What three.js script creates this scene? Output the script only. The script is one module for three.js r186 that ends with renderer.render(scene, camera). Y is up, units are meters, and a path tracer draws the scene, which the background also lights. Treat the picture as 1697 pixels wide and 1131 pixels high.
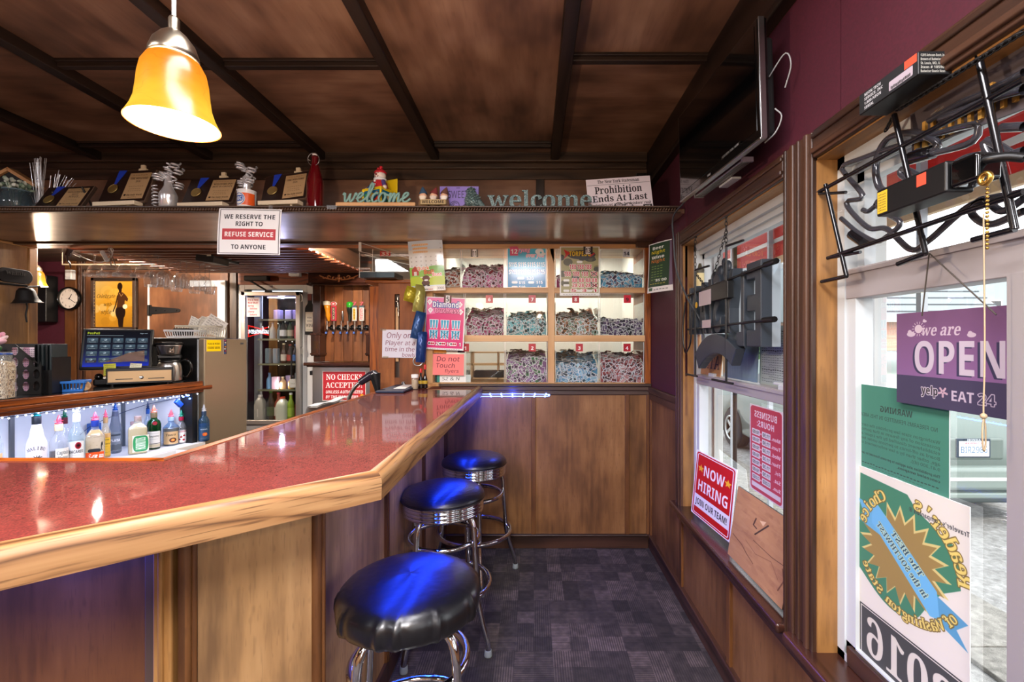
import * as THREE from 'three';
import { RoundedBoxGeometry } from 'three/addons/geometries/RoundedBoxGeometry.js';
import { TextGeometry } from 'three/addons/geometries/TextGeometry.js';
import { mergeGeometries, toCreasedNormals } from 'three/addons/utils/BufferGeometryUtils.js';
import { FontLoader } from 'three/addons/loaders/FontLoader.js';
import { RectAreaLightUniformsLib } from 'three/addons/lights/RectAreaLightUniformsLib.js';

const shared = {};
// ---------- camera, sky, large lights, exposure ----------
const FW = 1697, FH = 1131, F = 754, EYE = 1.38;
const scene = new THREE.Scene();
const camera = new THREE.PerspectiveCamera(2 * Math.atan(FH / 2 / F) * 180 / Math.PI, FW / FH, 0.05, 300);
camera.position.set(0, EYE, 0);
camera.setViewOffset(FW, FH, -35.5, -2.5, FW, FH);          // shifted lens: verticals and the back wall stay square
const renderer = new THREE.WebGLRenderer({ antialias: true });
renderer.toneMapping = THREE.LinearToneMapping;
renderer.toneMappingExposure = 1.16;
renderer.shadowMap.enabled = true;
RectAreaLightUniformsLib.init();
{ // bright overcast sky
  const W = 64, H = 32, a = new Float32Array(W * H * 4);
  for (let j = 0; j < H; j++) for (let i = 0; i < W; i++) {
    const el = (j + 0.5) / H * 2 - 1, t = Math.max(0, el), k = (j * W + i) * 4, s = el < 0 ? 0.5 : 1;
    a[k] = (3.1 - 0.35 * t) * s; a[k + 1] = (3.2 - 0.2 * t) * s; a[k + 2] = (3.3 - 0.05 * t) * s; a[k + 3] = 1;
  }
  const t = new THREE.DataTexture(a, W, H, THREE.RGBAFormat, THREE.FloatType);
  t.mapping = THREE.EquirectangularReflectionMapping; t.magFilter = THREE.LinearFilter; t.needsUpdate = true;
  scene.background = t; scene.backgroundIntensity = 0.88;
}
// soft daylight on the street (sun behind thin cloud)
const sun = new THREE.DirectionalLight(0xfff4e4, 2.2);
sun.position.set(9, 12, 7); sun.target.position.set(4, 0, -5); sun.castShadow = true; sun.shadow.radius = 14;
Object.assign(sun.shadow.camera, { left: -16, right: 16, top: 16, bottom: -16, near: 1, far: 60 }); sun.shadow.mapSize.set(2048, 2048);
scene.add(sun, sun.target);
// strength of the lamps that are built further down
const LAMP = { pendant: 2.2, fillPanel: 58, caseTube: 38, backBar: 7, blue: 85, shelfLeds: 36 };

// ---------- helpers ----------
let seed = 7;
const rnd = () => { seed = (seed + 0x6d2b79f5) | 0; let t = Math.imul(seed ^ (seed >>> 15), 1 | seed); t = (t + Math.imul(t ^ (t >>> 7), 61 | t)) ^ t; return ((t ^ (t >>> 14)) >>> 0) / 4294967296; };
const rr = (a, b) => a + (b - a) * rnd();
const V = (x, y, z) => new THREE.Vector3(x, y, z);
const PI = Math.PI, TAU = PI * 2;
const used = new Map();
const numbered = (n) => { const k = used.get(n) ?? 0; used.set(n, k + 1); return k ? n + '_' + String(k).padStart(3, '0') : n; };
function mesh(name, geo, mat, parent = scene) {
  const g = Array.isArray(geo) ? join(geo) : geo;
  const m = new THREE.Mesh(g, mat); m.name = parent === scene ? numbered(name) : partName(parent, name);
  m.castShadow = m.receiveShadow = true; parent.add(m); return m;
}
function partName(parent, n) { const c = (parent.userData_counts ??= new Map()), k = c.get(n) ?? 0; c.set(n, k + 1); return k ? n + '_' + String(k).padStart(3, '0') : n; }
function thing(name, label, category, pos = [0, 0, 0], group, turn = 0) {
  const o = new THREE.Group(); o.name = numbered(name); o.position.set(...pos); o.rotation.y = turn; scene.add(o);
  o.userData = { label, category }; if (group) o.userData.group = group; return o;
}
function tag(o, label, category, group, kind) { o.userData = { label, category }; if (group) o.userData.group = group; if (kind) o.userData.kind = kind; return o; }
function struct(name, label) { const o = new THREE.Group(); o.name = numbered(name); scene.add(o); o.userData = { kind: 'structure' }; if (label) { o.userData.label = label; } return o; }
function copy(src, pos, label, turn) { const c = src.clone(); c.name = numbered(src.name.replace(/_\d{3}$/, '')); c.userData = { ...src.userData }; if (label) c.userData.label = label; if (pos) c.position.set(...pos); if (turn !== undefined) c.rotation.y = turn; scene.add(c); return c; }
function join(list) {
  const any = list.some((g) => g.attributes.color);
  const gs = list.map((g) => {
    let q = g.index ? g.toNonIndexed() : g;
    for (const k of Object.keys(q.attributes)) if (!['position', 'normal', 'uv', 'color'].includes(k)) q.deleteAttribute(k);
    if (!q.attributes.uv) q.setAttribute('uv', new THREE.BufferAttribute(new Float32Array(q.attributes.position.count * 2), 2));
    if (!q.attributes.normal) q.computeVertexNormals();
    if (any && !q.attributes.color) q.setAttribute('color', new THREE.BufferAttribute(new Float32Array(q.attributes.position.count * 3).fill(1), 3));
    return q;
  });
  const m = gs.length === 1 ? gs[0] : mergeGeometries(gs); m.clearGroups?.(); return m;
}
// uv in metres from the dominant axis of each face; grain runs along v
function uvm(g, along = 'y', s = 1, off = true) {
  const q = g.index ? g.toNonIndexed() : g, p = q.attributes.position, n = p.count, uv = new Float32Array(n * 2);
  const o = off ? [rnd() * 7, rnd() * 7] : [0, 0], ax = { x: 0, y: 1, z: 2 }[along], A = V(), B = V(), C = V(), N = V();
  for (let i = 0; i < n; i += 3) {
    A.fromBufferAttribute(p, i); B.fromBufferAttribute(p, i + 1); C.fromBufferAttribute(p, i + 2);
    N.crossVectors(B.clone().sub(A), C.clone().sub(A)); const c = [Math.abs(N.x), Math.abs(N.y), Math.abs(N.z)];
    const d = c.indexOf(Math.max(...c)); let vax = ax; if (vax === d) vax = (d + 1) % 3; const uax = 3 - d - vax;
    [A, B, C].forEach((P, k) => { const t = [P.x, P.y, P.z]; uv[(i + k) * 2] = t[uax] * s + o[0]; uv[(i + k) * 2 + 1] = t[vax] * s + o[1]; });
  }
  q.setAttribute('uv', new THREE.BufferAttribute(uv, 2)); return q;
}
// box between corners; d is the distance in front of the camera, so z = -d
function bx(x0, x1, y0, y1, z0, z1, along = 'y', r = 0) {
  const w = Math.abs(x1 - x0), h = Math.abs(y1 - y0), d = Math.abs(z1 - z0);
  const rad = Math.min(r, w / 2.05, h / 2.05, d / 2.05);
  const g = rad > 0 ? new RoundedBoxGeometry(w, h, d, 2, rad) : new THREE.BoxGeometry(w, h, d);
  g.translate((x0 + x1) / 2, (y0 + y1) / 2, (z0 + z1) / 2); return uvm(g, along);
}
const bd = (x0, x1, y0, y1, d0, d1, along = 'y', r = 0) => bx(x0, x1, y0, y1, -d1, -d0, along, r);
const cyl = (r0, r1, h, seg = 24, open = false) => new THREE.CylinderGeometry(r1, r0, h, seg, 1, open).translate(0, h / 2, 0);   // from y = 0, bottom radius first
const lathe = (pts, seg = 32) => new THREE.LatheGeometry(pts.map(([r, y]) => new THREE.Vector2(Math.max(r, 0.00001), y)), seg);
const curveOf = (pts, closed = false, t = 0.5) => new THREE.CatmullRomCurve3(pts.map((p) => (p.isVector3 ? p : V(...p))), closed, 'catmullrom', t);
const tube = (pts, r, n = 32, rs = 8, closed = false, t = 0.5) => new THREE.TubeGeometry(curveOf(pts, closed, t), n, r, rs, closed);
function rod(a, b, r, seg = 8, r2 = r) {
  const A = a.isVector3 ? a : V(...a), B = b.isVector3 ? b : V(...b), d = B.clone().sub(A), g = new THREE.CylinderGeometry(r2, r, d.length(), seg);
  g.translate(0, d.length() / 2, 0).applyQuaternion(new THREE.Quaternion().setFromUnitVectors(V(0, 1, 0), d.normalize())); return g.translate(A.x, A.y, A.z);
}
const ball = (r, x = 0, y = 0, z = 0, ws = 14, hs = 10) => new THREE.SphereGeometry(r, ws, hs).translate(x, y, z);
const torus = (R, r, seg = 40, rs = 8, arc = TAU) => new THREE.TorusGeometry(R, r, rs, seg, arc);
const shapeOf = (pts) => { const s = new THREE.Shape(); pts.forEach(([x, y], i) => (i ? s.lineTo(x, y) : s.moveTo(x, y))); s.closePath(); return s; };
const extrude = (shape, depth, bevel = 0, cs = 8) => new THREE.ExtrudeGeometry(shape, { depth, bevelEnabled: bevel > 0, bevelThickness: bevel, bevelSize: bevel, bevelSegments: 2, curveSegments: cs });
const tint = (g, c) => { const q = g.index ? g.toNonIndexed() : g, col = new THREE.Color(c), a = new Float32Array(q.attributes.position.count * 3); for (let i = 0; i < a.length; i += 3) { a[i] = col.r; a[i + 1] = col.g; a[i + 2] = col.b; } q.setAttribute('color', new THREE.BufferAttribute(a, 3)); return q; };
function roundRect(w, h, r) { const s = new THREE.Shape(), x = -w / 2, y = -h / 2; s.moveTo(x + r, y); s.lineTo(x + w - r, y); s.absarc(x + w - r, y + r, r, -PI / 2, 0); s.lineTo(x + w, y + h - r); s.absarc(x + w - r, y + h - r, r, 0, PI / 2); s.lineTo(x + r, y + h); s.absarc(x + r, y + h - r, r, PI / 2, PI); s.lineTo(x, y + r); s.absarc(x + r, y + r, r, PI, PI * 1.5); return s; }

// ---------- noise and computed surface textures ----------
const hash = (x, y, s) => { let h = Math.imul(x, 374761393) ^ Math.imul(y, 668265263) ^ Math.imul(s, 974711); h = Math.imul(h ^ (h >>> 13), 1274126177); return ((h ^ (h >>> 16)) >>> 0) / 4294967296; };
function vnoise(x, y, s, px = 0, py = 0) {
  const xi = Math.floor(x), yi = Math.floor(y), fx = x - xi, fy = y - yi, u = fx * fx * (3 - 2 * fx), v = fy * fy * (3 - 2 * fy);
  const w = (i, p) => (p ? ((i % p) + p) % p : i);
  const a = hash(w(xi, px), w(yi, py), s), b = hash(w(xi + 1, px), w(yi, py), s), c = hash(w(xi, px), w(yi + 1, py), s), d = hash(w(xi + 1, px), w(yi + 1, py), s);
  return a + (b - a) * u + (c - a) * v + (a - b - c + d) * u * v;
}
function fbm(x, y, s, oct, px, py) { let a = 0.5, t = 0, n = 0; for (let i = 0; i < oct; i++) { t += a * vnoise(x, y, s + i * 17, px, py); n += a; a *= 0.5; x *= 2; y *= 2; px *= 2; py *= 2; } return t / n; }
function dataTex(w, h, f, srgb = true) {
  const a = new Uint8Array(w * h * 4);
  for (let j = 0; j < h; j++) for (let i = 0; i < w; i++) { const c = f(i / w, j / h, i, j), k = (j * w + i) * 4; a[k] = Math.max(0, Math.min(255, c[0])); a[k + 1] = Math.max(0, Math.min(255, c[1])); a[k + 2] = Math.max(0, Math.min(255, c[2])); a[k + 3] = 255; }
  const t = new THREE.DataTexture(a, w, h, THREE.RGBAFormat); t.wrapS = t.wrapT = THREE.RepeatWrapping; t.magFilter = THREE.LinearFilter; if (srgb) t.colorSpace = THREE.SRGBColorSpace; t.needsUpdate = true; return t;
}
const mix = (a, b, t) => a.map((x, i) => x + (b[i] - x) * t), sat = (x) => Math.max(0, Math.min(1, x));
// grain along v; one tile covers 1 metre
function woodTex(s, lo, mid, hi, { fx = 40, fy = 2, mottle = 0.5, pores = 0.25, rings = 0, w = 512, h = 512 } = {}) {
  return dataTex(w, h, (u, v) => {
    const warp = fbm(u * 4, v * 4, s + 5, 3, 4, 4), g = fbm(u * fx + warp * 0, v * fy, s, 4, fx, fy), m = fbm(u * 5, v * 3, s + 31, 4, 5, 3), p = vnoise(u * fx * 5, v * fy * 6, s + 71, fx * 5, fy * 6);
    let t = g * (1 - mottle) + m * mottle;
    if (rings) { const r = Math.abs(Math.sin((u * 7 + fbm(u * 3, v * 1, s + 91, 3, 3, 1) * 2.4) * rings)); t = t * 0.62 + 0.38 * Math.pow(r, 0.6); }
    t = sat((t - 0.5) * 1.9 + 0.5);
    let c = t < 0.5 ? mix(lo, mid, t * 2) : mix(mid, hi, t * 2 - 1);
    if (p > 0.72) c = mix(c, lo, pores * (p - 0.72) / 0.28);
    return c;
  });
}
const std = (o) => new THREE.MeshStandardMaterial(o), phy = (o) => new THREE.MeshPhysicalMaterial(o);
const T = {
  ceil: woodTex(11, [84, 60, 46], [136, 100, 78], [174, 138, 112], { fx: 24, fy: 3, mottle: 0.75, pores: 0.15 }),
  panel: woodTex(12, [118, 88, 58], [176, 135, 88], [208, 166, 114], { fx: 60, fy: 6, mottle: 0.72, pores: 0.3, w: 1024 }),
  oak: woodTex(13, [92, 62, 38], [174, 132, 88], [200, 160, 112], { fx: 90, fy: 2, mottle: 0.15, pores: 0.9, rings: 13, w: 1024 }),
  pine: woodTex(14, [176, 126, 78], [212, 164, 112], [232, 190, 140], { fx: 18, fy: 1, mottle: 0.4, pores: 0.1 }),
  dark: woodTex(15, [40, 31, 27], [68, 53, 44], [100, 79, 64], { fx: 26, fy: 1, mottle: 0.35, pores: 0.4, rings: 3 }),
};
const wood = (t, rough = 0.5, color = 0xffffff, extra = {}) => phy({ map: T[t], roughness: rough, color, ...extra });
const M = {
  ceil: wood('ceil', 0.42, 0xffffff), beam: wood('dark', 0.45, 0x908c90), panel: wood('panel', 0.45), panelDim: wood('panel', 0.45, 0xb4a08c), wainsDim: wood('panel', 0.42, 0xc4b29e), batten: wood('panel', 0.45, 0x9a8068),  // panel wood: light put into the tint, bright bar front, dimmer walls
  trim: wood('dark', 0.42, 0xffffff), trimRed: wood('dark', 0.4, 0xdcbcaa), shelf: wood('ceil', 0.3, 0xffffff, { clearcoat: 0.6, clearcoatRoughness: 0.26 }),
  oak: wood('oak', 0.4, 0xdcd2c8), pine: wood('pine', 0.45), jamb: wood('panel', 0.5, 0xe0d0b0), amber: wood('oak', 0.35, 0xd8924e), bedWood: wood('ceil', 0.45, 0xd4bca0),
  white: std({ color: 0xe8eaea, roughness: 0.5 }), vinyl: std({ color: 0xc4cacc, roughness: 0.35 }), paper: std({ color: 0xf2f2f2, roughness: 0.8 }),
  black: std({ color: 0x0d0e10, roughness: 0.4 }), blackGloss: phy({ color: 0x060708, roughness: 0.12, clearcoat: 0.5 }), blackMatte: std({ color: 0x17181b, roughness: 0.8 }), iron: std({ color: 0x1c1b1c, roughness: 0.55, metalness: 0.4 }),
  chrome: std({ color: 0xd8dadc, roughness: 0.07, metalness: 1 }), steel: std({ color: 0xb8b8b6, roughness: 0.28, metalness: 1 }), nickel: std({ color: 0xb4a894, roughness: 0.3, metalness: 1 }), brass: std({ color: 0xc8a050, roughness: 0.3, metalness: 1 }), gold: std({ color: 0xc9ad6a, roughness: 0.35, metalness: 0.9 }),
  glass: phy({ color: 0xffffff, roughness: 0, transmission: 1, thickness: 0, ior: 1.5 }), acrylic: phy({ color: 0xf4f8f8, roughness: 0.02, transmission: 1, thickness: 0, ior: 1.45 }),
  greyMetal: std({ color: 0x777b80, roughness: 0.4, metalness: 0.8 }),
};
const paint = (hex, rough = 0.5, extra = {}) => std({ color: hex, roughness: rough, ...extra });
T.laminate = dataTex(512, 512, (u, v, i, j) => { const n = hash(i, j, 3), m = fbm(u * 60, v * 60, 9, 2, 60, 60), b = 0.82 + 0.12 * (m - 0.5) + (n - 0.5) * 0.36; const s = hash(i, j, 8) > 0.9965 ? 46 : 0; return [140 * b + s, 58 * b + s * 0.7, 54 * b + s * 0.6]; });
M.laminate = phy({ map: T.laminate, roughness: 0.7, specularIntensity: 0.3, clearcoat: 0.8, clearcoatRoughness: 0.05 });
T.maroon = dataTex(256, 256, (u, v, i, j) => { const b = 0.93 + 0.1 * fbm(u * 8, v * 8, 4, 3, 8, 8) + (hash(i, j, 2) - 0.5) * 0.16; return [74 * b, 15 * b, 35 * b]; });
M.maroon = std({ map: T.maroon, roughness: 0.75 });
T.carpet = dataTex(1024, 1024, (u, v, i, j) => {   // 1 m tile of ribbed blocks that alternate direction and tone
  const bi = Math.floor(u * 12), bj = Math.floor(v * 10), k = hash(bi, bj, 21), k2 = hash(Math.floor(u * 6), Math.floor(v * 5), 33);
  const dir = hash(bi, Math.floor(v * 5), 5) > 0.45, line = dir ? u * 96 : v * 96, rib = Math.sin(line * TAU) * 0.5 + 0.5, n = hash(i, j, 6), m = fbm(u * 40, v * 40, 44, 2, 40, 40);
  const tone = 0.52 + 0.34 * k + 0.22 * k2, b = (tone * 0.7 + 0.2) * (0.72 + 0.42 * rib * (0.4 + k)) * (0.72 + 0.5 * m) * (0.85 + 0.3 * n);
  return [94 * b + 2, 82 * b + 2, 76 * b + 2];
});
M.carpet = std({ map: T.carpet, roughness: 0.95, bumpMap: T.carpet, bumpScale: 0.004 });
const font = await new FontLoader().loadAsync('fonts/droid/droid_sans_bold.typeface.json');
const fontSerif = await new FontLoader().loadAsync('fonts/droid/droid_serif_bold.typeface.json');

// ---------- one printed-matter atlas per 2048-pixel canvas ----------
const atlases = [];
let slot = null;
function print(w, h, draw) {
  if (!slot || (slot.x + w + 4 > 2048 && slot.y + slot.row + h + 8 > 2048) || slot.y + h + 4 > 2048) {
    const c = document.createElement('canvas'); c.width = c.height = 2048; const ctx = c.getContext('2d'); ctx.fillStyle = '#fff'; ctx.fillRect(0, 0, 2048, 2048);
    const tex = new THREE.CanvasTexture(c); tex.colorSpace = THREE.SRGBColorSpace; tex.magFilter = THREE.LinearFilter;
    slot = { c, ctx, tex, x: 2, y: 2, row: 0, mats: new Map() }; atlases.push(slot);
  }
  const s = slot; if (s.x + w + 2 > 2048) { s.x = 2; s.y += s.row + 4; s.row = 0; }
  const { ctx } = s; ctx.save(); ctx.beginPath(); ctx.rect(s.x, s.y, w, h); ctx.clip(); ctx.translate(s.x, s.y); draw(ctx, w, h); ctx.restore();
  const r = { a: s, u0: (s.x + 1) / 2048, u1: (s.x + w - 1) / 2048, v0: 1 - (s.y + h - 1) / 2048, v1: 1 - (s.y + 1) / 2048 };
  s.x += w + 4; s.row = Math.max(s.row, h); return r;
}
function printMat(r, kind = 'paper') {
  if (!r.a.mats.has(kind)) {
    const o = { map: r.a.tex };
    r.a.mats.set(kind, kind === 'paper' ? std({ ...o, roughness: 0.75 }) : kind === 'gloss' ? phy({ ...o, roughness: 0.35, clearcoat: 0.35, clearcoatRoughness: 0.1 })
      : kind === 'screen' ? std({ color: 0x050505, roughness: 0.15, emissive: 0xffffff, emissiveMap: r.a.tex, emissiveIntensity: 0.75 })
      : kind === 'thin' ? phy({ ...o, roughness: 0.9, transmission: 0.45, thickness: 0 }) : kind === 'metal' ? std({ ...o, roughness: 0.35, metalness: 0.7 }) : std({ ...o, roughness: 0.6 }));
  }
  return r.a.mats.get(kind);
}
const remap = (g, r) => { const uv = g.attributes.uv; for (let i = 0; i < uv.count; i++) uv.setXY(i, r.u0 + (r.u1 - r.u0) * uv.getX(i), r.v0 + (r.v1 - r.v0) * uv.getY(i)); return g; };
const plane = (w, h, r) => remap(new THREE.PlaneGeometry(w, h), r);
// text helpers for canvases
function txt(c, s, x, y, size, { font: f = 'bold', fam = 'sans-serif', color = '#000', w, align = 'center', stroke, lw = 3, skew = 0, sx = 1 } = {}) {
  c.save(); c.translate(x, y); if (skew) c.transform(1, 0, -skew, 1, 0, 0); c.font = `${f} ${size}px ${fam}`; c.textAlign = align; c.textBaseline = 'alphabetic'; let k = sx;
  if (w) k = Math.min(w / Math.max(1, c.measureText(s).width), 3); c.scale(k, 1); if (stroke) { c.strokeStyle = stroke; c.lineWidth = lw; c.lineJoin = 'round'; c.strokeText(s, 0, 0); }
  c.fillStyle = color; c.fillText(s, 0, 0); c.restore();
}
const fill = (c, color, x, y, w, h) => { c.fillStyle = color; c.fillRect(x, y, w, h); };
const poly = (c, color, pts) => { c.fillStyle = color; c.beginPath(); pts.forEach(([x, y], i) => (i ? c.lineTo(x, y) : c.moveTo(x, y))); c.closePath(); c.fill(); };
const disc = (c, color, x, y, r, ry = r) => { c.fillStyle = color; c.beginPath(); c.ellipse(x, y, r, ry, 0, 0, TAU); c.fill(); };
const rrect = (c, color, x, y, w, h, r) => { c.fillStyle = color; c.beginPath(); c.roundRect(x, y, w, h, r); c.fill(); };
const line = (c, color, lw, pts) => { c.strokeStyle = color; c.lineWidth = lw; c.lineJoin = c.lineCap = 'round'; c.beginPath(); pts.forEach(([x, y], i) => (i ? c.lineTo(x, y) : c.moveTo(x, y))); c.stroke(); };
const scrawl = (c, color, lw, x, y, w, n, h = 4) => { for (let i = 0; i < n; i++) fill(c, color, x + (i * w) / n, y - h * (0.5 + 0.5 * hash(i, Math.round(x + y), 3)), (w / n) * 0.7, lw); };
const mirrorX = (draw) => (c, w, h) => { c.translate(w, 0); c.scale(-1, 1); draw(c, w, h); };
// a flat printed sheet as one mesh: print r on its +z side, standing on y = 0
function sheetGeo(w, h, t, r, rb) {
  const g = new THREE.BoxGeometry(w, h, t).translate(0, h / 2, -t / 2), uv = g.attributes.uv;
  for (let i = 16; i < 20; i++) uv.setXY(i, r.u0 + (r.u1 - r.u0) * uv.getX(i), r.v0 + (r.v1 - r.v0) * uv.getY(i));
  if (rb) for (let i = 20; i < 24; i++) uv.setXY(i, rb.u0 + (rb.u1 - rb.u0) * uv.getX(i), rb.v0 + (rb.v1 - rb.v0) * uv.getY(i));
  return g;
}
function sheet(name, w, h, t, r, { kind = 'paper', edge = M.paper, back, parent = scene } = {}) {
  const p = printMat(r, kind), m = new THREE.Mesh(sheetGeo(w, h, t, r), [edge, edge, edge, edge, p, back ?? edge]);
  m.name = parent === scene ? numbered(name) : partName(parent, name); m.castShadow = m.receiveShadow = true; parent.add(m); return m;
}
// a sheet that may be bent: f(u, v) -> point, u and v from 0 to 1, printed on its front
function bent(name, f, nu, nv, r, { kind = 'paper', parent = scene, back = M.paper, t = 0.0006 } = {}) {
  const pos = [], uv = [], idx = [];
  for (let j = 0; j <= nv; j++) for (let i = 0; i <= nu; i++) { const p = f(i / nu, j / nv); pos.push(...p); uv.push(r.u0 + (r.u1 - r.u0) * (i / nu), r.v0 + (r.v1 - r.v0) * (j / nv)); }
  for (let j = 0; j < nv; j++) for (let i = 0; i < nu; i++) { const a = j * (nu + 1) + i, b = a + 1, c = a + nu + 1, d = c + 1; idx.push(a, b, d, a, d, c); }
  const g = new THREE.BufferGeometry(); g.setAttribute('position', new THREE.Float32BufferAttribute(pos, 3)); g.setAttribute('uv', new THREE.Float32BufferAttribute(uv, 2)); g.setIndex(idx); g.computeVertexNormals();
  const n = g.attributes.position.count, P = g.attributes.position, N = g.attributes.normal, p2 = new Float32Array(n * 6), n2 = new Float32Array(n * 6), u2 = new Float32Array(n * 4), id = [...idx];
  for (let i = 0; i < n; i++) for (let k = 0; k < 3; k++) { const q = P.array[i * 3 + k], m = N.array[i * 3 + k]; p2[i * 3 + k] = q; n2[i * 3 + k] = m; p2[(n + i) * 3 + k] = q - m * t; n2[(n + i) * 3 + k] = -m; }
  for (let i = 0; i < n * 2; i++) { u2[i] = g.attributes.uv.array[i]; u2[n * 2 + i] = g.attributes.uv.array[i]; }
  for (let i = 0; i < idx.length; i += 3) id.push(n + idx[i], n + idx[i + 2], n + idx[i + 1]);
  const h = new THREE.BufferGeometry(); h.setAttribute('position', new THREE.BufferAttribute(p2, 3)); h.setAttribute('normal', new THREE.BufferAttribute(n2, 3)); h.setAttribute('uv', new THREE.BufferAttribute(u2, 2)); h.setIndex(id);
  h.addGroup(0, idx.length, 0); h.addGroup(idx.length, idx.length, 1);
  const m = new THREE.Mesh(h, [printMat(r, kind), back]); m.name = parent === scene ? numbered(name) : partName(parent, name); m.castShadow = m.receiveShadow = true; parent.add(m); return m;
}
function glassMat(hex = 0xffffff, rough = 0) { return phy({ color: hex, roughness: rough, transmission: 1, thickness: 0, ior: 1.5 }); }

// ---------- the room shell ----------
const CEIL = 2.64, WR = 0.787, DB = 3.06, SH = 2.05;       // ceiling height, window wall, back wall distance, underside of the shelf
const ZB = 3.4, XL = -6.6, DF = 4.72;                      // wall behind the camera, far left wall, far wall behind the bar
{
  const floor = mesh('floor', bx(XL - 0.1, 0.95, -0.12, 0, -DF - 0.1, ZB + 0.1, 'z'), M.carpet); floor.userData = { kind: 'structure' };
  // ceiling: plywood panels between dark battens
  const ce = struct('ceiling');
  mesh('ceiling_slab', bx(XL - 0.1, 0.95, CEIL + 0.012, CEIL + 0.15, -DB - 0.12, ZB + 0.1, 'z'), M.trim, ce);
  const BX = [-4.42, -3.655, -2.886, -2.15, -1.406, -0.652, 0.142], cross = { '-2.15': [0.4, 1.42, 2.87], '-1.406': [0.9, 2.04, 2.87], '-0.652': [0.2, 2.04], '0.142': [0.9, 2.87], '0.787': [0.8, 2.0] };
  BX.forEach((x) => mesh('ceiling_beam', bd(x - 0.029, x + 0.029, CEIL - 0.05, CEIL + 0.01, -ZB, DB - 0.03, 'z', 0.006), M.beam, ce));
  const rows = [-ZB, -2.2, -1.1, ...[0.05]];
  for (let i = 0; i < BX.length; i++) {
    const x0 = BX[i] + 0.029, x1 = i + 1 < BX.length ? BX[i + 1] - 0.029 : WR - 0.02, key = String(i + 1 < BX.length ? BX[i + 1] : WR);
    const cs = [-2.2, -1.1, ...(cross[key] ?? [0.3, 2.04]).filter((q) => q > 0.1)], ds = [-ZB, ...cs, DB - 0.03];
    cs.forEach((d) => mesh('cross_batten', [bd(x0, x1, CEIL - 0.03, CEIL + 0.008, d - 0.016, d + 0.016, 'x', 0.004), bd(x0, x1, CEIL - 0.012, CEIL + 0.008, d - 0.028, d + 0.028, 'x', 0.003)], M.beam, ce));
    for (let k = 0; k + 1 < ds.length; k++) mesh('ceiling_panel', bd(x0, x1, CEIL, CEIL + 0.012, ds[k], ds[k + 1], k % 2 ? 'z' : 'x'), M.ceil, ce);
  }
  mesh('ceiling_trim', [bd(XL, WR - 0.03, CEIL - 0.06, CEIL + 0.008, DB - 0.05, DB, 'x', 0.008), bd(XL, WR - 0.03, CEIL - 0.1, CEIL - 0.06, DB - 0.028, DB, 'x', 0.008)], M.trim, ce);

  // back wall: wainscot below the ticket case, header above the shelf
  const wb = struct('wall_back');
  const T0 = 0.04;
  mesh('wall_core', bd(-0.62, WR, 0, 1.09, DB + 0.012, DB + 0.1, 'x'), M.trim, wb);
  for (const [a, b] of [[-0.6, -0.015], [0.015, 0.617], [0.643, WR - 0.02]]) mesh('wainscot_panel', bd(a - 0.014, b + 0.014, 0.06, 1.06, DB, DB + 0.012), M.wainsDim, wb);
  for (const x of [-0.59, 0.0, 0.63, WR - 0.013]) mesh('wainscot_batten', bd(x - 0.015, x + 0.015, 0.09, 1.04, DB - 0.01, DB + 0.004, 'y', 0.003), M.batten, wb);
  mesh('chair_rail', [bd(-0.62, WR, 1.085, 1.105, DB - 0.035, DB + 0.1, 'x', 0.007), bd(-0.62, WR, 1.056, 1.085, DB - 0.02, DB + 0.05, 'x', 0.008), bd(-0.62, WR, 1.028, 1.056, DB - 0.012, DB + 0.02, 'x', 0.006)], M.trim, wb);
  const header = mesh('header_panel', bd(XL, WR, SH + 0.02, CEIL, DB + 0.004, DB + 0.11, 'x'), M.ceil, wb);
  for (const x of [-3.2, -2.45, -1.7, -0.94, 0.045, 0.745]) mesh('header_stile', bd(x - 0.028, x + 0.028, SH + 0.03, CEIL - 0.1, DB - 0.01, DB + 0.02, 'y', 0.003), M.beam, wb);
  mesh('header_rail', bd(XL, WR, CEIL - 0.165, CEIL - 0.1, DB - 0.016, DB + 0.02, 'x', 0.004), M.trim, wb);
  mesh('header_edge', bd(-3.5, WR, SH - 0.012, SH + 0.03, DB + 0.02, DB + 0.12, 'x', 0.004), M.amber, wb);
  // the wall left of the shelf continues as maroon plaster far left of the bar
  const bb = struct('baseboard_back');
  mesh('base_board', [bd(-0.62, WR - 0.018, 0, 0.082, DB - 0.014, DB + 0.01, 'x', 0.003), bd(-0.62, WR - 0.018, 0.078, 0.094, DB - 0.02, DB + 0.01, 'x', 0.006)], M.trimRed, bb);

  // window wall
  const wr = struct('wall_right'), X0 = WR, X1 = WR + 0.13;
  const W1 = [1.396, 2.36], W2 = [0.15, 1.245], SILL = 0.53, HEAD = 1.88;      // openings by distance
  const seg = [[W1[1] + 0.022, DB + 0.1], [W2[1] + 0.022, W1[0] - 0.022], [-0.37, W2[0] - 0.022], [-ZB, -2.62]];
  for (const [a, b] of seg) mesh('wall_core', bd(X0 + 0.01, X1, 0, CEIL, a, b), M.maroon, wr);
  for (const [a, b] of [W1, W2, [-2.6, -0.35]]) { mesh('wall_core', bd(X0 + 0.01, X1, 0, SILL - 0.03, a, b), M.trim, wr); mesh('wall_core', bd(X0 + 0.01, X1, HEAD + 0.022, CEIL, a - 0.02, b + 0.02), M.maroon, wr); }
  const seams = [DB, 2.46, 1.84, 1.165, 0.55, -0.1, -ZB];
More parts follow.
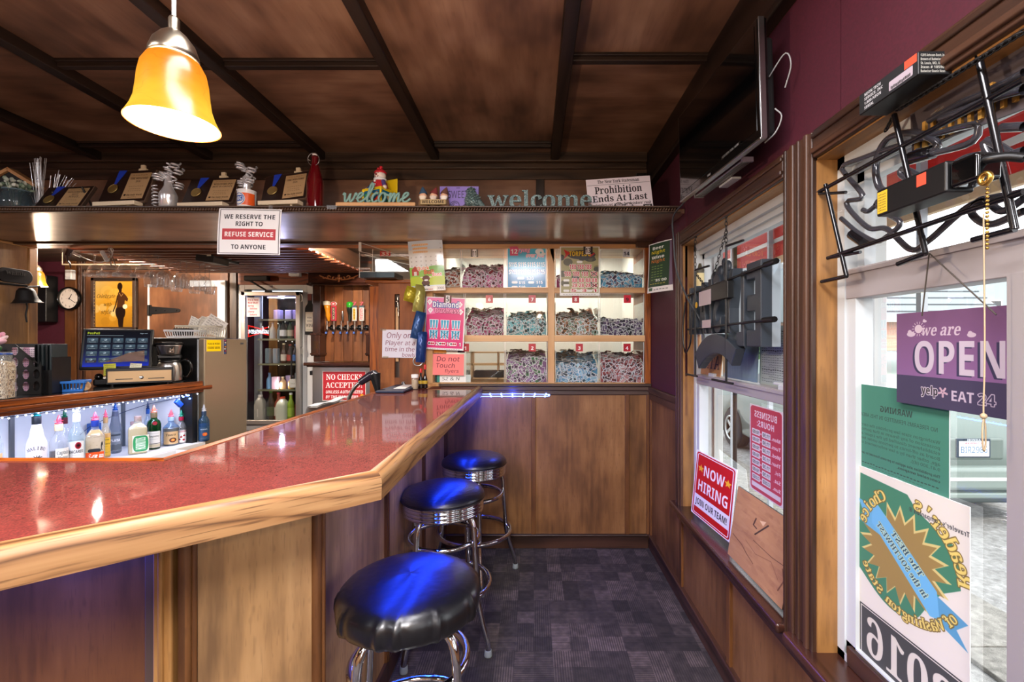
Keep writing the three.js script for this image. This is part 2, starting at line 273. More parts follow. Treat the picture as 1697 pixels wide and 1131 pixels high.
  for (let i = 0; i + 1 < seams.length; i++) {
    const a = seams[i + 1] + 0.0015, b = seams[i] - 0.0015;
    if (b > W1[1] + 0.08 && a < DB) mesh('painted_panel', bd(X0, X0 + 0.012, 1.0, CEIL - 0.2, Math.max(a, W1[1]), b), M.maroon, wr);
    else mesh('painted_panel', bd(X0, X0 + 0.012, HEAD + 0.01, CEIL - 0.2, a, b), M.maroon, wr);
  }
  mesh('painted_panel', bd(X0, X0 + 0.012, 0.6, HEAD + 0.1, -0.35, W2[0]), M.maroon, wr);
  const bat = [2.405, 1.815, 1.2, 0.6, 0, -0.6];
  for (const d of bat) mesh('wainscot_batten', bd(X0 - 0.012, X0 + 0.004, 0.09, SILL - 0.04, d - 0.017, d + 0.017, 'y', 0.003), M.batten, wr);
  mesh('wainscot_batten', bd(X0 - 0.011, X0 + 0.004, 0.09, 1.0, DB - 0.035, DB - 0.01, 'y', 0.003), M.batten, wr);
  { const e = [DB, ...bat, -1.2, -ZB]; for (let i = 0; i + 1 < e.length; i++) mesh('wainscot_panel', bd(X0, X0 + 0.012, 0.06, i === 0 ? 1.0 : SILL - 0.03, e[i + 1], e[i]), M.panelDim, wr); }
  mesh('chair_rail', [bd(X0 - 0.02, X0 + 0.01, 1.045, 1.085, 2.44, DB, 'z', 0.006), bd(X0 - 0.012, X0 + 0.01, 1.0, 1.045, 2.44, DB, 'z', 0.006)], M.trimRed, wr);
  mesh('cornice_board', [bd(X0 - 0.03, X0 + 0.012, 2.43, CEIL, -ZB, DB, 'z', 0.004), bd(X0 - 0.045, X0 + 0.012, 2.405, 2.435, -ZB, DB, 'z', 0.008)], M.beam, wr);
  const br = struct('baseboard_right');
  mesh('base_board', [bd(X0 - 0.014, X0 + 0.01, 0, 0.084, -ZB, DB, 'z', 0.003), bd(X0 - 0.021, X0 + 0.01, 0.08, 0.096, -ZB, DB, 'z', 0.006)], M.trimRed, br);

  // rest of the envelope
  const wx = mesh('wall_behind', bx(XL - 0.1, 0.95, 0, CEIL, ZB, ZB + 0.1), std({ map: T.panel, color: 0xcfc0b0, roughness: 0.7 })); wx.userData = { kind: 'structure' };
  const wl = mesh('wall_left', bd(XL - 0.1, XL, 0, CEIL, -ZB - 0.1, DF + 0.1), M.maroon); wl.userData = { kind: 'structure' };

  // back-bar room behind the shelf: far wall, partition, low ceiling
  const wf = struct('wall_far'), X = (px) => (px - 884) / 160.4;
  for (const [a, b, y0, y1] of [[XL, X(404), 0, 2.4], [X(501), -0.68, 0, 2.4], [X(404), X(501), 0, 0.53], [X(404), X(501), 1.93, 2.4]]) mesh('wall_core', bd(a, b, y0, y1, DF + 0.02, DF + 0.12), M.trim, wf);
  mesh('painted_panel', bd(XL, -4.82, 0, 2.3, DF - 0.005, DF + 0.02), M.maroon, wf);
  mesh('wood_post', bd(X(109), X(127), 0, 2.22, DF - 0.03, DF + 0.02, 'y', 0.003), M.batten, wf);
  for (const px of [129.5, 133.5, 138]) mesh('wood_moulding', bd(X(px) - 0.012, X(px) + 0.012, 0, 2.22, DF - 0.022, DF + 0.02, 'y', 0.006), M.trimRed, wf);
  mesh('wood_panel', bd(X(140), X(248), 0, 2.22, DF - 0.006, DF + 0.02), M.bedWood, wf);
  mesh('wood_panel', bd(X(248), X(368), 1.96, 2.22, DF - 0.006, DF + 0.02, 'x'), M.bedWood, wf);
  mesh('wood_post', bd(X(367.5), X(381), 0, 2.12, DF - 0.05, DF + 0.02, 'y', 0.004), M.bedWood, wf);
  mesh('wood_post', bd(X(382.5), X(393.5), 0, 2.12, DF - 0.04, DF + 0.02, 'y', 0.004), M.trim, wf);
  mesh('wood_rail', bd(X(381), X(640), 1.975, 2.22, DF - 0.02, DF + 0.02, 'x'), wood('oak', 0.4, 0xb06a34), wf);
  mesh('wood_rail', bd(X(140), X(640), 2.13, 2.19, DF - 0.05, DF + 0.02, 'x', 0.005), M.trim, wf);
  for (const [a, b, y0, y1] of [[394, 404.5, 0, 1.975], [404.9, 450, 1.93, 1.975], [450.6, 500.4, 1.93, 1.975], [404.5, 500.6, 0, 0.53], [500.8, 508, 0, 1.975], [508.6, 545, 0, 1.975]]) mesh('white_panel', bd(X(a), X(b), y0, y1, DF - 0.012, DF + 0.02), M.white, wf);
  mesh('wood_panel', bd(X(545), -0.66, 0, 2.2, DF - 0.012, DF + 0.02), M.pine, wf);
  const wp = struct('wall_partition');
  mesh('partition_panel', bd(-3.6, -3.48, 0, SH - 0.005, 1.2, 3.17), wood('panel', 0.5, 0xd6cdbc), wp);
  mesh('corner_bead', bd(-3.5, -3.472, 0, SH - 0.005, 3.13, 3.19, 'y', 0.008), M.jamb, wp);
  mesh('cap_strip', bd(-3.5, -3.465, SH - 0.02, SH - 0.002, 1.2, 3.17, 'z', 0.004), M.jamb, wp);
  const cb = struct('ceiling_back');
  mesh('ceiling_board', bd(XL, WR, 2.22, 2.34, DB + 0.1, DF + 0.1, 'x'), M.trim, cb);
  for (const d of [3.5, 3.9, 4.35]) mesh('ceiling_batten', bd(-3.6, -0.7, 2.195, 2.225, d - 0.03, d + 0.03, 'x', 0.004), M.trimRed, cb);
  // lit white recess behind the ticket case
  const wc = struct('wall_recess');
  mesh('side_wall', bd(-0.72, -0.66, 0, 2.22, 3.45, DF), M.white, wc);
  mesh('recess_back', bd(-0.66, WR + 0.1, 0, 2.22, 4.1, 4.2), M.white, wc);
  mesh('side_wall', bd(WR + 0.01, WR + 0.1, 0, CEIL, DB + 0.1, DF + 0.1), M.white, wc);
}

// ---------- the display shelf that runs across the bar ----------
{
  const s = struct('shelf_over_bar');
  s.userData = { label: 'long dark wooden display shelf with rope-moulded front edge and glossy underside', category: 'shelf' };
  mesh('shelf_board', bd(-3.6, WR - 0.005, SH, SH + 0.022, 2.355, DB, 'x'), M.shelf, s);
  mesh('front_moulding', [bd(-3.6, WR - 0.03, SH + 0.022, SH + 0.03, 2.325, 2.36, 'x', 0.003), bd(-3.6, WR - 0.03, SH, SH + 0.005, 2.335, 2.36, 'x', 0.002)], M.trim, s);
  const ropes = []; for (let x = -3.58; x < WR - 0.05; x += 0.0145) { const g = new THREE.SphereGeometry(0.0105, 7, 5); g.scale(0.62, 1, 0.8).rotateZ(-0.5).translate(x, SH + 0.0135, 2.338 * -1); ropes.push(g); }
  mesh('rope_carving', ropes, std({ map: T.dark, color: 0xf0d8c0, roughness: 0.4 }), s);
  mesh('back_lip', bd(-3.48, WR - 0.005, SH - 0.012, SH, 3.03, DB + 0.01, 'x', 0.003), M.trimRed, s);
  s.userData.kind = undefined; delete s.userData.kind;
}

// ---------- windows ----------
function sashWindow(n, d0, d1, sill, head, railY, lower, mull) {
  const w = struct('window_' + n), X = WR;
  // casing on the room side
  const cw = 0.08, cx0 = X - 0.024;
  const cas = (a, b, y0, y1, al) => [bd(cx0, X + 0.005, y0, y1, a, b, al, 0.005), ...(al === 'y' ? [bd(cx0 - 0.008, X, y0, y1, a + 0.012, a + 0.03, al, 0.005), bd(cx0 - 0.006, X, y0, y1, b - 0.022, b - 0.01, al, 0.004)] : [bd(cx0 - 0.008, X, y0 + 0.01, y0 + 0.026, a, b, al, 0.005), bd(cx0 - 0.006, X, y1 - 0.024, y1 - 0.01, a, b, al, 0.004)])];
  mesh('casing', cas(d1 + 0.004, d1 + cw, sill - 0.03, head + cw, 'y'), M.trimRed, w);
  mesh('casing', cas(d0 - cw, d0 - 0.004, sill - 0.03, head + cw, 'y'), M.trimRed, w);
  mesh('casing', cas(d0, d1, head + 0.004, head + cw, 'z'), M.trimRed, w);
  mesh('jamb', bd(X - 0.01, X + 0.05, sill, head, d1, d1 + 0.02), M.jamb, w);
  mesh('jamb', bd(X - 0.01, X + 0.05, sill, head, d0 - 0.02, d0), M.jamb, w);
  mesh('jamb', bd(X - 0.01, X + 0.05, head, head + 0.02, d0, d1, 'z'), M.jamb, w);
  mesh('sill', [bd(X - 0.055, X + 0.06, sill - 0.032, sill, d0 - cw * 0.3, d1 + cw + 0.02, 'z', 0.01), bd(X - 0.02, X + 0.01, sill - 0.085, sill - 0.03, d0 - cw, d1 + cw, 'z', 0.006)], phy({ map: T.dark, color: 0xd8a8a0, roughness: 0.25, clearcoat: 0.4, clearcoatRoughness: 0.2 }), w);
  // vinyl frame
  const f0 = X + 0.045, f1 = X + 0.125, fw = 0.028;
  mesh('window_frame', [bd(f0, f1, sill - 0.03, head + 0.02, d1 - fw, d1 + 0.02), bd(f0, f1, sill - 0.03, head + 0.02, d0 - 0.02, d0 + fw), bd(f0, f1, head - 0.03, head + 0.02, d0, d1), bd(f0, f1, sill - 0.03, sill + 0.02, d0, d1), bd(f0 + 0.02, f0 + 0.03, head - 0.052, head - 0.03, d0, d1)], M.vinyl, w);
  const a = d0 + fw, b = d1 - fw;
  const up = [bd(f0 + 0.035, f1 - 0.015, railY + 0.02, head - 0.05, b - 0.025, b), bd(f0 + 0.035, f1 - 0.015, railY + 0.02, head - 0.05, a, a + 0.025), bd(f0 + 0.035, f1 - 0.015, head - 0.075, head - 0.05, a, b)];
  mesh('upper_sash', up, M.vinyl, w);
  mesh('meeting_rail', [bd(f0 + 0.003, f1 - 0.015, railY - lower, railY + 0.02, a, b, 'z', 0.003), bd(f0 - 0.002, f0 + 0.01, railY + 0.004, railY + 0.016, a, b, 'z', 0.002)], std({ color: 0xa09a9c, roughness: 0.4 }), w);  // white frame part greyed for the shade on its room side
  const lo = [bd(f0 + 0.005, f1 - 0.03, sill + 0.02, railY - lower, b - 0.035, b), bd(f0 + 0.005, f1 - 0.03, sill + 0.02, railY - lower, a, a + 0.035), bd(f0 + 0.005, f1 - 0.03, sill + 0.02, sill + 0.055, a, b, 'z')];
  if (mull) mesh('mullion', bd(f0 - 0.03, f1 - 0.03, sill + 0.02, railY - lower, mull - 0.092, mull), std({ color: 0x8e8888, roughness: 0.45 }), w);  // grey carries the room-side shade of a white post
  mesh('lower_sash', lo, M.vinyl, w);
  mesh('window_glass', bd(f0 + 0.055, f0 + 0.0551, railY, head - 0.06, a + 0.01, b - 0.01).scale(1, 1, 1), M.glass, w);
  mesh('window_glass', bd(f0 + 0.028, f0 + 0.0281, sill + 0.04, railY - lower + 0.01, a + 0.02, b - 0.02), M.glass, w);
  return w;
}
const win1 = sashWindow(1, 1.396, 2.36, 0.53, 1.88, 1.2, 0.03);
mesh('sash_lock', [bd(WR + 0.05, WR + 0.08, 1.215, 1.235, 1.5, 1.56, 'z', 0.004), bd(WR + 0.055, WR + 0.07, 1.232, 1.242, 1.52, 1.6, 'z', 0.003)], M.vinyl, win1);
mesh('sash_lock', [bd(WR + 0.05, WR + 0.08, 1.215, 1.235, 2.12, 2.18, 'z', 0.004)], M.vinyl, win1);
const win2 = sashWindow(2, 0.15, 1.245, 0.53, 1.88, 1.555, 0.06, 0.771);
sashWindow(3, -2.6 + 0.02, -0.35 - 0.02, 0.53, 1.88, 1.4, 0.03, -1.45);  // added window out of view, lets in fill daylight

// ---------- the bar ----------
const BT = 1.088;
// boards mitred along a path in plan; profile points are (outward, y); outward is to the right of the walking direction
function mitred(path, prof) {
  const n = path.length, nrm = [], out = [];
  for (let i = 0; i + 1 < n; i++) { const dx = path[i + 1][0] - path[i][0], dz = path[i + 1][1] - path[i][1], l = Math.hypot(dx, dz); nrm.push([dz / l, -dx / l]); }
  const mit = path.map((_, i) => { const a = nrm[Math.max(0, i - 1)], b = nrm[Math.min(n - 2, i)], k = 1 + a[0] * b[0] + a[1] * b[1]; return [(a[0] + b[0]) / k, (a[1] + b[1]) / k]; });
  for (let i = 0; i + 1 < n; i++) {
    const pos = [], uv = [], L = Math.hypot(path[i + 1][0] - path[i][0], path[i + 1][1] - path[i][1]), o = rnd() * 5, at = (k, e) => { const p = path[i + e], m = mit[i + e]; return [p[0] + m[0] * prof[k][0], prof[k][1], p[1] + m[1] * prof[k][0]]; };
    let u = 0;
    for (let k = 0; k < prof.length; k++) {
      const q = (k + 1) % prof.length, du = Math.hypot(prof[q][0] - prof[k][0], prof[q][1] - prof[k][1]);
      const A = at(k, 0), B = at(k, 1), C = at(q, 1), D = at(q, 0);
      pos.push(...A, ...C, ...B, ...A, ...D, ...C); const U = u + o, W = U + du; uv.push(U, 0, W, L, U, L, U, 0, W, 0, W, L); u += du;
    }
    for (const e of [0, 1]) for (let k = 1; k + 1 < prof.length; k++) { const A = at(0, e), B = at(k, e), C = at(k + 1, e); pos.push(...A, ...(e ? C : B), ...(e ? B : C)); uv.push(...[0, k, k + 1].flatMap((z) => [prof[z][0], prof[z][1]])); }
    let g = new THREE.BufferGeometry(); g.setAttribute('position', new THREE.Float32BufferAttribute(pos, 3)); g.setAttribute('uv', new THREE.Float32BufferAttribute(uv, 2)); g.computeVertexNormals();
    // make sure faces point outward
    const c = V(), P = V(), N = V(); let s = 0; g.computeBoundingBox(); g.boundingBox.getCenter(c);
    for (let t = 0; t < g.attributes.position.count; t += 3) { P.fromBufferAttribute(g.attributes.position, t).sub(c); N.fromBufferAttribute(g.attributes.normal, t); s += P.dot(N); }
    if (s < 0) { const a = g.attributes.position.array, b = g.attributes.uv.array; for (let t = 0; t < a.length; t += 9) for (let k = 0; k < 3; k++) { const h = a[t + 3 + k]; a[t + 3 + k] = a[t + 6 + k]; a[t + 6 + k] = h; } for (let t = 0; t < b.length; t += 6) for (let k = 0; k < 2; k++) { const h = b[t + 2 + k]; b[t + 2 + k] = b[t + 4 + k]; b[t + 4 + k] = h; } g.computeVertexNormals(); }
    out.push(toCreasedNormals(g, 0.6));
  }
  return out;
}
const prism = (pts, y0, y1, along) => uvm(extrude(shapeOf(pts.map(([x, d]) => [x, d])), y1 - y0).rotateX(-PI / 2).translate(0, y0, 0), along);
{
  const bar = thing('bar_counter', 'long L-shaped bar counter with maroon laminate top, rounded oak edge and tan panelled front', 'bar counter', [0, 0, 0]);
  const XO = -0.342, XI = -0.935, C1 = 1.024, C2 = [-0.83, 0.585], E = 0.03;
  // plan outline (x, distance): far leg, then near leg; laminate is inset inside the oak edge
  mesh('laminate_top', prism([[XI + 0.02, 1.2448], [XO - E, 1.2448], [XO - E, DB - 0.002], [XI + 0.02, DB - 0.002]], BT - 0.035, BT - 0.002, 'z'), M.laminate, bar);
  mesh('laminate_top', prism([[XI + 0.02, 1.2432], [XI + 0.02, 1.147 - 0.02], [-2.6, 1.147 - 0.02], [-2.6, 0.585 + E], [C2[0] + 0.012, 0.585 + E], [XO - E, C1 + 0.012], [XO - E, 1.2432]], BT - 0.035, BT - 0.002, 'z'), M.laminate, bar);
  mesh('laminate_seam', bd(XI + 0.02, XO - E, BT - 0.03, BT - 0.003, 1.243, 1.245), paint(0xd8b4a8), bar);
  const prof = [[0, BT - 0.062], [-0.012, BT - 0.064], [-E - 0.002, BT - 0.064], [-E - 0.002, BT - 0.001], [-0.016, BT + 0.001], [-0.007, BT - 0.003], [-0.001, BT - 0.011], [0.001, BT - 0.02]];
  for (const g of mitred([[XO, -DB + 0.002], [XO, -C1], [C2[0], -C2[1]], [-2.6, -0.585]], prof)) mesh('oak_edge', g, M.oak, bar);
  const inner = [[-0.001, BT - 0.03], [-0.02, BT - 0.035], [-0.02, BT - 0.001], [-0.012, BT + 0.004], [-0.003, BT + 0.002], [0.001, BT - 0.006]];
  for (const g of mitred([[-2.6, -1.147], [XI, -1.147], [XI, -DB + 0.002]], inner)) mesh('inner_edge', g, M.amber, bar);
  mesh('sub_top', [prism([[XI + 0.03, 1.14], [XO - 0.06, 1.14], [XO - 0.06, DB - 0.004], [XI + 0.03, DB - 0.004]], BT - 0.06, BT - 0.036, 'z'), prism([[-2.6, 1.14], [-2.6, 0.65], [-0.83, 0.65], [-0.42, 1.0], [-0.42, 1.14]], BT - 0.06, BT - 0.036, 'x')], M.trim, bar);
  // front: panel planes set back under the overhang
  const F0 = [-0.6, DB - 0.005], F1 = [-0.6, 1.25], F2 = [-0.815, 1.07], F3 = [-2.6, 1.1];
  const wall = (a, b, t, mat, y0, y1, off = 0) => { const dx = b[0] - a[0], dd = b[1] - a[1], l = Math.hypot(dx, dd), g = bx(0, l, y0, y1, -t + off, off); g.rotateY(Math.atan2(dd, dx)); return g.translate(a[0], 0, -a[1]); };
  const span = (a, b, t0, t1) => { const l = Math.hypot(b[0] - a[0], b[1] - a[1]), f = (t) => [a[0] + (b[0] - a[0]) * t / l, a[1] + (b[1] - a[1]) * t / l]; return [f(t0), f(t1)]; };
  // face to +x / towards the room: build each run from left to right as seen from the room
  const runs = [[F1, F0, [0.595, 1.215], M.panel], [F2, F1, [], M.panel], [[-2.6, 1.1], [-0.86, 1.1], [], wood('panel', 0.4, 0xa08468)]];
  for (const [a, b, cuts, mat] of runs) {
    const l = Math.hypot(b[0] - a[0], b[1] - a[1]), e = [0, ...cuts, l];
    for (let i = 0; i + 1 < e.length; i++) { const [p, q] = span(a, b, e[i] + 0.002, e[i + 1] - 0.002); mesh('front_panel', wall(p, q, 0.018, mat, 0.0, 1.03), mat, bar); }
    for (const c of cuts) { const [p, q] = span(a, b, c - 0.016, c + 0.016); mesh('front_batten', [wall(p, q, 0.014, M.batten, 0.09, 1.03, 0.012), wall(...span(a, b, c - 0.007, c + 0.007), 0.014, M.batten, 0.09, 1.03, 0.016)], M.batten, bar); }
  }
  for (const [x, d] of [[-0.598, 1.255], [-0.818, 1.068]]) mesh('corner_batten', [rod([x, 0, -d], [x, 1.03, -d], 0.014, 10), rod([x + 0.014, 0, -d - 0.01], [x + 0.014, 1.03, -d - 0.01], 0.007, 8)].map((g) => uvm(g)), M.batten, bar);
  mesh('corner_post', [bd(-0.885, -0.84, 0, 1.03, 1.055, 1.12, 'y', 0.006), bd(-0.866, -0.856, 0, 1.03, 1.046, 1.06, 'y', 0.004)], M.jamb, bar);
  mesh('corner_post', bd(-0.92, -0.885, 0, 1.03, 1.075, 1.12, 'y', 0.004), M.trim, bar);
  mesh('kick_board', [wall(F1, F0, 0.015, M.trimRed, 0, 0.09, 0.012), wall(F2, F1, 0.015, M.trimRed, 0, 0.09, 0.012)], M.trimRed, bar);
  mesh('inner_wall', [bd(XI + 0.06, XI + 0.08, 0, BT - 0.06, 1.2, DB - 0.005), bd(-2.6, XI + 0.06, 0, BT - 0.06, 1.125, 1.14)], M.trim, bar);
  // blue LED strips out of view under the overhang, placed to light seats and niche
  const strip = (a, b, y, n, tilt = 0, k = 1) => { const A = V(a[0], y, -a[1]), B = V(b[0], y, -b[1]), g = []; for (let i = 0; i < n; i++) { const p = A.clone().lerp(B, (i + 0.5) / n); g.push(ball(0.004, p.x, p.y - 0.004, p.z, 6, 4)); }
    const L = A.distanceTo(B); mesh('led_strip', [rod(A, B, 0.003, 6)], std({ color: 0x2244aa, emissive: 0x1030ff, emissiveIntensity: 0.5 }), bar); mesh('led_light_dots', g, std({ color: 0x88aaff, emissive: 0x4060ff, emissiveIntensity: 6 }), bar);
    const l = new THREE.RectAreaLight(0x1c3cff, LAMP.blue * k, L, 0.012); l.position.copy(A).lerp(B, 0.5); l.position.y -= 0.012; l.rotation.order = 'YXZ'; l.rotation.x = -PI / 2 + tilt; l.rotation.y = Math.atan2(-(B.z - A.z), B.x - A.x); bar.add(l); };
  strip([XO - 0.045, DB - 0.05], [XO - 0.045, 1.06], BT - 0.066, 60, 0.75, 0.95); strip([XO - 0.15, DB - 0.05], [XO - 0.15, 1.2], BT - 0.066, 56, 0.8, 0.95);
  strip([-0.9, 1.06], [-2.5, 1.06], BT - 0.068, 50, 0, 7);
}
{ // LED rope looped along the back wall under the rail
  const t = thing('led_rope', 'glowing blue-white LED rope looped on the panelled wall below the ticket case', 'light rope', [0, 0, -DB + 0.016]);
  const y1 = 1.036, y2 = 1.02, x0 = -0.385, x1 = 0.1;
  mesh('light_rope', tube([[x0 - 0.04, y1 + 0.02, 0.01], [x0, y1, 0], [-0.1, y1 - 0.0, 0], [x1 - 0.01, y1 - 0.003, 0], [x1 + 0.004, (y1 + y2) / 2, 0], [x1 - 0.01, y2, 0], [-0.1, y2, 0], [x0 - 0.02, y2, 0.0], [x0 - 0.06, y2 + 0.014, 0.012]], 0.0028, 90, 6), std({ color: 0xaabbff, emissive: 0x8098ff, emissiveIntensity: 2.2 }), t);
  const g = []; for (let i = 0; i < 7; i++) { g.push(ball(0.007, x0 + 0.02 + i * 0.075, y1 - 0.001, 0.002, 8, 6), ball(0.007, x0 + 0.03 + i * 0.072, y2, 0.002, 8, 6)); } g.push(ball(0.007, x1 + 0.004, 1.028, 0.002, 8, 6));
  mesh('led_light_dots', g, std({ color: 0xbbccff, emissive: 0x6080ff, emissiveIntensity: 7 }), t);
  const l = new THREE.PointLight(0x3050ff, 0.07); l.position.set(-0.14, 1.028, 0.03); t.add(l);
}

// ---------- bar stools ----------
{
  const vinyl = phy({ color: 0x0b0c10, roughness: 0.36, clearcoat: 0.5, clearcoatRoughness: 0.24 });
  T.grainV = dataTex(256, 256, (u, v) => { const n = 255 * fbm(u * 50, v * 50, 77, 3, 50, 50); return [n, n, n]; }, false);
  vinyl.bumpMap = T.grainV; vinyl.bumpScale = 0.0012;
  const leg = (a) => { const c = Math.cos(a), s = Math.sin(a), P = [[0.085, 0.612], [0.125, 0.606], [0.158, 0.588], [0.173, 0.555], [0.178, 0.5], [0.186, 0.36], [0.194, 0.25], [0.215, 0.165], [0.24, 0.085], [0.25, 0.05], [0.252, 0.012]].map(([r, y]) => V(r * c, y, r * s)); return new THREE.TubeGeometry(new THREE.CatmullRomCurve3(P, false, 'centripetal'), 40, 0.0125, 12); };
  const base = (t, turn) => {
    for (let i = 0; i < 4; i++) {
      const a = turn + i * PI / 2, l = mesh('leg', leg(a), M.chrome, t);
      mesh('rubber_foot', lathe([[0, 0], [0.016, 0], [0.018, 0.006], [0.016, 0.028], [0.013, 0.03]], 14).translate(0.252 * Math.cos(a), 0, 0.252 * Math.sin(a)), paint(0x8a9290, 0.7), l);
    }
    mesh('upper_ring', torus(0.16, 0.0115, 64, 12).rotateX(PI / 2).translate(0, 0.478, 0), M.chrome, t);
    mesh('foot_ring', torus(0.214, 0.0125, 72, 12).rotateX(PI / 2).translate(0, 0.262, 0), M.chrome, t);
    for (let i = 0; i < 4; i++) { const a = turn + i * PI / 2; mesh('screw', ball(0.007, 0.203 * Math.cos(a), 0.262, 0.203 * Math.sin(a), 8, 6), M.steel, t); mesh('screw', ball(0.006, 0.167 * Math.cos(a), 0.478, 0.167 * Math.sin(a), 8, 6), M.steel, t); }
    mesh('swivel_plate', lathe([[0, 0.595], [0.13, 0.6], [0.14, 0.615], [0.14, 0.625], [0, 0.625]], 32), M.iron, t);
  };
  const chromeStool = (label, x, d, turn) => {
    const t = thing('bar_stool', label, 'stool', [x, 0, -d], 'round chrome bar stools with black vinyl seats');
    base(t, turn);
    const band = [[0.165, 0.598]]; for (let i = 0; i < 4; i++) { const y = 0.6 + i * 0.0165; band.push([0.181, y], [0.186, y + 0.004], [0.187, y + 0.008], [0.186, y + 0.0125], [0.1815, y + 0.0158]); } band.push([0.178, 0.668], [0.1, 0.668]);
    mesh('chrome_band', lathe(band, 64), M.chrome, t);
    mesh('seat', lathe([[0.0, 0.72], [0.05, 0.7195], [0.1, 0.716], [0.14, 0.709], [0.168, 0.699], [0.184, 0.687], [0.191, 0.676], [0.1915, 0.668], [0.187, 0.66], [0.17, 0.658]].reverse(), 64), vinyl, t);
    mesh('seat_piping', torus(0.189, 0.0035, 64, 8).rotateX(PI / 2).translate(0, 0.664, 0), vinyl, t);
  };
  chromeStool('black vinyl bar stool with ribbed chrome seat band, nearest the panelled back wall', -0.352, 2.71, -0.28);
  chromeStool('black vinyl stool with ribbed chrome seat band, middle one of three along the bar', -0.42, 2.12, 0.5);
  const t = thing('bar_stool', 'bar stool with a black pleated slip-on vinyl cover, nearest at the bar corner', 'stool', [-0.352, 0, -1.3], 'round chrome bar stools with black vinyl seats');
  base(t, 0.58);
  // slip-on cover: domed top, rolled rim and gathered skirt
  const NA = 144, NP = 22, pos = [], uv = [], idx = [];
  const prof = [[0, 0.722], [0.04, 0.7215], [0.08, 0.719], [0.115, 0.7155], [0.145, 0.711], [0.168, 0.705], [0.183, 0.697], [0.193, 0.687], [0.1985, 0.675], [0.2, 0.662], [0.2, 0.648], [0.198, 0.636], [0.193, 0.626], [0.184, 0.62], [0.17, 0.617], [0.12, 0.616]];
  const folds = [0.35, 0.95, 1.5, 1.72, 2.35, 2.9, 3.5, 4.0, 4.55, 4.72, 5.35, 5.9];
  for (let j = 0; j < prof.length; j++) for (let i = 0; i <= NA; i++) {
    const a = i / NA * TAU, k = sat((j - 5) / 5); let f = 0, poly2 = 0;
    for (const q of folds) { let d = Math.abs(((a - q + 3 * PI) % TAU) - PI); f += Math.exp(-((d / 0.03) ** 2)) * 0.0075 - Math.exp(-(((d - 0.075) / 0.045) ** 2)) * 0.0045; poly2 += Math.exp(-((d / 0.22) ** 2)) * 0.004; }
    const r = prof[j][0] + k * (f + poly2 - 0.004) + k * 0.002 * Math.sin(a * 3 + 1), y = prof[j][1] - (1 - k) * 0.0006 * Math.sin(a * 4) + k * f * 0.3;
    pos.push(r * Math.cos(a), y, r * Math.sin(a)); uv.push(r * Math.cos(a), r * Math.sin(a) + j * 0.01);
  }
  for (let j = 0; j + 1 < prof.length; j++) for (let i = 0; i < NA; i++) { const a = j * (NA + 1) + i, b = a + 1, c = a + NA + 1, d = c + 1; idx.push(a, b, d, a, d, c); }
  const g = new THREE.BufferGeometry(); g.setAttribute('position', new THREE.Float32BufferAttribute(pos, 3)); g.setAttribute('uv', new THREE.Float32BufferAttribute(uv, 2)); g.setIndex(idx); g.computeVertexNormals();
  mesh('seat_cover', g, vinyl, t);
}

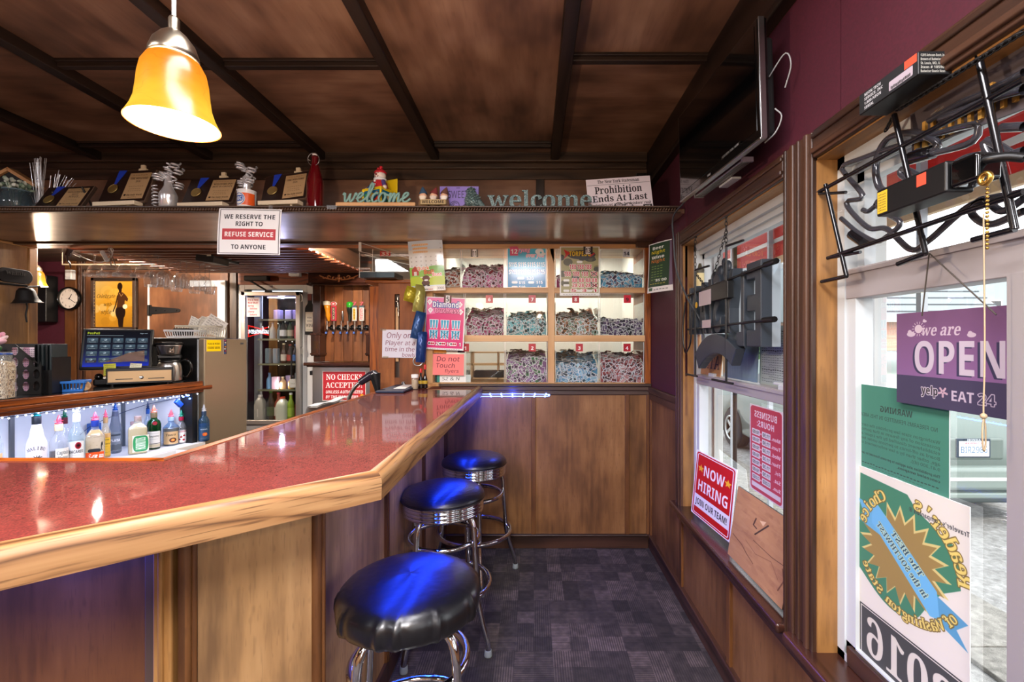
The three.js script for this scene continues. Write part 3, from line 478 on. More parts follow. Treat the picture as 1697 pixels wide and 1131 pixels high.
// ---------- pendant lamps ----------
{
  const shade = dataTex(256, 256, (u, v) => {   // marbled amber glass, paler towards the rim
    const vein = Math.abs(Math.sin((u * 9 + fbm(u * 6, v * 4, 5, 3, 6, 4) * 3 + v * 2) * 2)), k = vein < 0.05 ? 0.93 : 1, n = 0.92 + 0.16 * fbm(u * 8, v * 6, 15, 3, 8, 6);
    const c = mix([255, 206, 66], [252, 140, 24], sat(v * 1.35 - 0.25)); return c.map((x) => x * k * n);
  });
  const outer = std({ color: 0x6a3c08, map: shade, roughness: 0.25, emissive: 0xffffff, emissiveMap: shade, emissiveIntensity: 0.85 });
  const inner = std({ color: 0xffffff, roughness: 0.6, emissive: 0xfff4e0, emissiveIntensity: 1.6 });
  function pendant(label, x, y, d, ceilY, s = 1) {
    const t = thing('pendant_lamp', label, 'lamp', [x, y, -d]);
    const P = [[0.069, 0], [0.067, 0.004], [0.0605, 0.018], [0.055, 0.036], [0.0525, 0.056], [0.0505, 0.078], [0.047, 0.097], [0.0395, 0.112], [0.028, 0.121], [0.02, 0.124]].map(([r, yy]) => [r * s, yy * s]);
    const g = lathe(P, 48), uv = g.attributes.uv, p = g.attributes.position; for (let i = 0; i < uv.count; i++) uv.setXY(i, uv.getX(i), p.getY(i) / (0.124 * s));
    const sh = mesh('lamp_shade', g, outer, t);
    mesh('lamp_liner', lathe(P.map(([r, yy]) => [r - 0.0022, yy + 0.0004]).reverse(), 48), inner, t);
    mesh('lamp_cap', lathe([[0.0, 0.165], [0.012, 0.165], [0.02, 0.158], [0.031, 0.143], [0.0365, 0.127], [0.0375, 0.118], [0.034, 0.117], [0, 0.117]].reverse().map(([r, yy]) => [r * s, yy * s]), 40), M.nickel, t);
    mesh('lamp_collar', lathe([[0.0085, 0.163], [0.0085, 0.186], [0.0065, 0.19], [0, 0.19]].map(([r, yy]) => [r * s, yy * s]), 20), M.nickel, t);
    mesh('lamp_cord', rod([0, 0.188 * s, 0], [0, ceilY - y, 0], 0.0034, 8), paint(0xcfcfcf, 0.3), t);
    mesh('bulb', ball(0.024, 0, 0.045, 0, 16, 12), std({ color: 0xffffff, emissive: 0xffe0b0, emissiveIntensity: 2.5 }), t);
    const l = new THREE.PointLight(0xffdfbe, LAMP.pendant); l.position.set(0, 0.045, 0); l.castShadow = true; l.shadow.radius = 1.2; t.add(l);
    return t;
  }
  pendant('amber marbled glass pendant lamp hanging over the near end of the bar', -0.632, 1.762, 0.8, CEIL);
  pendant('amber glass pendant lamp glowing beside the tan partition by the clock', -3.83, 1.815, 3.5, 2.2);
  // one more pendant added behind the camera, for fill light
  pendant('added amber glass pendant lamp for fill light behind the camera', 0.1, 1.762, -1.2, CEIL);
  for (const [x, l, z] of [[-1.45, 'unseen round ceiling light in the server passage near the taps', -3.4], [-3.45, 'unseen round ceiling light in the server passage over the register', -3.6]]) { const t = thing('unseen_ceiling_light', l, 'light', [x, 2.215, z]); mesh('light_dish', lathe([[0, -0.05], [0.09, -0.045], [0.12, -0.02], [0.12, 0], [0, 0]], 28), std({ color: 0xffffff, emissive: 0xffe6c0, emissiveIntensity: 1.5 }), t); const p = new THREE.PointLight(0xffeedc, LAMP.backBar * (x > -2 ? 0.65 : 0.85)); p.position.set(0, -0.09, 0); t.add(p); }  // out of view, placed to light the back-bar passage
}

// ---------- television hung over the window ----------
{
  const A = V(0.677, 2.345, -1.357), B = V(0.636, 2.366, -1.967);
  const t = thing('television', 'black flat-screen television mounted high on the maroon wall over the window', 'television', [(A.x + B.x) / 2, 1.99, (A.z + B.z) / 2]);
  t.rotation.order = 'YXZ'; t.rotation.y = -PI / 2 - Math.atan2(0.041, 0.61) * -1; t.rotation.x = 0.03;
  const w = 0.615, h = 0.362;
  mesh('bezel', bx(-w / 2, w / 2, 0, h, -0.03, 0, 'x', 0.006), M.blackGloss, t);
  mesh('television_screen', bx(-w / 2 + 0.018, w / 2 - 0.018, 0.03, h - 0.018, -0.002, 0.0012, 'x'), phy({ color: 0x020304, roughness: 0.1, clearcoat: 0.6, clearcoatRoughness: 0.03 }), t);
  mesh('chrome_rim', [bx(-w / 2 - 0.001, w / 2 + 0.001, -0.004, 0.003, -0.018, 0.002, 'x', 0.002), bx(w / 2 - 0.002, w / 2 + 0.002, 0, h, -0.02, -0.002, 'x', 0.001), bx(-w / 2 - 0.002, -w / 2 + 0.002, 0, h, -0.02, -0.002, 'x', 0.001)], M.steel, t);
  mesh('back_housing', [bx(-w / 2 + 0.04, w / 2 - 0.04, 0.03, h - 0.03, -0.075, -0.03, 'x', 0.012), bx(-0.12, 0.12, 0.08, 0.26, -0.11, -0.07, 'x', 0.006)], M.blackMatte, t);
  const gr = []; for (let i = 0; i < 5; i++) gr.push(bx(-0.2, 0.16, -0.013, -0.008, -0.026 - i * 0.007, -0.022 - i * 0.007)); mesh('speaker_grille', [...gr, bx(-0.21, -0.2, -0.016, 0, -0.056, -0.018), bx(0.16, 0.17, -0.016, 0, -0.056, -0.018)], M.steel, t);
  mesh('control_panel', bx(-0.07, 0.03, -0.022, -0.014, -0.09, -0.055, 'x', 0.002), paint(0xb8bcc0), t);
  const logo = print(96, 28, (c, W, H) => { fill(c, '#060606', 0, 0, W, H); txt(c, 'VIZIO', W / 2, 22, 22, { color: '#b8b8b8', w: 70 }); });
  mesh('brand_mark', plane(0.034, 0.01, logo).translate(-0.03, 0.014, 0.0014), printMat(logo, 'gloss'), t);
  const small = print(260, 24, (c, W, H) => { fill(c, '#060606', 0, 0, W, H); txt(c, 'LCD HDTV  720p  HDMI', W / 2, 18, 18, { color: '#8a8a8a', w: 220 }); });
  mesh('print_line', plane(0.13, 0.011, small).translate(0.13, 0.036, 0.0016), printMat(small, 'gloss'), t);
  mesh('loose_cable', tube([[w / 2 - 0.03, 0.2, -0.05], [w / 2 + 0.02, 0.24, -0.07], [w / 2 + 0.03, 0.2, -0.08], [w / 2, 0.15, -0.08]], 0.0022, 20, 6), paint(0x9fa2a4), t);
  mesh('loose_cable', tube([[w / 2 - 0.005, 0.09, -0.05], [w / 2 + 0.01, 0.06, -0.06], [w / 2 - 0.004, 0.02, -0.05], [w / 2 - 0.03, -0.002, -0.03]], 0.0022, 20, 6), paint(0x9fa2a4), t);
  const c = mesh('power_cable', tube([[0.7, 2.3, -1.99], [0.7, 2.06, -2.02], [0.708, 2.02, -2.3], [0.712, 1.9, -2.31], [0.722, 1.75, -2.3], [0.75, 1.6, -2.22], [0.79, 1.46, -2.13], [0.79, 1.3, -2.1]], 0.0042, 60, 7), paint(0x3c4044, 0.5)); tag(c, 'thin dark cable running down from the television past the window frame', 'cable');
  const pl = thing('wall_outlet', 'black outlet box with plug and cord on the ceiling trim beside the television', 'outlet', [0.71, 2.47, -DB + 0.03]);
  mesh('outlet_box', bx(-0.03, 0.035, -0.03, 0.03, 0, 0.03, 'y', 0.005), M.black, pl); mesh('plug', bx(-0.012, 0.014, -0.012, 0.012, 0.03, 0.05, 'y', 0.004), M.black, pl);
  mesh('cord', tube([[0, 0, 0.05], [-0.005, -0.03, 0.055], [-0.006, -0.12, 0.03], [-0.004, -0.26, 0.035], [0.004, -0.36, 0.06], [0.04, -0.385, 0.1]], 0.0032, 40, 6), M.black, pl);
}

// ---------- pull-tab ticket case over the wainscot ----------
{
  const S = 246.4, CX = (px) => (px - 884) / S, CY = (py) => EYE - (py - 568) / S, D0 = DB, D1 = DB + 0.34;
  const c = thing('ticket_case', 'light wooden wall case with three rows of pull-tab ticket compartments', 'ticket case', [0, 0, 0]);
  mesh('top_rail', bd(CX(708), CX(1078), CY(413), CY(403), D0 - 0.015, D1, 'x', 0.004), M.pine, c);
  mesh('shelf_board', bd(CX(718), CX(1070), CY(486), CY(477), D0 - 0.012, D1, 'x', 0.003), M.pine, c);
  mesh('shelf_board', bd(CX(718), CX(1070), CY(566.5), CY(556), D0 - 0.012, D1, 'x', 0.003), M.pine, c);
  mesh('bottom_rail', bd(CX(708), CX(1078), 1.104, CY(634.5), D0 - 0.015, D1, 'x', 0.003), M.pine, c);
  mesh('side_stile', bd(CX(707), CX(718), 1.105, CY(410), D0 - 0.016, D1, 'y', 0.003), M.pine, c);
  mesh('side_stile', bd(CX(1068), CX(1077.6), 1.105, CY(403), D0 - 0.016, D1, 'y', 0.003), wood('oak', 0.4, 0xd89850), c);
  mesh('middle_stile', bd(CX(908), CX(919), 1.105, CY(410), D0 - 0.014, D1, 'y', 0.003), M.pine, c);
  mesh('shelf_bracket', extrude(shapeOf([[0, 0], [0.028, 0], [0.028, -0.1], [0.01, -0.04]]), 0.012).translate(CX(911), CY(413), -D0 + 0.002), M.pine, c);
  mesh('corner_brace', bd(CX(1052), CX(1092), CY(412), CY(402), D0 - 0.06, D0 - 0.02, 'x', 0.004), M.trimRed, c);

  // number tags
  const tagPrint = (n, bg, fg, bar) => print(48, 56, (g, w, h) => { fill(g, bg, 0, 0, w, h); if (bar) { fill(g, '#f4f4f4', 12, 2, 24, 52); txt(g, n, w / 2, 46, 48, { color: '#111', w: n.length > 1 ? 26 : 20 }); } else txt(g, n, w / 2, 44, n.length > 1 ? 36 : 34, { color: fg }); });
  const tags = { 11: tagPrint('11', '#2a0d10', '#fff', true), 13: tagPrint('13', '#1a1214', '#fff', true), 5: tagPrint('5', '#5a0a18', '#fff', true), 12: tagPrint('12', '#e0487c', '#fff'), 14: tagPrint('14', '#dfe8f0', '#0c1c3c'), 9: tagPrint('9', '#d81838', '#151015') };
  for (const n of ['1', '2', '3', '4', '6', '7', '8']) tags[n] = tagPrint(n, '#b8142c', '#fff');

  // compartments: [number, x0, x1, row top, row bottom, tag px, ticket colours, fill height, words]
  const Y = { 1: [413, 477], 2: [486, 556], 3: [566.5, 634.5] };
  const PAL = {
    pinkBlack: [0xd879a4, 0x5a2436, 0xe8b2c4, 0x8a2030], pale: [0xd8a890, 0xe8d8c8, 0xa84830, 0x604038], maroonPink: [0xb04470, 0x6a2438, 0xd490b0, 0x3c2028], teal: [0x58b4c0, 0x2c6068, 0x90d4dc, 0x203c44],
    rust: [0xa8683c, 0x5c3a24, 0x88a490, 0x3c2c20], plum: [0x5c4468, 0x382c40, 0x7c6888, 0x241c28], violet: [0x8c5c90, 0x3c7048, 0xb488b4, 0x40284c], blue: [0x5c9cc0, 0x34607c, 0xa8c8d8, 0x28404c], brick: [0xb05450, 0x803438, 0xc88884, 0x502428], slate: [0x4c9cc4, 0x785874, 0x68b4d8, 0x604c60],
  };
  function ticketPile(label, x0, x1, y0, yf, yb, pal, n, dark) {
    const g = [], zf = -D0 - 0.012, zb = -D1 + 0.03, top = (x, t) => y0 + (yf + (yb - yf) * Math.pow(t, 0.8)) * (0.86 + 0.26 * vnoise(x * 22, t * 5, Math.round(x0 * 99 + y0 * 31)));
    // heap body
    const NX = 14, NZ = 10, P = [], I = [];
    for (let j = 0; j <= NZ; j++) for (let i = 0; i <= NX; i++) { const x = x0 + (x1 - x0) * i / NX, t = j / NZ; P.push(x, top(x, t) - 0.012, zf - 0.012 + (zb - zf) * t); }
    for (let j = 0; j < NZ; j++) for (let i = 0; i < NX; i++) { const a = j * (NX + 1) + i, b = a + 1, q = a + NX + 1, d = q + 1; I.push(a, d, b, a, q, d); }
    for (let i = 0; i < NX; i++) { const a = i, b = i + 1, k = P.length / 3; P.push(P[a * 3], y0, P[2], P[b * 3], y0, P[2]); I.push(a, b, k, b, k + 1, k); }
    const hb = new THREE.BufferGeometry(); hb.setAttribute('position', new THREE.Float32BufferAttribute(P, 3)); hb.setIndex(I); hb.computeVertexNormals(); g.push(tint(hb, pal[0]));
    const put = (x, y, z, rx, ry, rz, edge, inner) => {
      const w = rr(0.042, 0.052), h = rr(0.021, 0.026), a = tint(new THREE.BoxGeometry(w, h, 0.0012), edge), b = tint(new THREE.BoxGeometry(w * 0.86, h * 0.76, 0.0018), inner), s = tint(new THREE.BoxGeometry(w * 0.34, h * 0.5, 0.0024).translate(w * 0.16 * (rnd() < 0.5 ? -1 : 1), 0, 0), rnd() < 0.5 ? pal[2] : pal[3]);
      const m = new THREE.Matrix4().makeRotationFromEuler(new THREE.Euler(rx, ry, rz, 'YXZ')).setPosition(x, y, z);
      for (const q of [a, b, s]) g.push(q.applyMatrix4(m));
    };
    const pick = () => pal[Math.min(3, Math.floor(Math.pow(rnd(), 1.6) * 4))];
    for (let i = 0; i < n; i++) { const x = rr(x0 + 0.016, x1 - 0.016), Yt = top(x, 0); put(x, rr(y0 + 0.01, Yt), zf + rr(-0.008, 0.004), rr(-0.28, 0.2), rr(-0.25, 0.25), rr(-1.6, 1.6), 0xf6f2f2, pick()); }
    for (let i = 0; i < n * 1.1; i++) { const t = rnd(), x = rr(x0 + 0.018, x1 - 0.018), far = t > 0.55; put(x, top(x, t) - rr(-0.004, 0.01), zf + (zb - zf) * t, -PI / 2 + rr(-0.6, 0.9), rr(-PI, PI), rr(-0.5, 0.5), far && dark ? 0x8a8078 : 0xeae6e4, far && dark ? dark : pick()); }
    const m = mesh('ticket_pile', g, std({ vertexColors: true, roughness: 0.6 })); return tag(m, label, 'ticket pile', 'heaps of pull-tab tickets in the case', 'stuff');
  }
  const edgeM = std({ color: 0xdfe4e2, roughness: 0.2 });
  const bins = [
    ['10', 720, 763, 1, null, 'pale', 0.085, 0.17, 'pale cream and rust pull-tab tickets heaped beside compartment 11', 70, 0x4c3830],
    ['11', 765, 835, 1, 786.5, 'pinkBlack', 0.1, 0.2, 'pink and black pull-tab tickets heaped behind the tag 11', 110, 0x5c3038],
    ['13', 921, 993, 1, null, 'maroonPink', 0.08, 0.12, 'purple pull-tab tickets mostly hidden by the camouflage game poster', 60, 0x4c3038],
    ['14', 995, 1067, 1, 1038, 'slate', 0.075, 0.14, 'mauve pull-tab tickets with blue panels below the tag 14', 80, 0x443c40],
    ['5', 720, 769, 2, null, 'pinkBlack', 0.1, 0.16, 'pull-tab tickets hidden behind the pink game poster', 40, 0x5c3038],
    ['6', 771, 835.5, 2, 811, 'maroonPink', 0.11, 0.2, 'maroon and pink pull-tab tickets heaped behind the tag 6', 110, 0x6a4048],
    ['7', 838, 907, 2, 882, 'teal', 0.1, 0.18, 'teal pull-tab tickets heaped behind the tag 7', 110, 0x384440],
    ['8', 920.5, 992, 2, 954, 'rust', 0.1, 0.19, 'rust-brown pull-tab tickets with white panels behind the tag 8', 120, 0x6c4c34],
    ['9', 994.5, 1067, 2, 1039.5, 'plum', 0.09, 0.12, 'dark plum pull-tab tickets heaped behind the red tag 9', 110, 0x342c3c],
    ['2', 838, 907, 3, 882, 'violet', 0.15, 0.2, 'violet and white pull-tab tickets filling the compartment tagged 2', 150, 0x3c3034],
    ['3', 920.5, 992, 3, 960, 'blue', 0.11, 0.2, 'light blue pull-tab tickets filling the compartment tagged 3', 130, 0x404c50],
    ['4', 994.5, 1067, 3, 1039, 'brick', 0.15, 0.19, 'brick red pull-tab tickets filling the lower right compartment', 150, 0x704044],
    ['1', 772, 836, 3, 771.5, null, 0, 0, ''],
  ];
  for (const [n, a, b, row, tp, pal, yf, yb, words, cnt, dark] of bins) {
    const x0 = CX(a), x1 = CX(b), y0 = CY(Y[row][1]) + 0.001, y1 = CY(Y[row][0]) - 0.004, ht = y1 - y0;
    const t = thing('ticket_bin', pal ? 'clear acrylic bin holding ' + words.replace(/ heaped.*| filling.*| mostly.*| behind.*| below.*| hidden.*/, '') + ' in row ' + ['one', 'two', 'three'][row - 1] : 'empty clear acrylic bin tagged 1 beside the pink note', 'bin', [(x0 + x1) / 2, y0, -D0], 'clear acrylic ticket bins');
    const w = x1 - x0;
    mesh('front_pane', bx(-w / 2, w / 2, 0, ht, -0.004, -0.003), M.acrylic, t);
    mesh('side_pane', bx(-w / 2, -w / 2 + 0.001, 0, ht * 0.8, -0.3, -0.004), M.acrylic, t);
    mesh('side_pane', bx(w / 2 - 0.001, w / 2, 0, ht * 0.8, -0.3, -0.004), M.acrylic, t);
    const ed = 0.0022; for (const e of [-w / 2, w / 2 - ed]) mesh('bright_edge', bx(e, e + ed, 0, ht, -0.005, 0), edgeM, t);
    if (tp && tags[n]) mesh('number_tag', sheetGeo(0.048, 0.052, 0.001, tags[n]).translate(CX(tp) - (x0 + x1) / 2, ht - 0.062 + (row === 1 ? 0.012 : 0), 0.003), [M.paper, M.paper, M.paper, M.paper, printMat(tags[n], 'gloss'), M.paper], t);
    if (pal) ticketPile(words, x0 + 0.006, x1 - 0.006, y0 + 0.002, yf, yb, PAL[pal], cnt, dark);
  }
  // wooden boxes standing in the empty compartment
  const bxs = thing('wooden_rack', 'pale wooden pigeonhole rack standing behind the empty acrylic bin', 'rack', [CX(804), CY(634), -D1 + 0.02]);
  mesh('frame', [bx(-0.13, 0.13, 0, 0.012, -0.05, 0.05, 'x'), bx(-0.13, 0.13, 0.1, 0.115, -0.05, 0.05, 'x'), bx(-0.13, 0.13, 0.19, 0.2, -0.05, 0.05, 'x'), bx(-0.13, -0.12, 0, 0.2, -0.05, 0.05), bx(0.06, 0.07, 0, 0.2, -0.05, 0.05), bx(0.12, 0.13, 0, 0.2, -0.05, 0.05)], M.pine, bxs);
  mesh('dark_tray', bx(-0.11, 0.12, 0.012, 0.062, -0.04, 0.06, 'x', 0.004), M.blackMatte, bxs);

  // unseen tube light, placed to brighten the recess behind the bins
  const L = thing('unseen_tube_light', 'unseen white tube light fitting that lights the recess behind the ticket case', 'light', [0.05, 2.21, -3.75]);
  mesh('fitting', bx(-0.6, 0.6, -0.04, 0.008, -0.06, 0.06, 'x', 0.006), M.white, L);
  mesh('light_tube', rod([-0.58, -0.055, 0], [0.58, -0.055, 0], 0.014, 12), std({ color: 0xffffff, emissive: 0xfff6e6, emissiveIntensity: 3 }), L);
  const al = new THREE.RectAreaLight(0xfff0da, LAMP.caseTube, 1.15, 0.1); al.position.set(0, -0.075, 0); al.rotation.x = -PI / 2; L.add(al);

  // game posters and notes fixed to the case
  const P60 = print(240, 340, (g, w, h) => {
    fill(g, '#d8e8f4', 0, 0, w, h); fill(g, '#f0efe6', 0, 60, w, 120); for (let r = 0; r < 3; r++) for (let k = 0; k < 7; k++) txt(g, '$' + ['300', '60', '50'][r], 44 + k * 13, 34 + r * 24, 16, { color: '#f0a020', stroke: '#fff', lw: 2 });
    for (let r = 0; r < 10; r++) for (let k = 0; k < 7; k++) if (r > 2 || k > 5) txt(g, String(1 + k + r * 7), 18 + k * 34, 30 + r * 28, 10, { color: '#6a5c4c', font: 'normal' });
    fill(g, '#98cc4c', 0, 176, w, 120); disc(g, '#7cbc3c', 190, 196, 90, 26); fill(g, '#c4d838', 0, 240, w, 60);
    poly(g, '#c04830', [[16, 232], [16, 190], [40, 168], [64, 190], [64, 232]]); poly(g, '#f0e4d8', [[30, 232], [30, 206], [50, 206], [50, 232]]);
    txt(g, 'Quick', 96, 196, 30, { color: '#f07820', stroke: '#fff', lw: 5 }); txt(g, 'Bull', 134, 226, 38, { color: '#f49030', stroke: '#7a2c10', lw: 5 }); txt(g, 'Bust', 188, 240, 30, { color: '#e85830', stroke: '#fff', lw: 5 });
    disc(g, '#6a3c24', 112, 254, 26, 20); disc(g, '#5a3020', 108, 284, 28, 18); disc(g, '#f0e8dc', 82, 246, 10, 4); disc(g, '#f0e8dc', 142, 246, 10, 4); disc(g, '#2c1c14', 96, 300, 9, 6); disc(g, '#2c1c14', 126, 302, 9, 6); disc(g, '#fff', 112, 266, 14, 6);
    fill(g, '#eceae4', 0, 306, w, 34); txt(g, '3060', 206, 330, 22, { color: '#333', font: 'normal' }); scrawl(g, '#888', 2, 10, 322, 60, 6); txt(g, 'WIN', 108, 332, 12); txt(g, 'GOLD', 138, 332, 12, { color: '#c03020' });
  });
  const p1 = bent('game_poster', (u, v) => [(u - 0.5) * 0.226, v * 0.33, 0.012 * Math.sin(u * PI) + 0.01 * v], 8, 4, P60, { kind: 'gloss' }); p1.position.set(CX(710) * 0.975, CY(486) + 0.004, -D0 + 0.075); p1.rotation.z = 0.062; tag(p1, 'farm scene game poster with a barn and a bull, numbered 3060', 'poster');
  const P5 = print(240, 320, (g, w, h) => {
    fill(g, '#f4f0f4', 0, 0, w, h); fill(g, '#e0287c', 8, 6, w - 16, h - 18); poly(g, '#f080b4', [[8, 6], [w - 8, 6], [w - 8, 70], [8, 110]]); for (const [x, y] of [[30, 80], [212, 84], [24, 30], [206, 40]]) { poly(g, '#fff', [[x - 16, y], [x, y - 16], [x + 16, y], [x, y + 22]]); poly(g, '#f4c8dc', [[x - 8, y], [x, y - 8], [x + 8, y], [x, y + 12]]); }
    txt(g, 'Diamond', w / 2, 62, 46, { color: '#fff', stroke: '#3c4ca0', lw: 9, w: 160 }); txt(g, 'Duchess', w / 2 + 12, 96, 40, { color: '#f8a0c8', stroke: '#8c1c4c', lw: 6, w: 150, skew: -0.2 });
    txt(g, '♦♥♥', w / 2, 128, 22, { color: '#c02040', stroke: '#fff', lw: 8 });
    for (let r = 0; r < 2; r++) for (let k = 0; k < 3; k++) { const x = 30 + k * 66, y = 140 + r * 62; for (let i = 0; i < 3; i++) poly(g, '#fff', [[x + i * 17 - 4, y - 3], [x + i * 17 + 18, y - 3], [x + i * 17 + 13, y + 52], [x + i * 17 + 2, y + 52]]); for (let i = 0; i < 3; i++) poly(g, '#28a8d0', [[x + i * 17, y], [x + i * 17 + 14, y], [x + i * 17 + 11, y + 48], [x + i * 17 + 4, y + 48]]); if (r) { line(g, '#204060', 2.4, [[x - 2, y], [x + 52, y + 48]]); line(g, '#204060', 2.4, [[x + 52, y], [x - 2, y + 48]]); } }
    [['20', 84], ['10', 150], ['1', 216]].forEach(([n, x]) => { rrect(g, '#fff', x - 62, 272, 42, 20, 6); disc(g, '#c02040', x - 40, 282, 6); disc(g, '#c02040', x - 28, 282, 6); disc(g, '#444', x - 53, 282, 6); txt(g, n, x, 294, 30, { color: '#fff', stroke: '#7c1040', lw: 3 }); }); scrawl(g, '#999', 2, 20, 316, 200, 14);
  });
  const p2 = sheet('game_poster', 0.262, 0.348, 0.003, P5, { kind: 'gloss' }); p2.position.set(CX(735.5) * 0.985, CY(580), -D0 + 0.05); p2.rotation.z = -0.045; tag(p2, 'pink game poster with diamonds and rows of blue bars, tagged 5', 'poster');
  const tag5 = mesh('number_tag', sheetGeo(0.05, 0.05, 0.001, tags[5]).translate(0.012, 0.312, 0.003), [M.paper, M.paper, M.paper, M.paper, printMat(tags[5], 'gloss'), M.paper], p2);
  const P12 = print(240, 250, (g, w, h) => {
    const gr = g.createLinearGradient(0, 0, 0, h); gr.addColorStop(0, '#48c4e4'); gr.addColorStop(0.5, '#38b0dc'); gr.addColorStop(0.62, '#0c78b4'); gr.addColorStop(1, '#1088c4'); fill(g, '#f2f6f8', 0, 0, w, h); g.fillStyle = gr; g.fillRect(8, 6, w - 16, h);
    txt(g, 'crying', 96, 36, 34, { color: '#f8c8dc', stroke: '#b0407c', lw: 4, skew: 0.2, w: 84 }); txt(g, 'over you', 168, 68, 32, { color: '#f0a0c0', stroke: '#fff', lw: 4, skew: 0.2, w: 110 }); disc(g, '#f6fafc', 196, 34, 26, 18); disc(g, '#f6fafc', 208, 48, 22, 12); disc(g, '#58c8e0', 204, 40, 6);
    for (let r = 0; r < 2; r++) for (let k = 0; k < 4; k++) { txt(g, '$115', 38 + k * 55, 126 + r * 44, 40, { color: '#fff', w: 50 }); if (r) line(g, '#1c3c7c', 3, [[26 + k * 55, 140], [56 + k * 55, 172]]); }
    rrect(g, '#fff', 64, 186, 42, 16, 6); txt(g, '$20', 140, 204, 26, { color: '#fff' }); rrect(g, '#fff', 30, 212, 36, 15, 6); txt(g, '$15', 92, 230, 24, { color: '#fff' }); rrect(g, '#fff', 128, 212, 36, 15, 6); txt(g, '$15', 196, 228, 24, { color: '#fff' }); rrect(g, '#fff', 30, 240, 36, 14, 6); txt(g, '$10', 92, 256, 24, { color: '#fff' }); txt(g, '$1', 196, 256, 24, { color: '#fff' });
  });
  const p3 = sheet('game_poster', CX(906) - CX(840), CY(409) - CY(477), 0.003, P12, { kind: 'gloss' }); p3.position.set((CX(840) + CX(906)) / 2, CY(477) + 0.001, -D0 + 0.012); tag(p3, 'sky blue game poster with rows of $115 prizes, tagged 12', 'poster');
  mesh('number_tag', sheetGeo(0.055, 0.062, 0.001, tags[12]).translate(-0.085, 0.212, 0.003), [M.paper, M.paper, M.paper, M.paper, printMat(tags[12], 'gloss'), M.paper], p3);
  const P13 = print(240, 296, (g, w, h) => {
    fill(g, '#f4f4f0', 0, 0, w, h); fill(g, '#a8a06c', 8, 6, w - 16, h - 24); for (let i = 0; i < 26; i++) disc(g, ['#585434', '#3c3c2c', '#c8c08c', '#7c7848'][i % 4], 8 + hash(i, 1, 3) * 224, 12 + hash(i, 2, 3) * 250, 14 + hash(i, 3, 3) * 26, 8 + hash(i, 4, 3) * 14);
    fill(g, '#f4f4f0', 0, h - 18, w, 18); fill(g, '#f4f4f0', 0, 0, 8, h); fill(g, '#f4f4f0', w - 8, 0, 8, h);
    disc(g, '#30302c', 130, 50, 84, 28); poly(g, '#d02020', [[24, 18], [60, 36], [60, 44], [24, 76], [36, 48]]); poly(g, '#c83040', [[172, 26], [212, 44], [180, 66]]); txt(g, 'TORPEDO', 122, 58, 40, { color: '#f0d020', stroke: '#604008', lw: 4, w: 132 });
    rrect(g, '#f0f0ea', 102, 86, 34, 14, 5);
    const row = (n, xs, y, s, x2) => xs.forEach((x, i) => { txt(g, n, x, y, s, { color: '#c01c2c', stroke: '#fbf6ee', lw: 5, w: n.length > 2 ? 42 : 34 }); if (x2 && i === xs.length - 1) { line(g, '#301010', 3.5, [[x - 18, y - s * 0.7], [x + 18, y]]); line(g, '#301010', 3.5, [[x + 18, y - s * 0.7], [x - 18, y]]); } });
    row('188', [78, 124, 170], 136, 40); row('188', [46, 98, 150, 204], 178, 40, true); row('88', [90, 130, 170, 208], 214, 34); row('28', [90, 130, 170, 208], 244, 30, true); row('5', [84], 272, 24); row('3', [146], 272, 24); row('1', [212], 272, 24); for (const [x, y] of [[22, 196], [22, 226], [22, 258], [100, 258], [160, 258]]) rrect(g, '#f0f0ea', x, y, 36, 14, 5);
    scrawl(g, '#888', 2, 20, 290, 200, 12);
  });
  const p4 = sheet('game_poster', CX(993) - CX(927.5), CY(410) - CY(491), 0.003, P13, { kind: 'gloss' }); p4.position.set((CX(927.5) + CX(993)) / 2, CY(491), -D0 + 0.022); tag(p4, 'camouflage game poster with a torpedo and red 188 prizes, tagged 13', 'poster');
  mesh('number_tag', sheetGeo(0.062, 0.05, 0.001, tags[13]).translate(0.055, 0.278, 0.003), [M.paper, M.paper, M.paper, M.paper, printMat(tags[13], 'gloss'), M.paper], p4);
  // notes
  const hand = (g, s, x, y, size, w, col) => txt(g, s, x, y, size, { font: 'normal', color: col, align: 'left', skew: 0.12, w });
  const N1 = print(240, 180, (g, w, h) => { fill(g, '#ff8c88', 0, 0, w, h); hand(g, 'Do not', 24, 62, 56, 180, '#7c2838'); hand(g, 'Touch', 22, 116, 52, 150, '#7c2838'); hand(g, 'flyers', 90, 156, 38, 110, '#7c2838'); });
  const n1 = sheet('paper_note', 0.208, 0.142, 0.0008, N1); n1.position.set(CX(743.5), CY(622), -D0 + 0.018); n1.rotation.z = -0.02; tag(n1, 'salmon pink handwritten note reading Do not Touch flyers', 'note');
  const N2 = print(240, 200, (g, w, h) => { fill(g, '#e9e6f2', 0, 0, w, h); hand(g, 'Only one', 26, 60, 54, 190, '#8c5468'); hand(g, 'Player at a', 18, 110, 46, 200, '#8c5468'); hand(g, 'time in the', 18, 154, 44, 196, '#8c5468'); hand(g, 'bowls', 130, 192, 38, 88, '#8c5468'); });
  const n2 = sheet('paper_note', 0.246, 0.19, 0.0008, N2); n2.position.set(CX(658.5) * 0.99, CY(593.5), -D0 - 0.032); n2.rotation.z = -0.015; tag(n2, 'white handwritten note reading Only one Player at a time in the bowls', 'note');
  for (const [x, y] of [[-0.118, 0.19], [0.11, 0.0], [-0.1, 0.0]]) mesh('tape', bx(x - 0.02, x + 0.02, y - 0.008, y + 0.008, 0, 0.001), glassMat(0xf4f0e4, 0.4), n2);
  const F = print(240, 60, (g, w, h) => { fill(g, '#f2f4f4', 0, 0, w, h); fill(g, '#1c3c3c', 0, 0, 14, h); fill(g, '#3c8c80', 14, 0, 18, h); hand(g, 'S2 & N', 46, 44, 34, 120, '#5c6064'); });
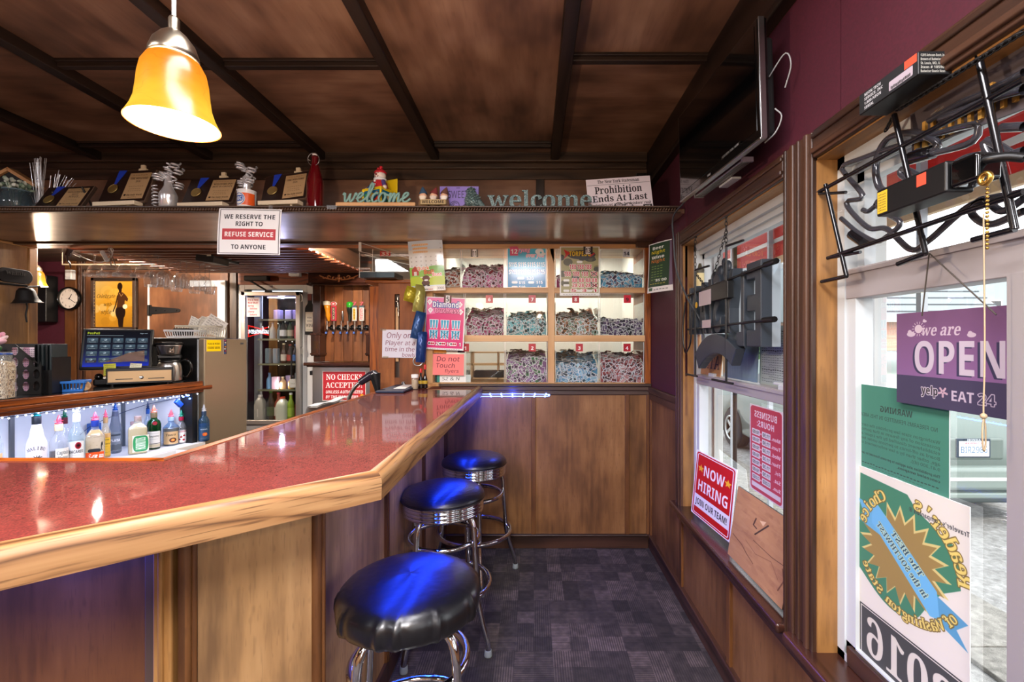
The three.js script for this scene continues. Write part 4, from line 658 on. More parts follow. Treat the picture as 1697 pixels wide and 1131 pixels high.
  const fl = sheet('flyer', 0.24, 0.05, 0.0008, F); fl.position.set(CX(750), CY(634), -D0 - 0.012); tag(fl, 'white flyer edge with a teal band standing below the pink note', 'flyer');
  const F2 = print(120, 50, (g, w, h) => { fill(g, '#f4f0e8', 0, 0, w, h); poly(g, '#f0a040', [[0, 12], [40, 0], [50, 50], [0, 50]]); fill(g, '#3c3450', 92, 0, 28, h); scrawl(g, '#666', 2, 48, 44, 44, 8); });
  const fl2 = sheet('flyer', 0.21, 0.07, 0.0008, F2); fl2.position.set(CX(744), CY(585), -D0 - 0.012); tag(fl2, 'colourful flyer strip standing between the pink poster and pink note', 'flyer');

  // plank end of the case that carries the note, with its lit edge
  const p = thing('plank_partition', 'weathered brown plank panel with a narrow slot, left of the ticket case', 'panel', [0, 0, 0]);
  const W = (px, d = 3.11) => (px - 884) / 754 * d, D = 3.1;
  mesh('plank', [bd(W(628), W(654.5), 0, 1.79, D, D + 0.02), bd(W(663), W(706), 0, 1.79, D, D + 0.02), bd(W(654.5), W(663), 0, 1.14, D, D + 0.02), bd(W(654.5), W(663), 1.71, 1.79, D, D + 0.02)], wood('panel', 0.55, 0xd09a68), p);
  mesh('lit_edge_post', bd(W(612), W(628), 0, 1.765, D + 0.02, D + 0.06), wood('oak', 0.4, 0xe8a050), p);  // lamp-lit edge put into the bright orange tint
  mesh('top_trim', bd(W(607), W(706), 1.785, 1.805, D - 0.02, D + 0.2, 'x', 0.004), wood('oak', 0.4, 0xd89850), p);
  mesh('slot_slat', bd(W(655.5), W(660), 1.25, 1.62, D + 0.014, D + 0.02), M.pine, p);
  mesh('slot_back', bd(W(650), W(668), 1.1, 1.75, D + 0.03, D + 0.04), M.trim, p);
  mesh('steel_latch', [rod([W(659), 1.69, -D - 0.01], [W(661), 1.56, -D - 0.004], 0.006, 8), ball(0.011, W(658), 1.66, -D - 0.006), ball(0.01, W(661), 1.6, -D - 0.004)], M.nickel, p);

  // acrylic bin standing on the panel
  const a = thing('acrylic_bin', 'clear slant-fronted acrylic bin with a dark tray, left of the farm poster', 'bin', [W(606), 1.806, -D]);
  const bw = W(690) - W(606), bh = 0.235;
  const face = extrude(shapeOf([[0, 0], [bw, 0], [bw, 0.12], [0.0, bh]]), 0.003);
  mesh('front_pane', face.clone().translate(0, 0, 0.1), M.acrylic, a); mesh('back_pane', face.translate(0, 0, -0.14), M.acrylic, a);
  mesh('edges', [rod([0, 0, 0.102], [0, bh, 0.102], 0.002), rod([0, bh, 0.102], [bw, 0.12, 0.102], 0.0022), rod([0, bh - 0.06, 0.102], [bw * 0.25, bh - 0.08, 0.102], 0.0018), rod([bw * 0.25, bh - 0.045, 0.1], [bw * 0.25, 0.04, 0.1], 0.0015), rod([0, 0.04, 0.102], [bw, 0.04, 0.102], 0.0015)], std({ color: 0xc8c0b4, roughness: 0.25 }), a);
  mesh('corner_fold', bx(-0.004, 0.012, bh - 0.06, bh, 0.098, 0.108, 'y', 0.002), paint(0xe0dcd4, 0.4), a);
  mesh('sloped_insert', bx(0.03, bw, 0, 0.004, -0.1, 0.09).rotateZ(-0.22).translate(0, 0.16, 0), phy({ color: 0xcfc8bc, roughness: 0.25, clearcoat: 0.5 }), a);
  mesh('back_board', bx(0.0, bw, 0.02, 0.15, -0.13, -0.126), paint(0x8c7c6c, 0.6), a);
  mesh('dark_tray', bx(0.003, bw * 0.66, 0.002, 0.04, -0.1, 0.095, 'x', 0.003), paint(0x28343c, 0.3), a);
  const n23 = print(80, 40, (g, w, h) => { fill(g, '#d02020', 0, 0, w, h); txt(g, '33', w / 2, 36, 40, { color: '#f0d8c8', w: 60 }); });
  mesh('number_card', plane(0.07, 0.03, n23).translate(bw * 0.47, 0.165, 0.08), printMat(n23, 'paper'), a);
}
{ // snack bags clipped beside the case
  const bag = (name, label, x, y, d, w, h, hex, rz, group) => {
    const P = [], I = [], UV = [], n = 10; for (const s of [1, -1]) for (let j = 0; j <= n; j++) for (let i = 0; i <= n; i++) { const u = i / n, v = j / n, b = Math.pow(Math.sin(u * PI), 0.6) * Math.pow(Math.sin(v * PI), 0.5), c = 0.004 * Math.sin(v * 31 + u * 9) * b; P.push((u - 0.5) * w * (0.94 + 0.06 * Math.cos((v - 0.5) * 5)), -v * h, s * (0.02 * b + 0.0004) + c); UV.push(u, v); }
    const N = (n + 1) * (n + 1); for (const s of [0, 1]) for (let j = 0; j < n; j++) for (let i = 0; i < n; i++) { const a = s * N + j * (n + 1) + i, b = a + 1, c = a + n + 1, e = c + 1; s ? I.push(a, b, e, a, e, c) : I.push(a, e, b, a, c, e); }
    const g = new THREE.BufferGeometry(); g.setAttribute('position', new THREE.Float32BufferAttribute(P, 3)); g.setAttribute('uv', new THREE.Float32BufferAttribute(UV, 2)); g.setIndex(I); g.computeVertexNormals();
    const m = mesh(name, g, std({ color: hex, roughness: 0.28, metalness: 0.35 })); m.position.set(x, y, -d); m.rotation.z = rz; m.rotation.y = 0.35; return tag(m, label, 'snack bag', group);
  };
  const X = (px) => (px - 884) / 754 * 2.96, Y = (py) => EYE - (py - 568) * 2.96 / 754, G = 'snack bags hanging beside the ticket case';
  bag('snack_bag', 'yellow snack bag peeking out leftmost under the farm poster', X(684), Y(476), 2.95, 0.075, 0.1, 0xb4a428, -0.25, G);
  bag('snack_bag', 'yellow and grey snack bag hanging upright under the farm poster', X(697), Y(472), 2.97, 0.075, 0.18, 0xa09a50, -0.12, G);
  bag('snack_bag', 'topmost blue foil snack bag hanging beside the pink poster', X(698), Y(517), 2.96, 0.07, 0.18, 0x24487c, -0.22, G);
  bag('snack_bag', 'blue foil snack bag hanging lowest, above the sauce bottles', X(701), Y(550), 2.95, 0.065, 0.2, 0x1c3c78, -0.08, G);
  const hook = mesh('clip_strip', rod([X(703), Y(455), -2.985], [X(704), Y(598), -2.985], 0.004), M.greyMetal); tag(hook, 'thin hanging clip strip carrying the snack bags', 'clip strip');
  const ring = mesh('steel_ring', torus(0.03, 0.004, 28, 8), M.steel); ring.position.set(X(692), Y(599), -2.97); ring.rotation.y = 0.3; tag(ring, 'round steel ring hanging under the blue snack bags', 'ring');
}

// ---------- back bar along the left: counter, lit bottle niche and what stands on it ----------
const BB = { x: -2.579, d: 2.2, y: 1.098, turn: 81.26 * PI / 180 };
// place on the counter from the column it is seen in and its offset from the front edge (negative = set back)
function onBack(px, w) { const k = (px - 884) / 754, u = (-2.579 + 0.988 * w - 2.2 * k + 0.152 * k * w) / (0.988 * k - 0.152); return { u, x: -2.579 + 0.152 * u + 0.988 * w, d: 2.2 + 0.988 * u - 0.152 * w }; }
{
  const t = thing('back_bar_counter', 'wooden back-bar counter with amber oak edge over a white lit bottle niche', 'counter', [BB.x, 0, -BB.d], undefined, BB.turn);
  const U0 = -1.1, U1 = 1.13;
  mesh('counter_top', bx(U0, 1.0, BB.y - 0.03, BB.y - 0.001, -0.75, -0.02, 'x'), phy({ color: 0x16171a, roughness: 0.18, clearcoat: 0.4 }), t);
  mesh('oak_edge', bx(U0, U1, BB.y - 0.034, BB.y + 0.001, -0.025, 0, 'x', 0.006), M.amber, t);
  mesh('oak_edge', bx(U0, U1 + 0.085, BB.y - 0.062, BB.y - 0.035, -0.03, -0.003, 'x', 0.006), wood('oak', 0.38, 0xb87838), t);
  mesh('oak_edge', bx(-0.9, U1 + 0.06, BB.y - 0.08, BB.y - 0.062, -0.06, -0.012, 'x', 0.004), wood('oak', 0.4, 0x9c6430), t);
  mesh('back_panel', bx(U0, U1 - 0.06, 0.3, BB.y - 0.06, -0.44, -0.42), M.white, t);
  mesh('bottle_shelf', bx(U0, U1, 0.63, 0.66, -0.43, 0.02, 'x', 0.004), M.white, t);
  mesh('base_cabinet', bx(U0, 1.0, 0, 0.63, -0.7, -0.04, 'x'), M.white, t);
  mesh('end_panel', bx(U1 - 0.07, U1 - 0.03, 0, BB.y - 0.062, -0.13, -0.02), M.black, t); mesh('end_wall', bx(U1 - 0.075, U1 - 0.06, 0.3, BB.y - 0.062, -0.43, -0.12), M.white, t); mesh('end_top', bx(1.0, U1, BB.y - 0.03, BB.y - 0.001, -0.1, -0.02, 'x'), M.black, t);
  for (const px of [19, 204]) { const q = onBack(px, -0.415); mesh('shelf_standard', bx(q.u - 0.01, q.u + 0.01, 0.64, BB.y - 0.06, -0.42, -0.408), M.greyMetal, t); }
  // LED string under the front edge
  const g = [], n = 46; for (let i = 0; i < n; i++) g.push(ball(0.0042, -0.25 + i * 0.03, BB.y - 0.09 + 0.004 * Math.sin(i * 2.3), -0.022 + 0.006 * Math.sin(i * 1.7), 7, 5));
  mesh('led_light_dots', g, std({ color: 0xffffff, emissive: 0xe8ecff, emissiveIntensity: 7 }), t);
  mesh('led_wire', tube([[-0.3, BB.y - 0.086, -0.022], [0.4, BB.y - 0.088, -0.022], [1.02, BB.y - 0.086, -0.022], [1.06, BB.y - 0.1, -0.05], [0.95, BB.y - 0.16, -0.3], [0.7, BB.y - 0.24, -0.36], [0.62, BB.y - 0.3, -0.38]], 0.002, 80, 5), paint(0x1c2c5c), t);
  mesh('led_light_dots', [[1.0, -0.1], [1.035, -0.094], [1.05, -0.118], [1.09, -0.1]].map(([u, y]) => ball(0.006, u, BB.y + y, -0.03, 8, 6)), std({ color: 0x88aaff, emissive: 0x6090ff, emissiveIntensity: 9 }), t);
  mesh('led_controller', bx(-0.03, 0.03, -0.016, 0.016, -0.012, 0.012, 'x', 0.004).rotateZ(-0.8).translate(1.03, BB.y - 0.15, -0.1), phy({ color: 0x3060c0, roughness: 0.2, transmission: 0.4 }), t);
  mesh('led_driver', [bx(-0.03, 0.03, -0.05, 0.05, -0.02, 0.02, 'y', 0.005).translate(0.7, BB.y - 0.29, -0.38)], paint(0x2460b0, 0.4), t);
  const l = new THREE.RectAreaLight(0xc4d0ff, LAMP.shelfLeds, 1.5, 0.03); l.position.set(0.35, BB.y - 0.1, -0.06); l.rotation.order = 'YXZ'; l.rotation.x = -PI / 2 + 0.35; t.add(l);
}

// ---------- bottles ----------
// profile levels [half width, y]; sq = corner sharpness (2 round, 6 square), flat = depth over width
function bottleGeo(prof, sq = 2, flat = 1, seg = 40) {
  const P = [], I = [], UV = [];
  prof.forEach(([r, y, e], j) => { const ex = 2 / (e ?? sq), f = (e ?? sq) === 2 && sq !== 2 ? 1 : flat; for (let i = 0; i <= seg; i++) { const a = i / seg * TAU, c = Math.cos(a), s = Math.sin(a); P.push(Math.sign(c) * Math.pow(Math.abs(c), ex) * r, y, Math.sign(s) * Math.pow(Math.abs(s), ex) * r * f); UV.push(i / seg, y); } });
  for (let j = 0; j + 1 < prof.length; j++) for (let i = 0; i < seg; i++) { const a = j * (seg + 1) + i, b = a + 1, c = a + seg + 1, d = c + 1; I.push(a, c, d, a, d, b); }
  const g = new THREE.BufferGeometry(); g.setAttribute('position', new THREE.Float32BufferAttribute(P, 3)); g.setAttribute('uv', new THREE.Float32BufferAttribute(UV, 2)); g.setIndex(I); g.computeVertexNormals(); return g;
}
// curved label patch on the +z side
function labelGeo(r, y0, y1, arc, print_, flat = 1, sq = 2) {
  const n = 14, P = [], UV = [], I = [], ex = 2 / sq; for (let j = 0; j < 2; j++) for (let i = 0; i <= n; i++) { const a = PI / 2 + arc / 2 - arc * i / n, c = Math.cos(a), s = Math.sin(a); P.push(Math.sign(c) * Math.pow(Math.abs(c), ex) * r, j ? y1 : y0, Math.pow(Math.abs(s), ex) * r * flat + (sq > 2 ? 0.0012 : 0)); UV.push(print_.u0 + (print_.u1 - print_.u0) * i / n, j ? print_.v1 : print_.v0); }
  for (let i = 0; i < n; i++) I.push(i, i + 1, i + n + 2, i, i + n + 2, i + n + 1);
  const g = new THREE.BufferGeometry(); g.setAttribute('position', new THREE.Float32BufferAttribute(P, 3)); g.setAttribute('uv', new THREE.Float32BufferAttribute(UV, 2)); g.setIndex(I); g.computeVertexNormals(); return g;
}
const G = (hex, rough = 0.03, extra = {}) => phy({ color: hex, roughness: rough, transmission: 0.86, thickness: 0, ior: 1.5, ...extra });
const liquidMat = new Map();
const liq = (hex) => { if (!liquidMat.has(hex)) liquidMat.set(hex, phy({ color: hex, roughness: 0.08, clearcoat: 0.6, clearcoatRoughness: 0.03 })); return liquidMat.get(hex); };
function pourer(t, y, r, hex, base = 0x202020) {
  mesh('pourer', [lathe([[0, 0], [r * 0.95, 0], [r * 1.05, 0.003], [r * 1.05, 0.007], [r * 0.55, 0.009], [r * 0.62, 0.013], [r * 0.62, 0.024], [r * 0.42, 0.036], [r * 0.16, 0.05], [0, 0.051]], 16).translate(0, y, 0), bx(-r * 1.15, r * 1.15, y + 0.016, y + 0.019, -0.002, 0.002)], phy({ color: hex, roughness: 0.25, transmission: 0.25, thickness: 0, clearcoat: 0.3 }), t);
}
const LB = {
  malibu: print(150, 200, (c, w, h) => { fill(c, '#ecebf2', 0, 0, w, h); [...'MALIBU'].forEach((ch, i) => { const a = (i - 2.5) * 0.24; c.save(); c.translate(w / 2 + Math.sin(a) * 90, 104 - Math.cos(a) * 62); c.rotate(a * 0.8); txt(c, ch, 0, 0, 30, { fam: 'serif', color: '#241a20' }); c.restore(); }); disc(c, '#f0a040', w / 2, 128, 36, 40); disc(c, '#d86a30', w / 2, 140, 26, 26); line(c, '#24201c', 5, [[w / 2 - 2, 160], [w / 2 + 4, 96]]); for (let i = 0; i < 7; i++) line(c, '#24201c', 5, [[w / 2 + 4, 96], [w / 2 + 4 + 40 * Math.cos(i * 0.5 + 0.1), 92 - 22 * Math.sin(i * 0.5 + 0.1) + 12]]); txt(c, 'ORIGINAL', w / 2, 190, 13, { color: '#443' }); }),
  captain: print(130, 150, (c, w, h) => { fill(c, '#f3efe6', 0, 0, w, h); txt(c, 'Captain', w / 2, 44, 34, { fam: 'serif', color: '#14302c', w: 108 }); txt(c, 'Morgan', w / 2, 78, 30, { fam: 'serif', color: '#14302c', w: 100, skew: 0.2 }); line(c, '#333', 3, [[20, 100], [110, 92]]); scrawl(c, '#444', 2, 20, 120, 90, 8); scrawl(c, '#444', 2, 20, 136, 90, 8); }),
  bacardi: print(140, 180, (c, w, h) => { fill(c, '#eef0ee', 0, 0, w, h); disc(c, '#a8202c', w * 0.62, 30, 26); disc(c, '#701820', w * 0.62, 30, 18); poly(c, '#1c1014', [[w * 0.62 - 16, 30], [w * 0.62, 20], [w * 0.62 + 16, 30], [w * 0.62, 40]]); txt(c, 'BACARDI', w / 2, 86, 30, { color: '#1c1c24', w: 122 }); scrawl(c, '#888', 2, 40, 104, 60, 6); line(c, '#111', 9, [[16, 142], [44, 146], [62, 138], [80, 144], [124, 138]]); fill(c, '#a01c28', 80, 156, 50, 20); }),
  sauza: print(150, 190, (c, w, h) => { fill(c, '#c8b89c', 0, 0, w, h * 0.6); for (let i = 0; i < 60; i++) fill(c, '#a08c70', hash(i, 1, 9) * w, hash(i, 2, 9) * h * 0.6, 4, 2); disc(c, '#282c34', 70, 100, 30, 14); disc(c, '#1c1c20', 112, 70, 14, 34); disc(c, '#d8d0bc', 116, 80, 6, 18); fill(c, '#ec5418', 0, 112, w, 58); txt(c, 'Sauza', w * 0.6, 156, 44, { color: '#fff', fam: 'serif', skew: 0.2, w: 90 }); fill(c, '#8a6c48', 0, 170, w, 20); disc(c, '#20180c', 56, 182, 12, 6); disc(c, '#20180c', 110, 180, 12, 6); }),
  cuervo: print(110, 190, (c, w, h) => { fill(c, '#dcae2c', 0, 0, w, h); txt(c, 'ESPECIAL', w / 2, 28, 16, { color: '#2c2010', w: 84 }); txt(c, 'Jose Cuervo', w / 2, 74, 26, { color: '#241c10', fam: 'serif', w: 98, skew: 0.2 }); scrawl(c, '#4c3c10', 2, 24, 96, 60, 6); disc(c, '#8c4c1c', 26, 150, 18); disc(c, '#c08c30', 26, 150, 10); scrawl(c, '#4c3c10', 2, 52, 160, 50, 6); }),
  silver: print(110, 170, (c, w, h) => { fill(c, '#76808c', 0, 0, w, h); fill(c, '#38424c', 6, 20, 98, 16); txt(c, 'PLATA', w / 2, 86, 30, { color: '#dfe4ea', w: 88 }); for (let i = 0; i < 12; i++) disc(c, '#545e68', i * 10, 130 + 12 * hash(i, 1, 4), 16, 24); }),
  hornitos: print(90, 170, (c, w, h) => { fill(c, '#e8e4d0', 0, 0, w, h); disc(c, '#1c7c48', w / 2, h / 2, 36, 80); disc(c, '#2c9858', w / 2, h / 2, 31, 74); c.save(); c.translate(w / 2 + 9, h / 2); c.rotate(-PI / 2); txt(c, 'HORNITOS', 0, 0, 26, { color: '#f0f4e8', w: 120 }); c.restore(); }),
  tanq: print(120, 170, (c, w, h) => { fill(c, '#e9ebe8', 0, 0, w, h); txt(c, 'Tanqueray', w / 2, 60, 26, { fam: 'serif', color: '#3c4444', skew: 0.2, w: 96 }); line(c, '#7a8480', 2, [[14, 20], [106, 24]]); scrawl(c, '#667', 2, 26, 84, 70, 7); fill(c, '#141c1a', 0, 126, w, 6); fill(c, '#c8c0a4', 0, 136, w, 30); }),
  tuaca: print(120, 130, (c, w, h) => { fill(c, '#d8b484', 0, 0, w, h); txt(c, 'Tuaca', w / 2 - 4, 44, 32, { fam: 'serif', color: '#2c1c10', skew: 0.2, w: 76 }); disc(c, '#301c10', w * 0.62, 88, 26, 24); disc(c, '#d87830', w * 0.62, 88, 16, 15); disc(c, '#f0c060', w * 0.62, 86, 6, 9); }),
  smirnoff: print(120, 200, (c, w, h) => { fill(c, '#f2f0f0', 0, 0, w, h); fill(c, '#9c1c30', 0, 6, w, 24); txt(c, 'SMIRNOFF', w / 2, 26, 20, { color: '#fff', w: 104 }); for (const [x, y] of [[28, 76], [60, 110], [92, 90], [40, 150], [86, 160], [28, 184]]) { disc(c, '#a4182c', x, y, 14); disc(c, '#d84c5c', x - 4, y - 4, 4); line(c, '#3c5c2c', 3, [[x, y - 12], [x + 8, y - 30]]); } }),
  skyy: print(110, 160, (c, w, h) => { fill(c, '#284c70', 0, 0, w, h); txt(c, 'VODKA', w / 2, 40, 22, { color: '#c8d8e4', w: 70 }); disc(c, '#e05c20', 66, 92, 24, 22); poly(c, '#f08c40', [[48, 84], [86, 74], [76, 112]]); scrawl(c, '#b8c8d8', 2, 24, 140, 64, 6); }),
  dark: print(100, 160, (c, w, h) => { fill(c, '#2c3c48', 0, 0, w, h); disc(c, '#c8ccc4', 60, 60, 30, 34); scrawl(c, '#dde', 2, 20, 120, 60, 6); txt(c, 'GIN', 58, 70, 24, { color: '#2c3c48' }); }),
};
{
  const Y0 = 0.661;
  // [label, px, top y of the collar, width px, offset, builder options]
  const bottles = [
    ['bottle at the frame edge with a brown label, leftmost in the lit niche', -6, 700, 24, -0.16, { glass: 0xeaf0f4, liquid: 0xc8b090, fillTo: 0.4, label: 'tuaca', collar: 0x2c8c88, noSpout: true }],
    ['white opaque rum bottle with a palm tree logo and teal pourer', 60.5, 690, 38, -0.13, { opaque: 0xeceaf4, kind: 'malibu', label: 'malibu', collar: 0x101418, spout: 0x10908c }],
    ['clear bottle with dark red neck seal and green pourer behind the spiced rum', 107, 692, 24, -0.28, { glass: 0xf0f4f8, collar: 0x5c1422, spout: 0x0c7c54 }],
    ['spiced rum bottle with brown liquor, white label and red pourer', 97.5, 703, 33, -0.12, { glass: 0xf2f4f6, liquid: 0x30140c, fillTo: 0.44, label: 'captain', collar: 0xd8c090, spout: 0xe8485c, la: 0.52, lx: 0.5 }],
    ['clear white rum bottle with round red bat emblem and clear pourer', 126.5, 687, 29, -0.11, { glass: 0xe8f2f2, liquid: 0xd8e4e6, fillTo: 0.5, label: 'bacardi', collar: 0xe4e8e8, spout: 0xe8eef0 }],
    ['square tequila bottle with an orange banner label and red pourer', 157.5, 697, 34, -0.1, { glass: 0xf0f2f2, liquid: 0xbca070, fillTo: 0.78, sq: 5, flat: 0.62, label: 'sauza', collar: 0x1c3484, spout: 0xf0506c, ly: [0.05, 0.62] }],
    ['gold tequila bottle with a yellow label and red pourer', 175, 692, 18, -0.2, { glass: 0xf4ecd8, liquid: 0xd8a83c, fillTo: 0.6, label: 'cuervo', collar: 0xa88454, spout: 0xf0506c }],
    ['tall frosted silver tequila bottle with a blue pourer', 191, 680, 22, -0.26, { glass: 0xb4bcc8, kind: 'tall', label: 'silver', collar: 0x74809c, spout: 0x1464c8 }],
    ['squat square tequila bottle with a green oval label and brown stopper', 228.5, 690, 33, -0.1, { glass: 0xf4f2e8, liquid: 0xd4c8a0, fillTo: 0.82, sq: 6, flat: 0.7, kind: 'square', label: 'hornitos', collar: 0x9c8478, la: 0.36, lx: 0.35, noSpout: true }],
    ['bottle with a rounded brown stopper, half hidden behind the square tequila', 219, 699, 14, -0.3, { glass: 0xe0e4ec, collar: 0xb09494, noSpout: true }],
    ['clear bottle with black and blue pump cap against the white panel', 245, 678, 14, -0.32, { glass: 0xdce8f4, collar: 0x2058a8, spout: 0x183c70 }],
    ['green gin bottle with a white label and round red seal', 255, 684, 25, -0.12, { glass: 0x1c7c40, liquid: 0x0c5428, fillTo: 0.7, kind: 'shaker', label: 'tanq', collar: 0x6c5c40, spout: 0xf08060, seal: true }],
    ['small blue bottle with a pink pourer behind the green gin', 270, 700, 14, -0.3, { glass: 0x3c60d0, collar: 0x3c50c0, spout: 0xf060a0 }],
    ['tall cobalt blue bottle with a red pourer', 278, 682, 16, -0.26, { glass: 0x2454c0, collar: 0x2448a8, spout: 0xe84860 }],
    ['amber liqueur bottle with a tan label and coral pourer', 283.5, 691, 28, -0.12, { glass: 0xb4d0ec, liquid: 0xb07c48, fillTo: 0.62, label: 'tuaca', collar: 0x9cb8d8, spout: 0xf06878 }],
    ['clear bottle with white stopper behind the cherry vodka', 293, 684, 15, -0.32, { glass: 0xe4ecf0, collar: 0xd0dce0, noSpout: true }],
    ['cherry vodka bottle with a red banner and green pourer', 300.5, 691, 19, -0.1, { glass: 0xf0f2f4, liquid: 0xe0dcdc, fillTo: 0.5, label: 'smirnoff', collar: 0xb01c40, spout: 0x1c9c74 }],
    ['dark glass gin bottle with a pale round label and white pourer', 312, 683, 19, -0.16, { glass: 0x50788c, liquid: 0x385868, fillTo: 0.7, label: 'dark', collar: 0x1c2c34, spout: 0xf0e4dc }],
    ['tall blue vodka bottle standing alone at the niche end by the fridge', 338, 682, 19, 0.0, { glass: 0x6c9cc4, liquid: 0x4c7ca4, fillTo: 0.6, kind: 'tall2', label: 'skyy', collar: 0x28405c, spout: 0xdce4f0 }],
  ];
  const K = {
    std: (r, h, n) => [[0, 0], [r * 0.9, 0], [r, 0.008], [r, h * 0.58], [r * 0.96, h * 0.64], [r * 0.72, h * 0.71], [n * 1.3, h * 0.77], [n, h * 0.82], [n, h * 0.93]],
    malibu: (r, h, n) => [[0, 0], [r * 0.9, 0], [r, 0.008], [r, h * 0.48], [r * 0.93, h * 0.57], [r * 0.66, h * 0.67], [n * 1.5, h * 0.76], [n * 1.15, h * 0.84], [n, h * 0.9]],
    tall: (r, h, n) => [[0, 0], [r * 0.9, 0], [r, 0.01], [r, h * 0.56], [r * 0.9, h * 0.62], [n * 2.0, h * 0.67], [n * 1.7, h * 0.72], [n * 1.15, h * 0.97]],
    tall2: (r, h, n) => [[0, 0], [r * 0.9, 0], [r, 0.01], [r, h * 0.66], [r * 0.92, h * 0.72], [n * 1.7, h * 0.79], [n, h * 0.85], [n, h * 0.95]],
    square: (r, h, n) => [[0, 0], [r * 0.94, 0], [r, 0.01], [r, h * 0.66], [r * 0.92, h * 0.7], [n * 1.8, h * 0.76, 2], [n * 1.2, h * 0.79, 2], [n * 1.15, h * 0.92, 2]],
    shaker: (r, h, n) => [[0, 0], [r * 0.86, 0], [r * 0.9, 0.01], [r * 0.92, h * 0.3], [r, h * 0.6], [r * 0.99, h * 0.68], [r * 0.84, h * 0.76], [n * 1.5, h * 0.8], [n * 1.1, h * 0.83], [n * 1.1, h * 0.94]],
  };
  for (const [label, px, ty, wpx, w, o] of bottles) {
    const q = onBack(px, w), s = 754 / q.d, h = EYE - (ty - 568) / s - Y0, r = wpx / s / 2 * q.d / Math.hypot(q.x, q.d), n = Math.min(r * 0.42, 0.0165);
    const t = thing('liquor_bottle', label, 'bottle', [q.x, Y0, -q.d], 'liquor bottles in the lit back-bar niche', Math.atan2(-q.x, q.d) * 1 - 0.02);
    const prof = (K[o.kind ?? 'std'])(r, h, n).map((p) => [...p]);
    mesh('bottle_glass', bottleGeo(prof, o.sq ?? 2, o.flat ?? 1), o.opaque ? phy({ color: o.opaque, roughness: 0.3, clearcoat: 0.5, clearcoatRoughness: 0.1 }) : G(o.glass), t);
    if (o.liquid) { const top = h * o.fillTo, in_ = prof.filter((p) => p[1] < top).map(([a, y, e]) => [a * 0.955, y + 0.003, e]); const last = in_[in_.length - 1]; in_.push([last[0], top, last[2]], [0, top, last[2]]); mesh('liquor', bottleGeo(in_, o.sq ?? 2, o.flat ?? 1, 28), liq(o.liquid), t); }
    if (o.label) { const lr = r * (o.kind === 'shaker' ? 0.985 : 1) + 0.0012, ly = o.ly ?? [0.06, 0.5], L = labelGeo(lr, h * ly[0], h * (o.label === 'malibu' ? 0.56 : ly[1]), PI * (o.la ?? (o.sq ? 0.5 : 0.62)), LB[o.label], o.flat ?? 1, o.sq ?? 2); if (o.lx) L.rotateY(o.sq ? 0 : o.lx).translate(o.sq ? r * 0.3 : 0, 0, 0); mesh('bottle_label', L, printMat(LB[o.label], 'gloss'), t); }
    if (o.seal) mesh('red_seal', new THREE.CircleGeometry(r * 0.32, 20).translate(r * 0.15, h * 0.72, r * 0.98), paint(0x981c30, 0.4), t);
    mesh('bottle_neck_seal', lathe([[n * 1.05, h * 0.86], [n * 1.12, h * 0.865], [n * 1.12, h - 0.002], [n, h], [0, h]], 20), paint(o.collar, 0.35), t);
    if (!o.noSpout) pourer(t, h, n, o.spout);
  }
  // white sink rim in front of the niche
  const q = onBack(266, 0.1);
  const sk = thing('bar_sink', 'white bar sink basin just visible past the inner bar edge', 'sink', [q.x, 0, -q.d], undefined, BB.turn);
  mesh('basin', [bx(-0.16, 0.16, 0.5, 0.66, -0.06, -0.05, 'x', 0.006), bx(-0.16, 0.16, 0.5, 0.66, 0.11, 0.12, 'x', 0.006), bx(-0.16, -0.15, 0.5, 0.66, -0.06, 0.12, 'x', 0.006), bx(0.15, 0.16, 0.5, 0.66, -0.06, 0.12, 'x', 0.006), bx(-0.16, 0.16, 0.49, 0.5, -0.06, 0.12)], M.white, sk);
  mesh('sink_stand', bx(-0.15, 0.15, 0, 0.49, -0.05, 0.11), M.steel, sk);
}

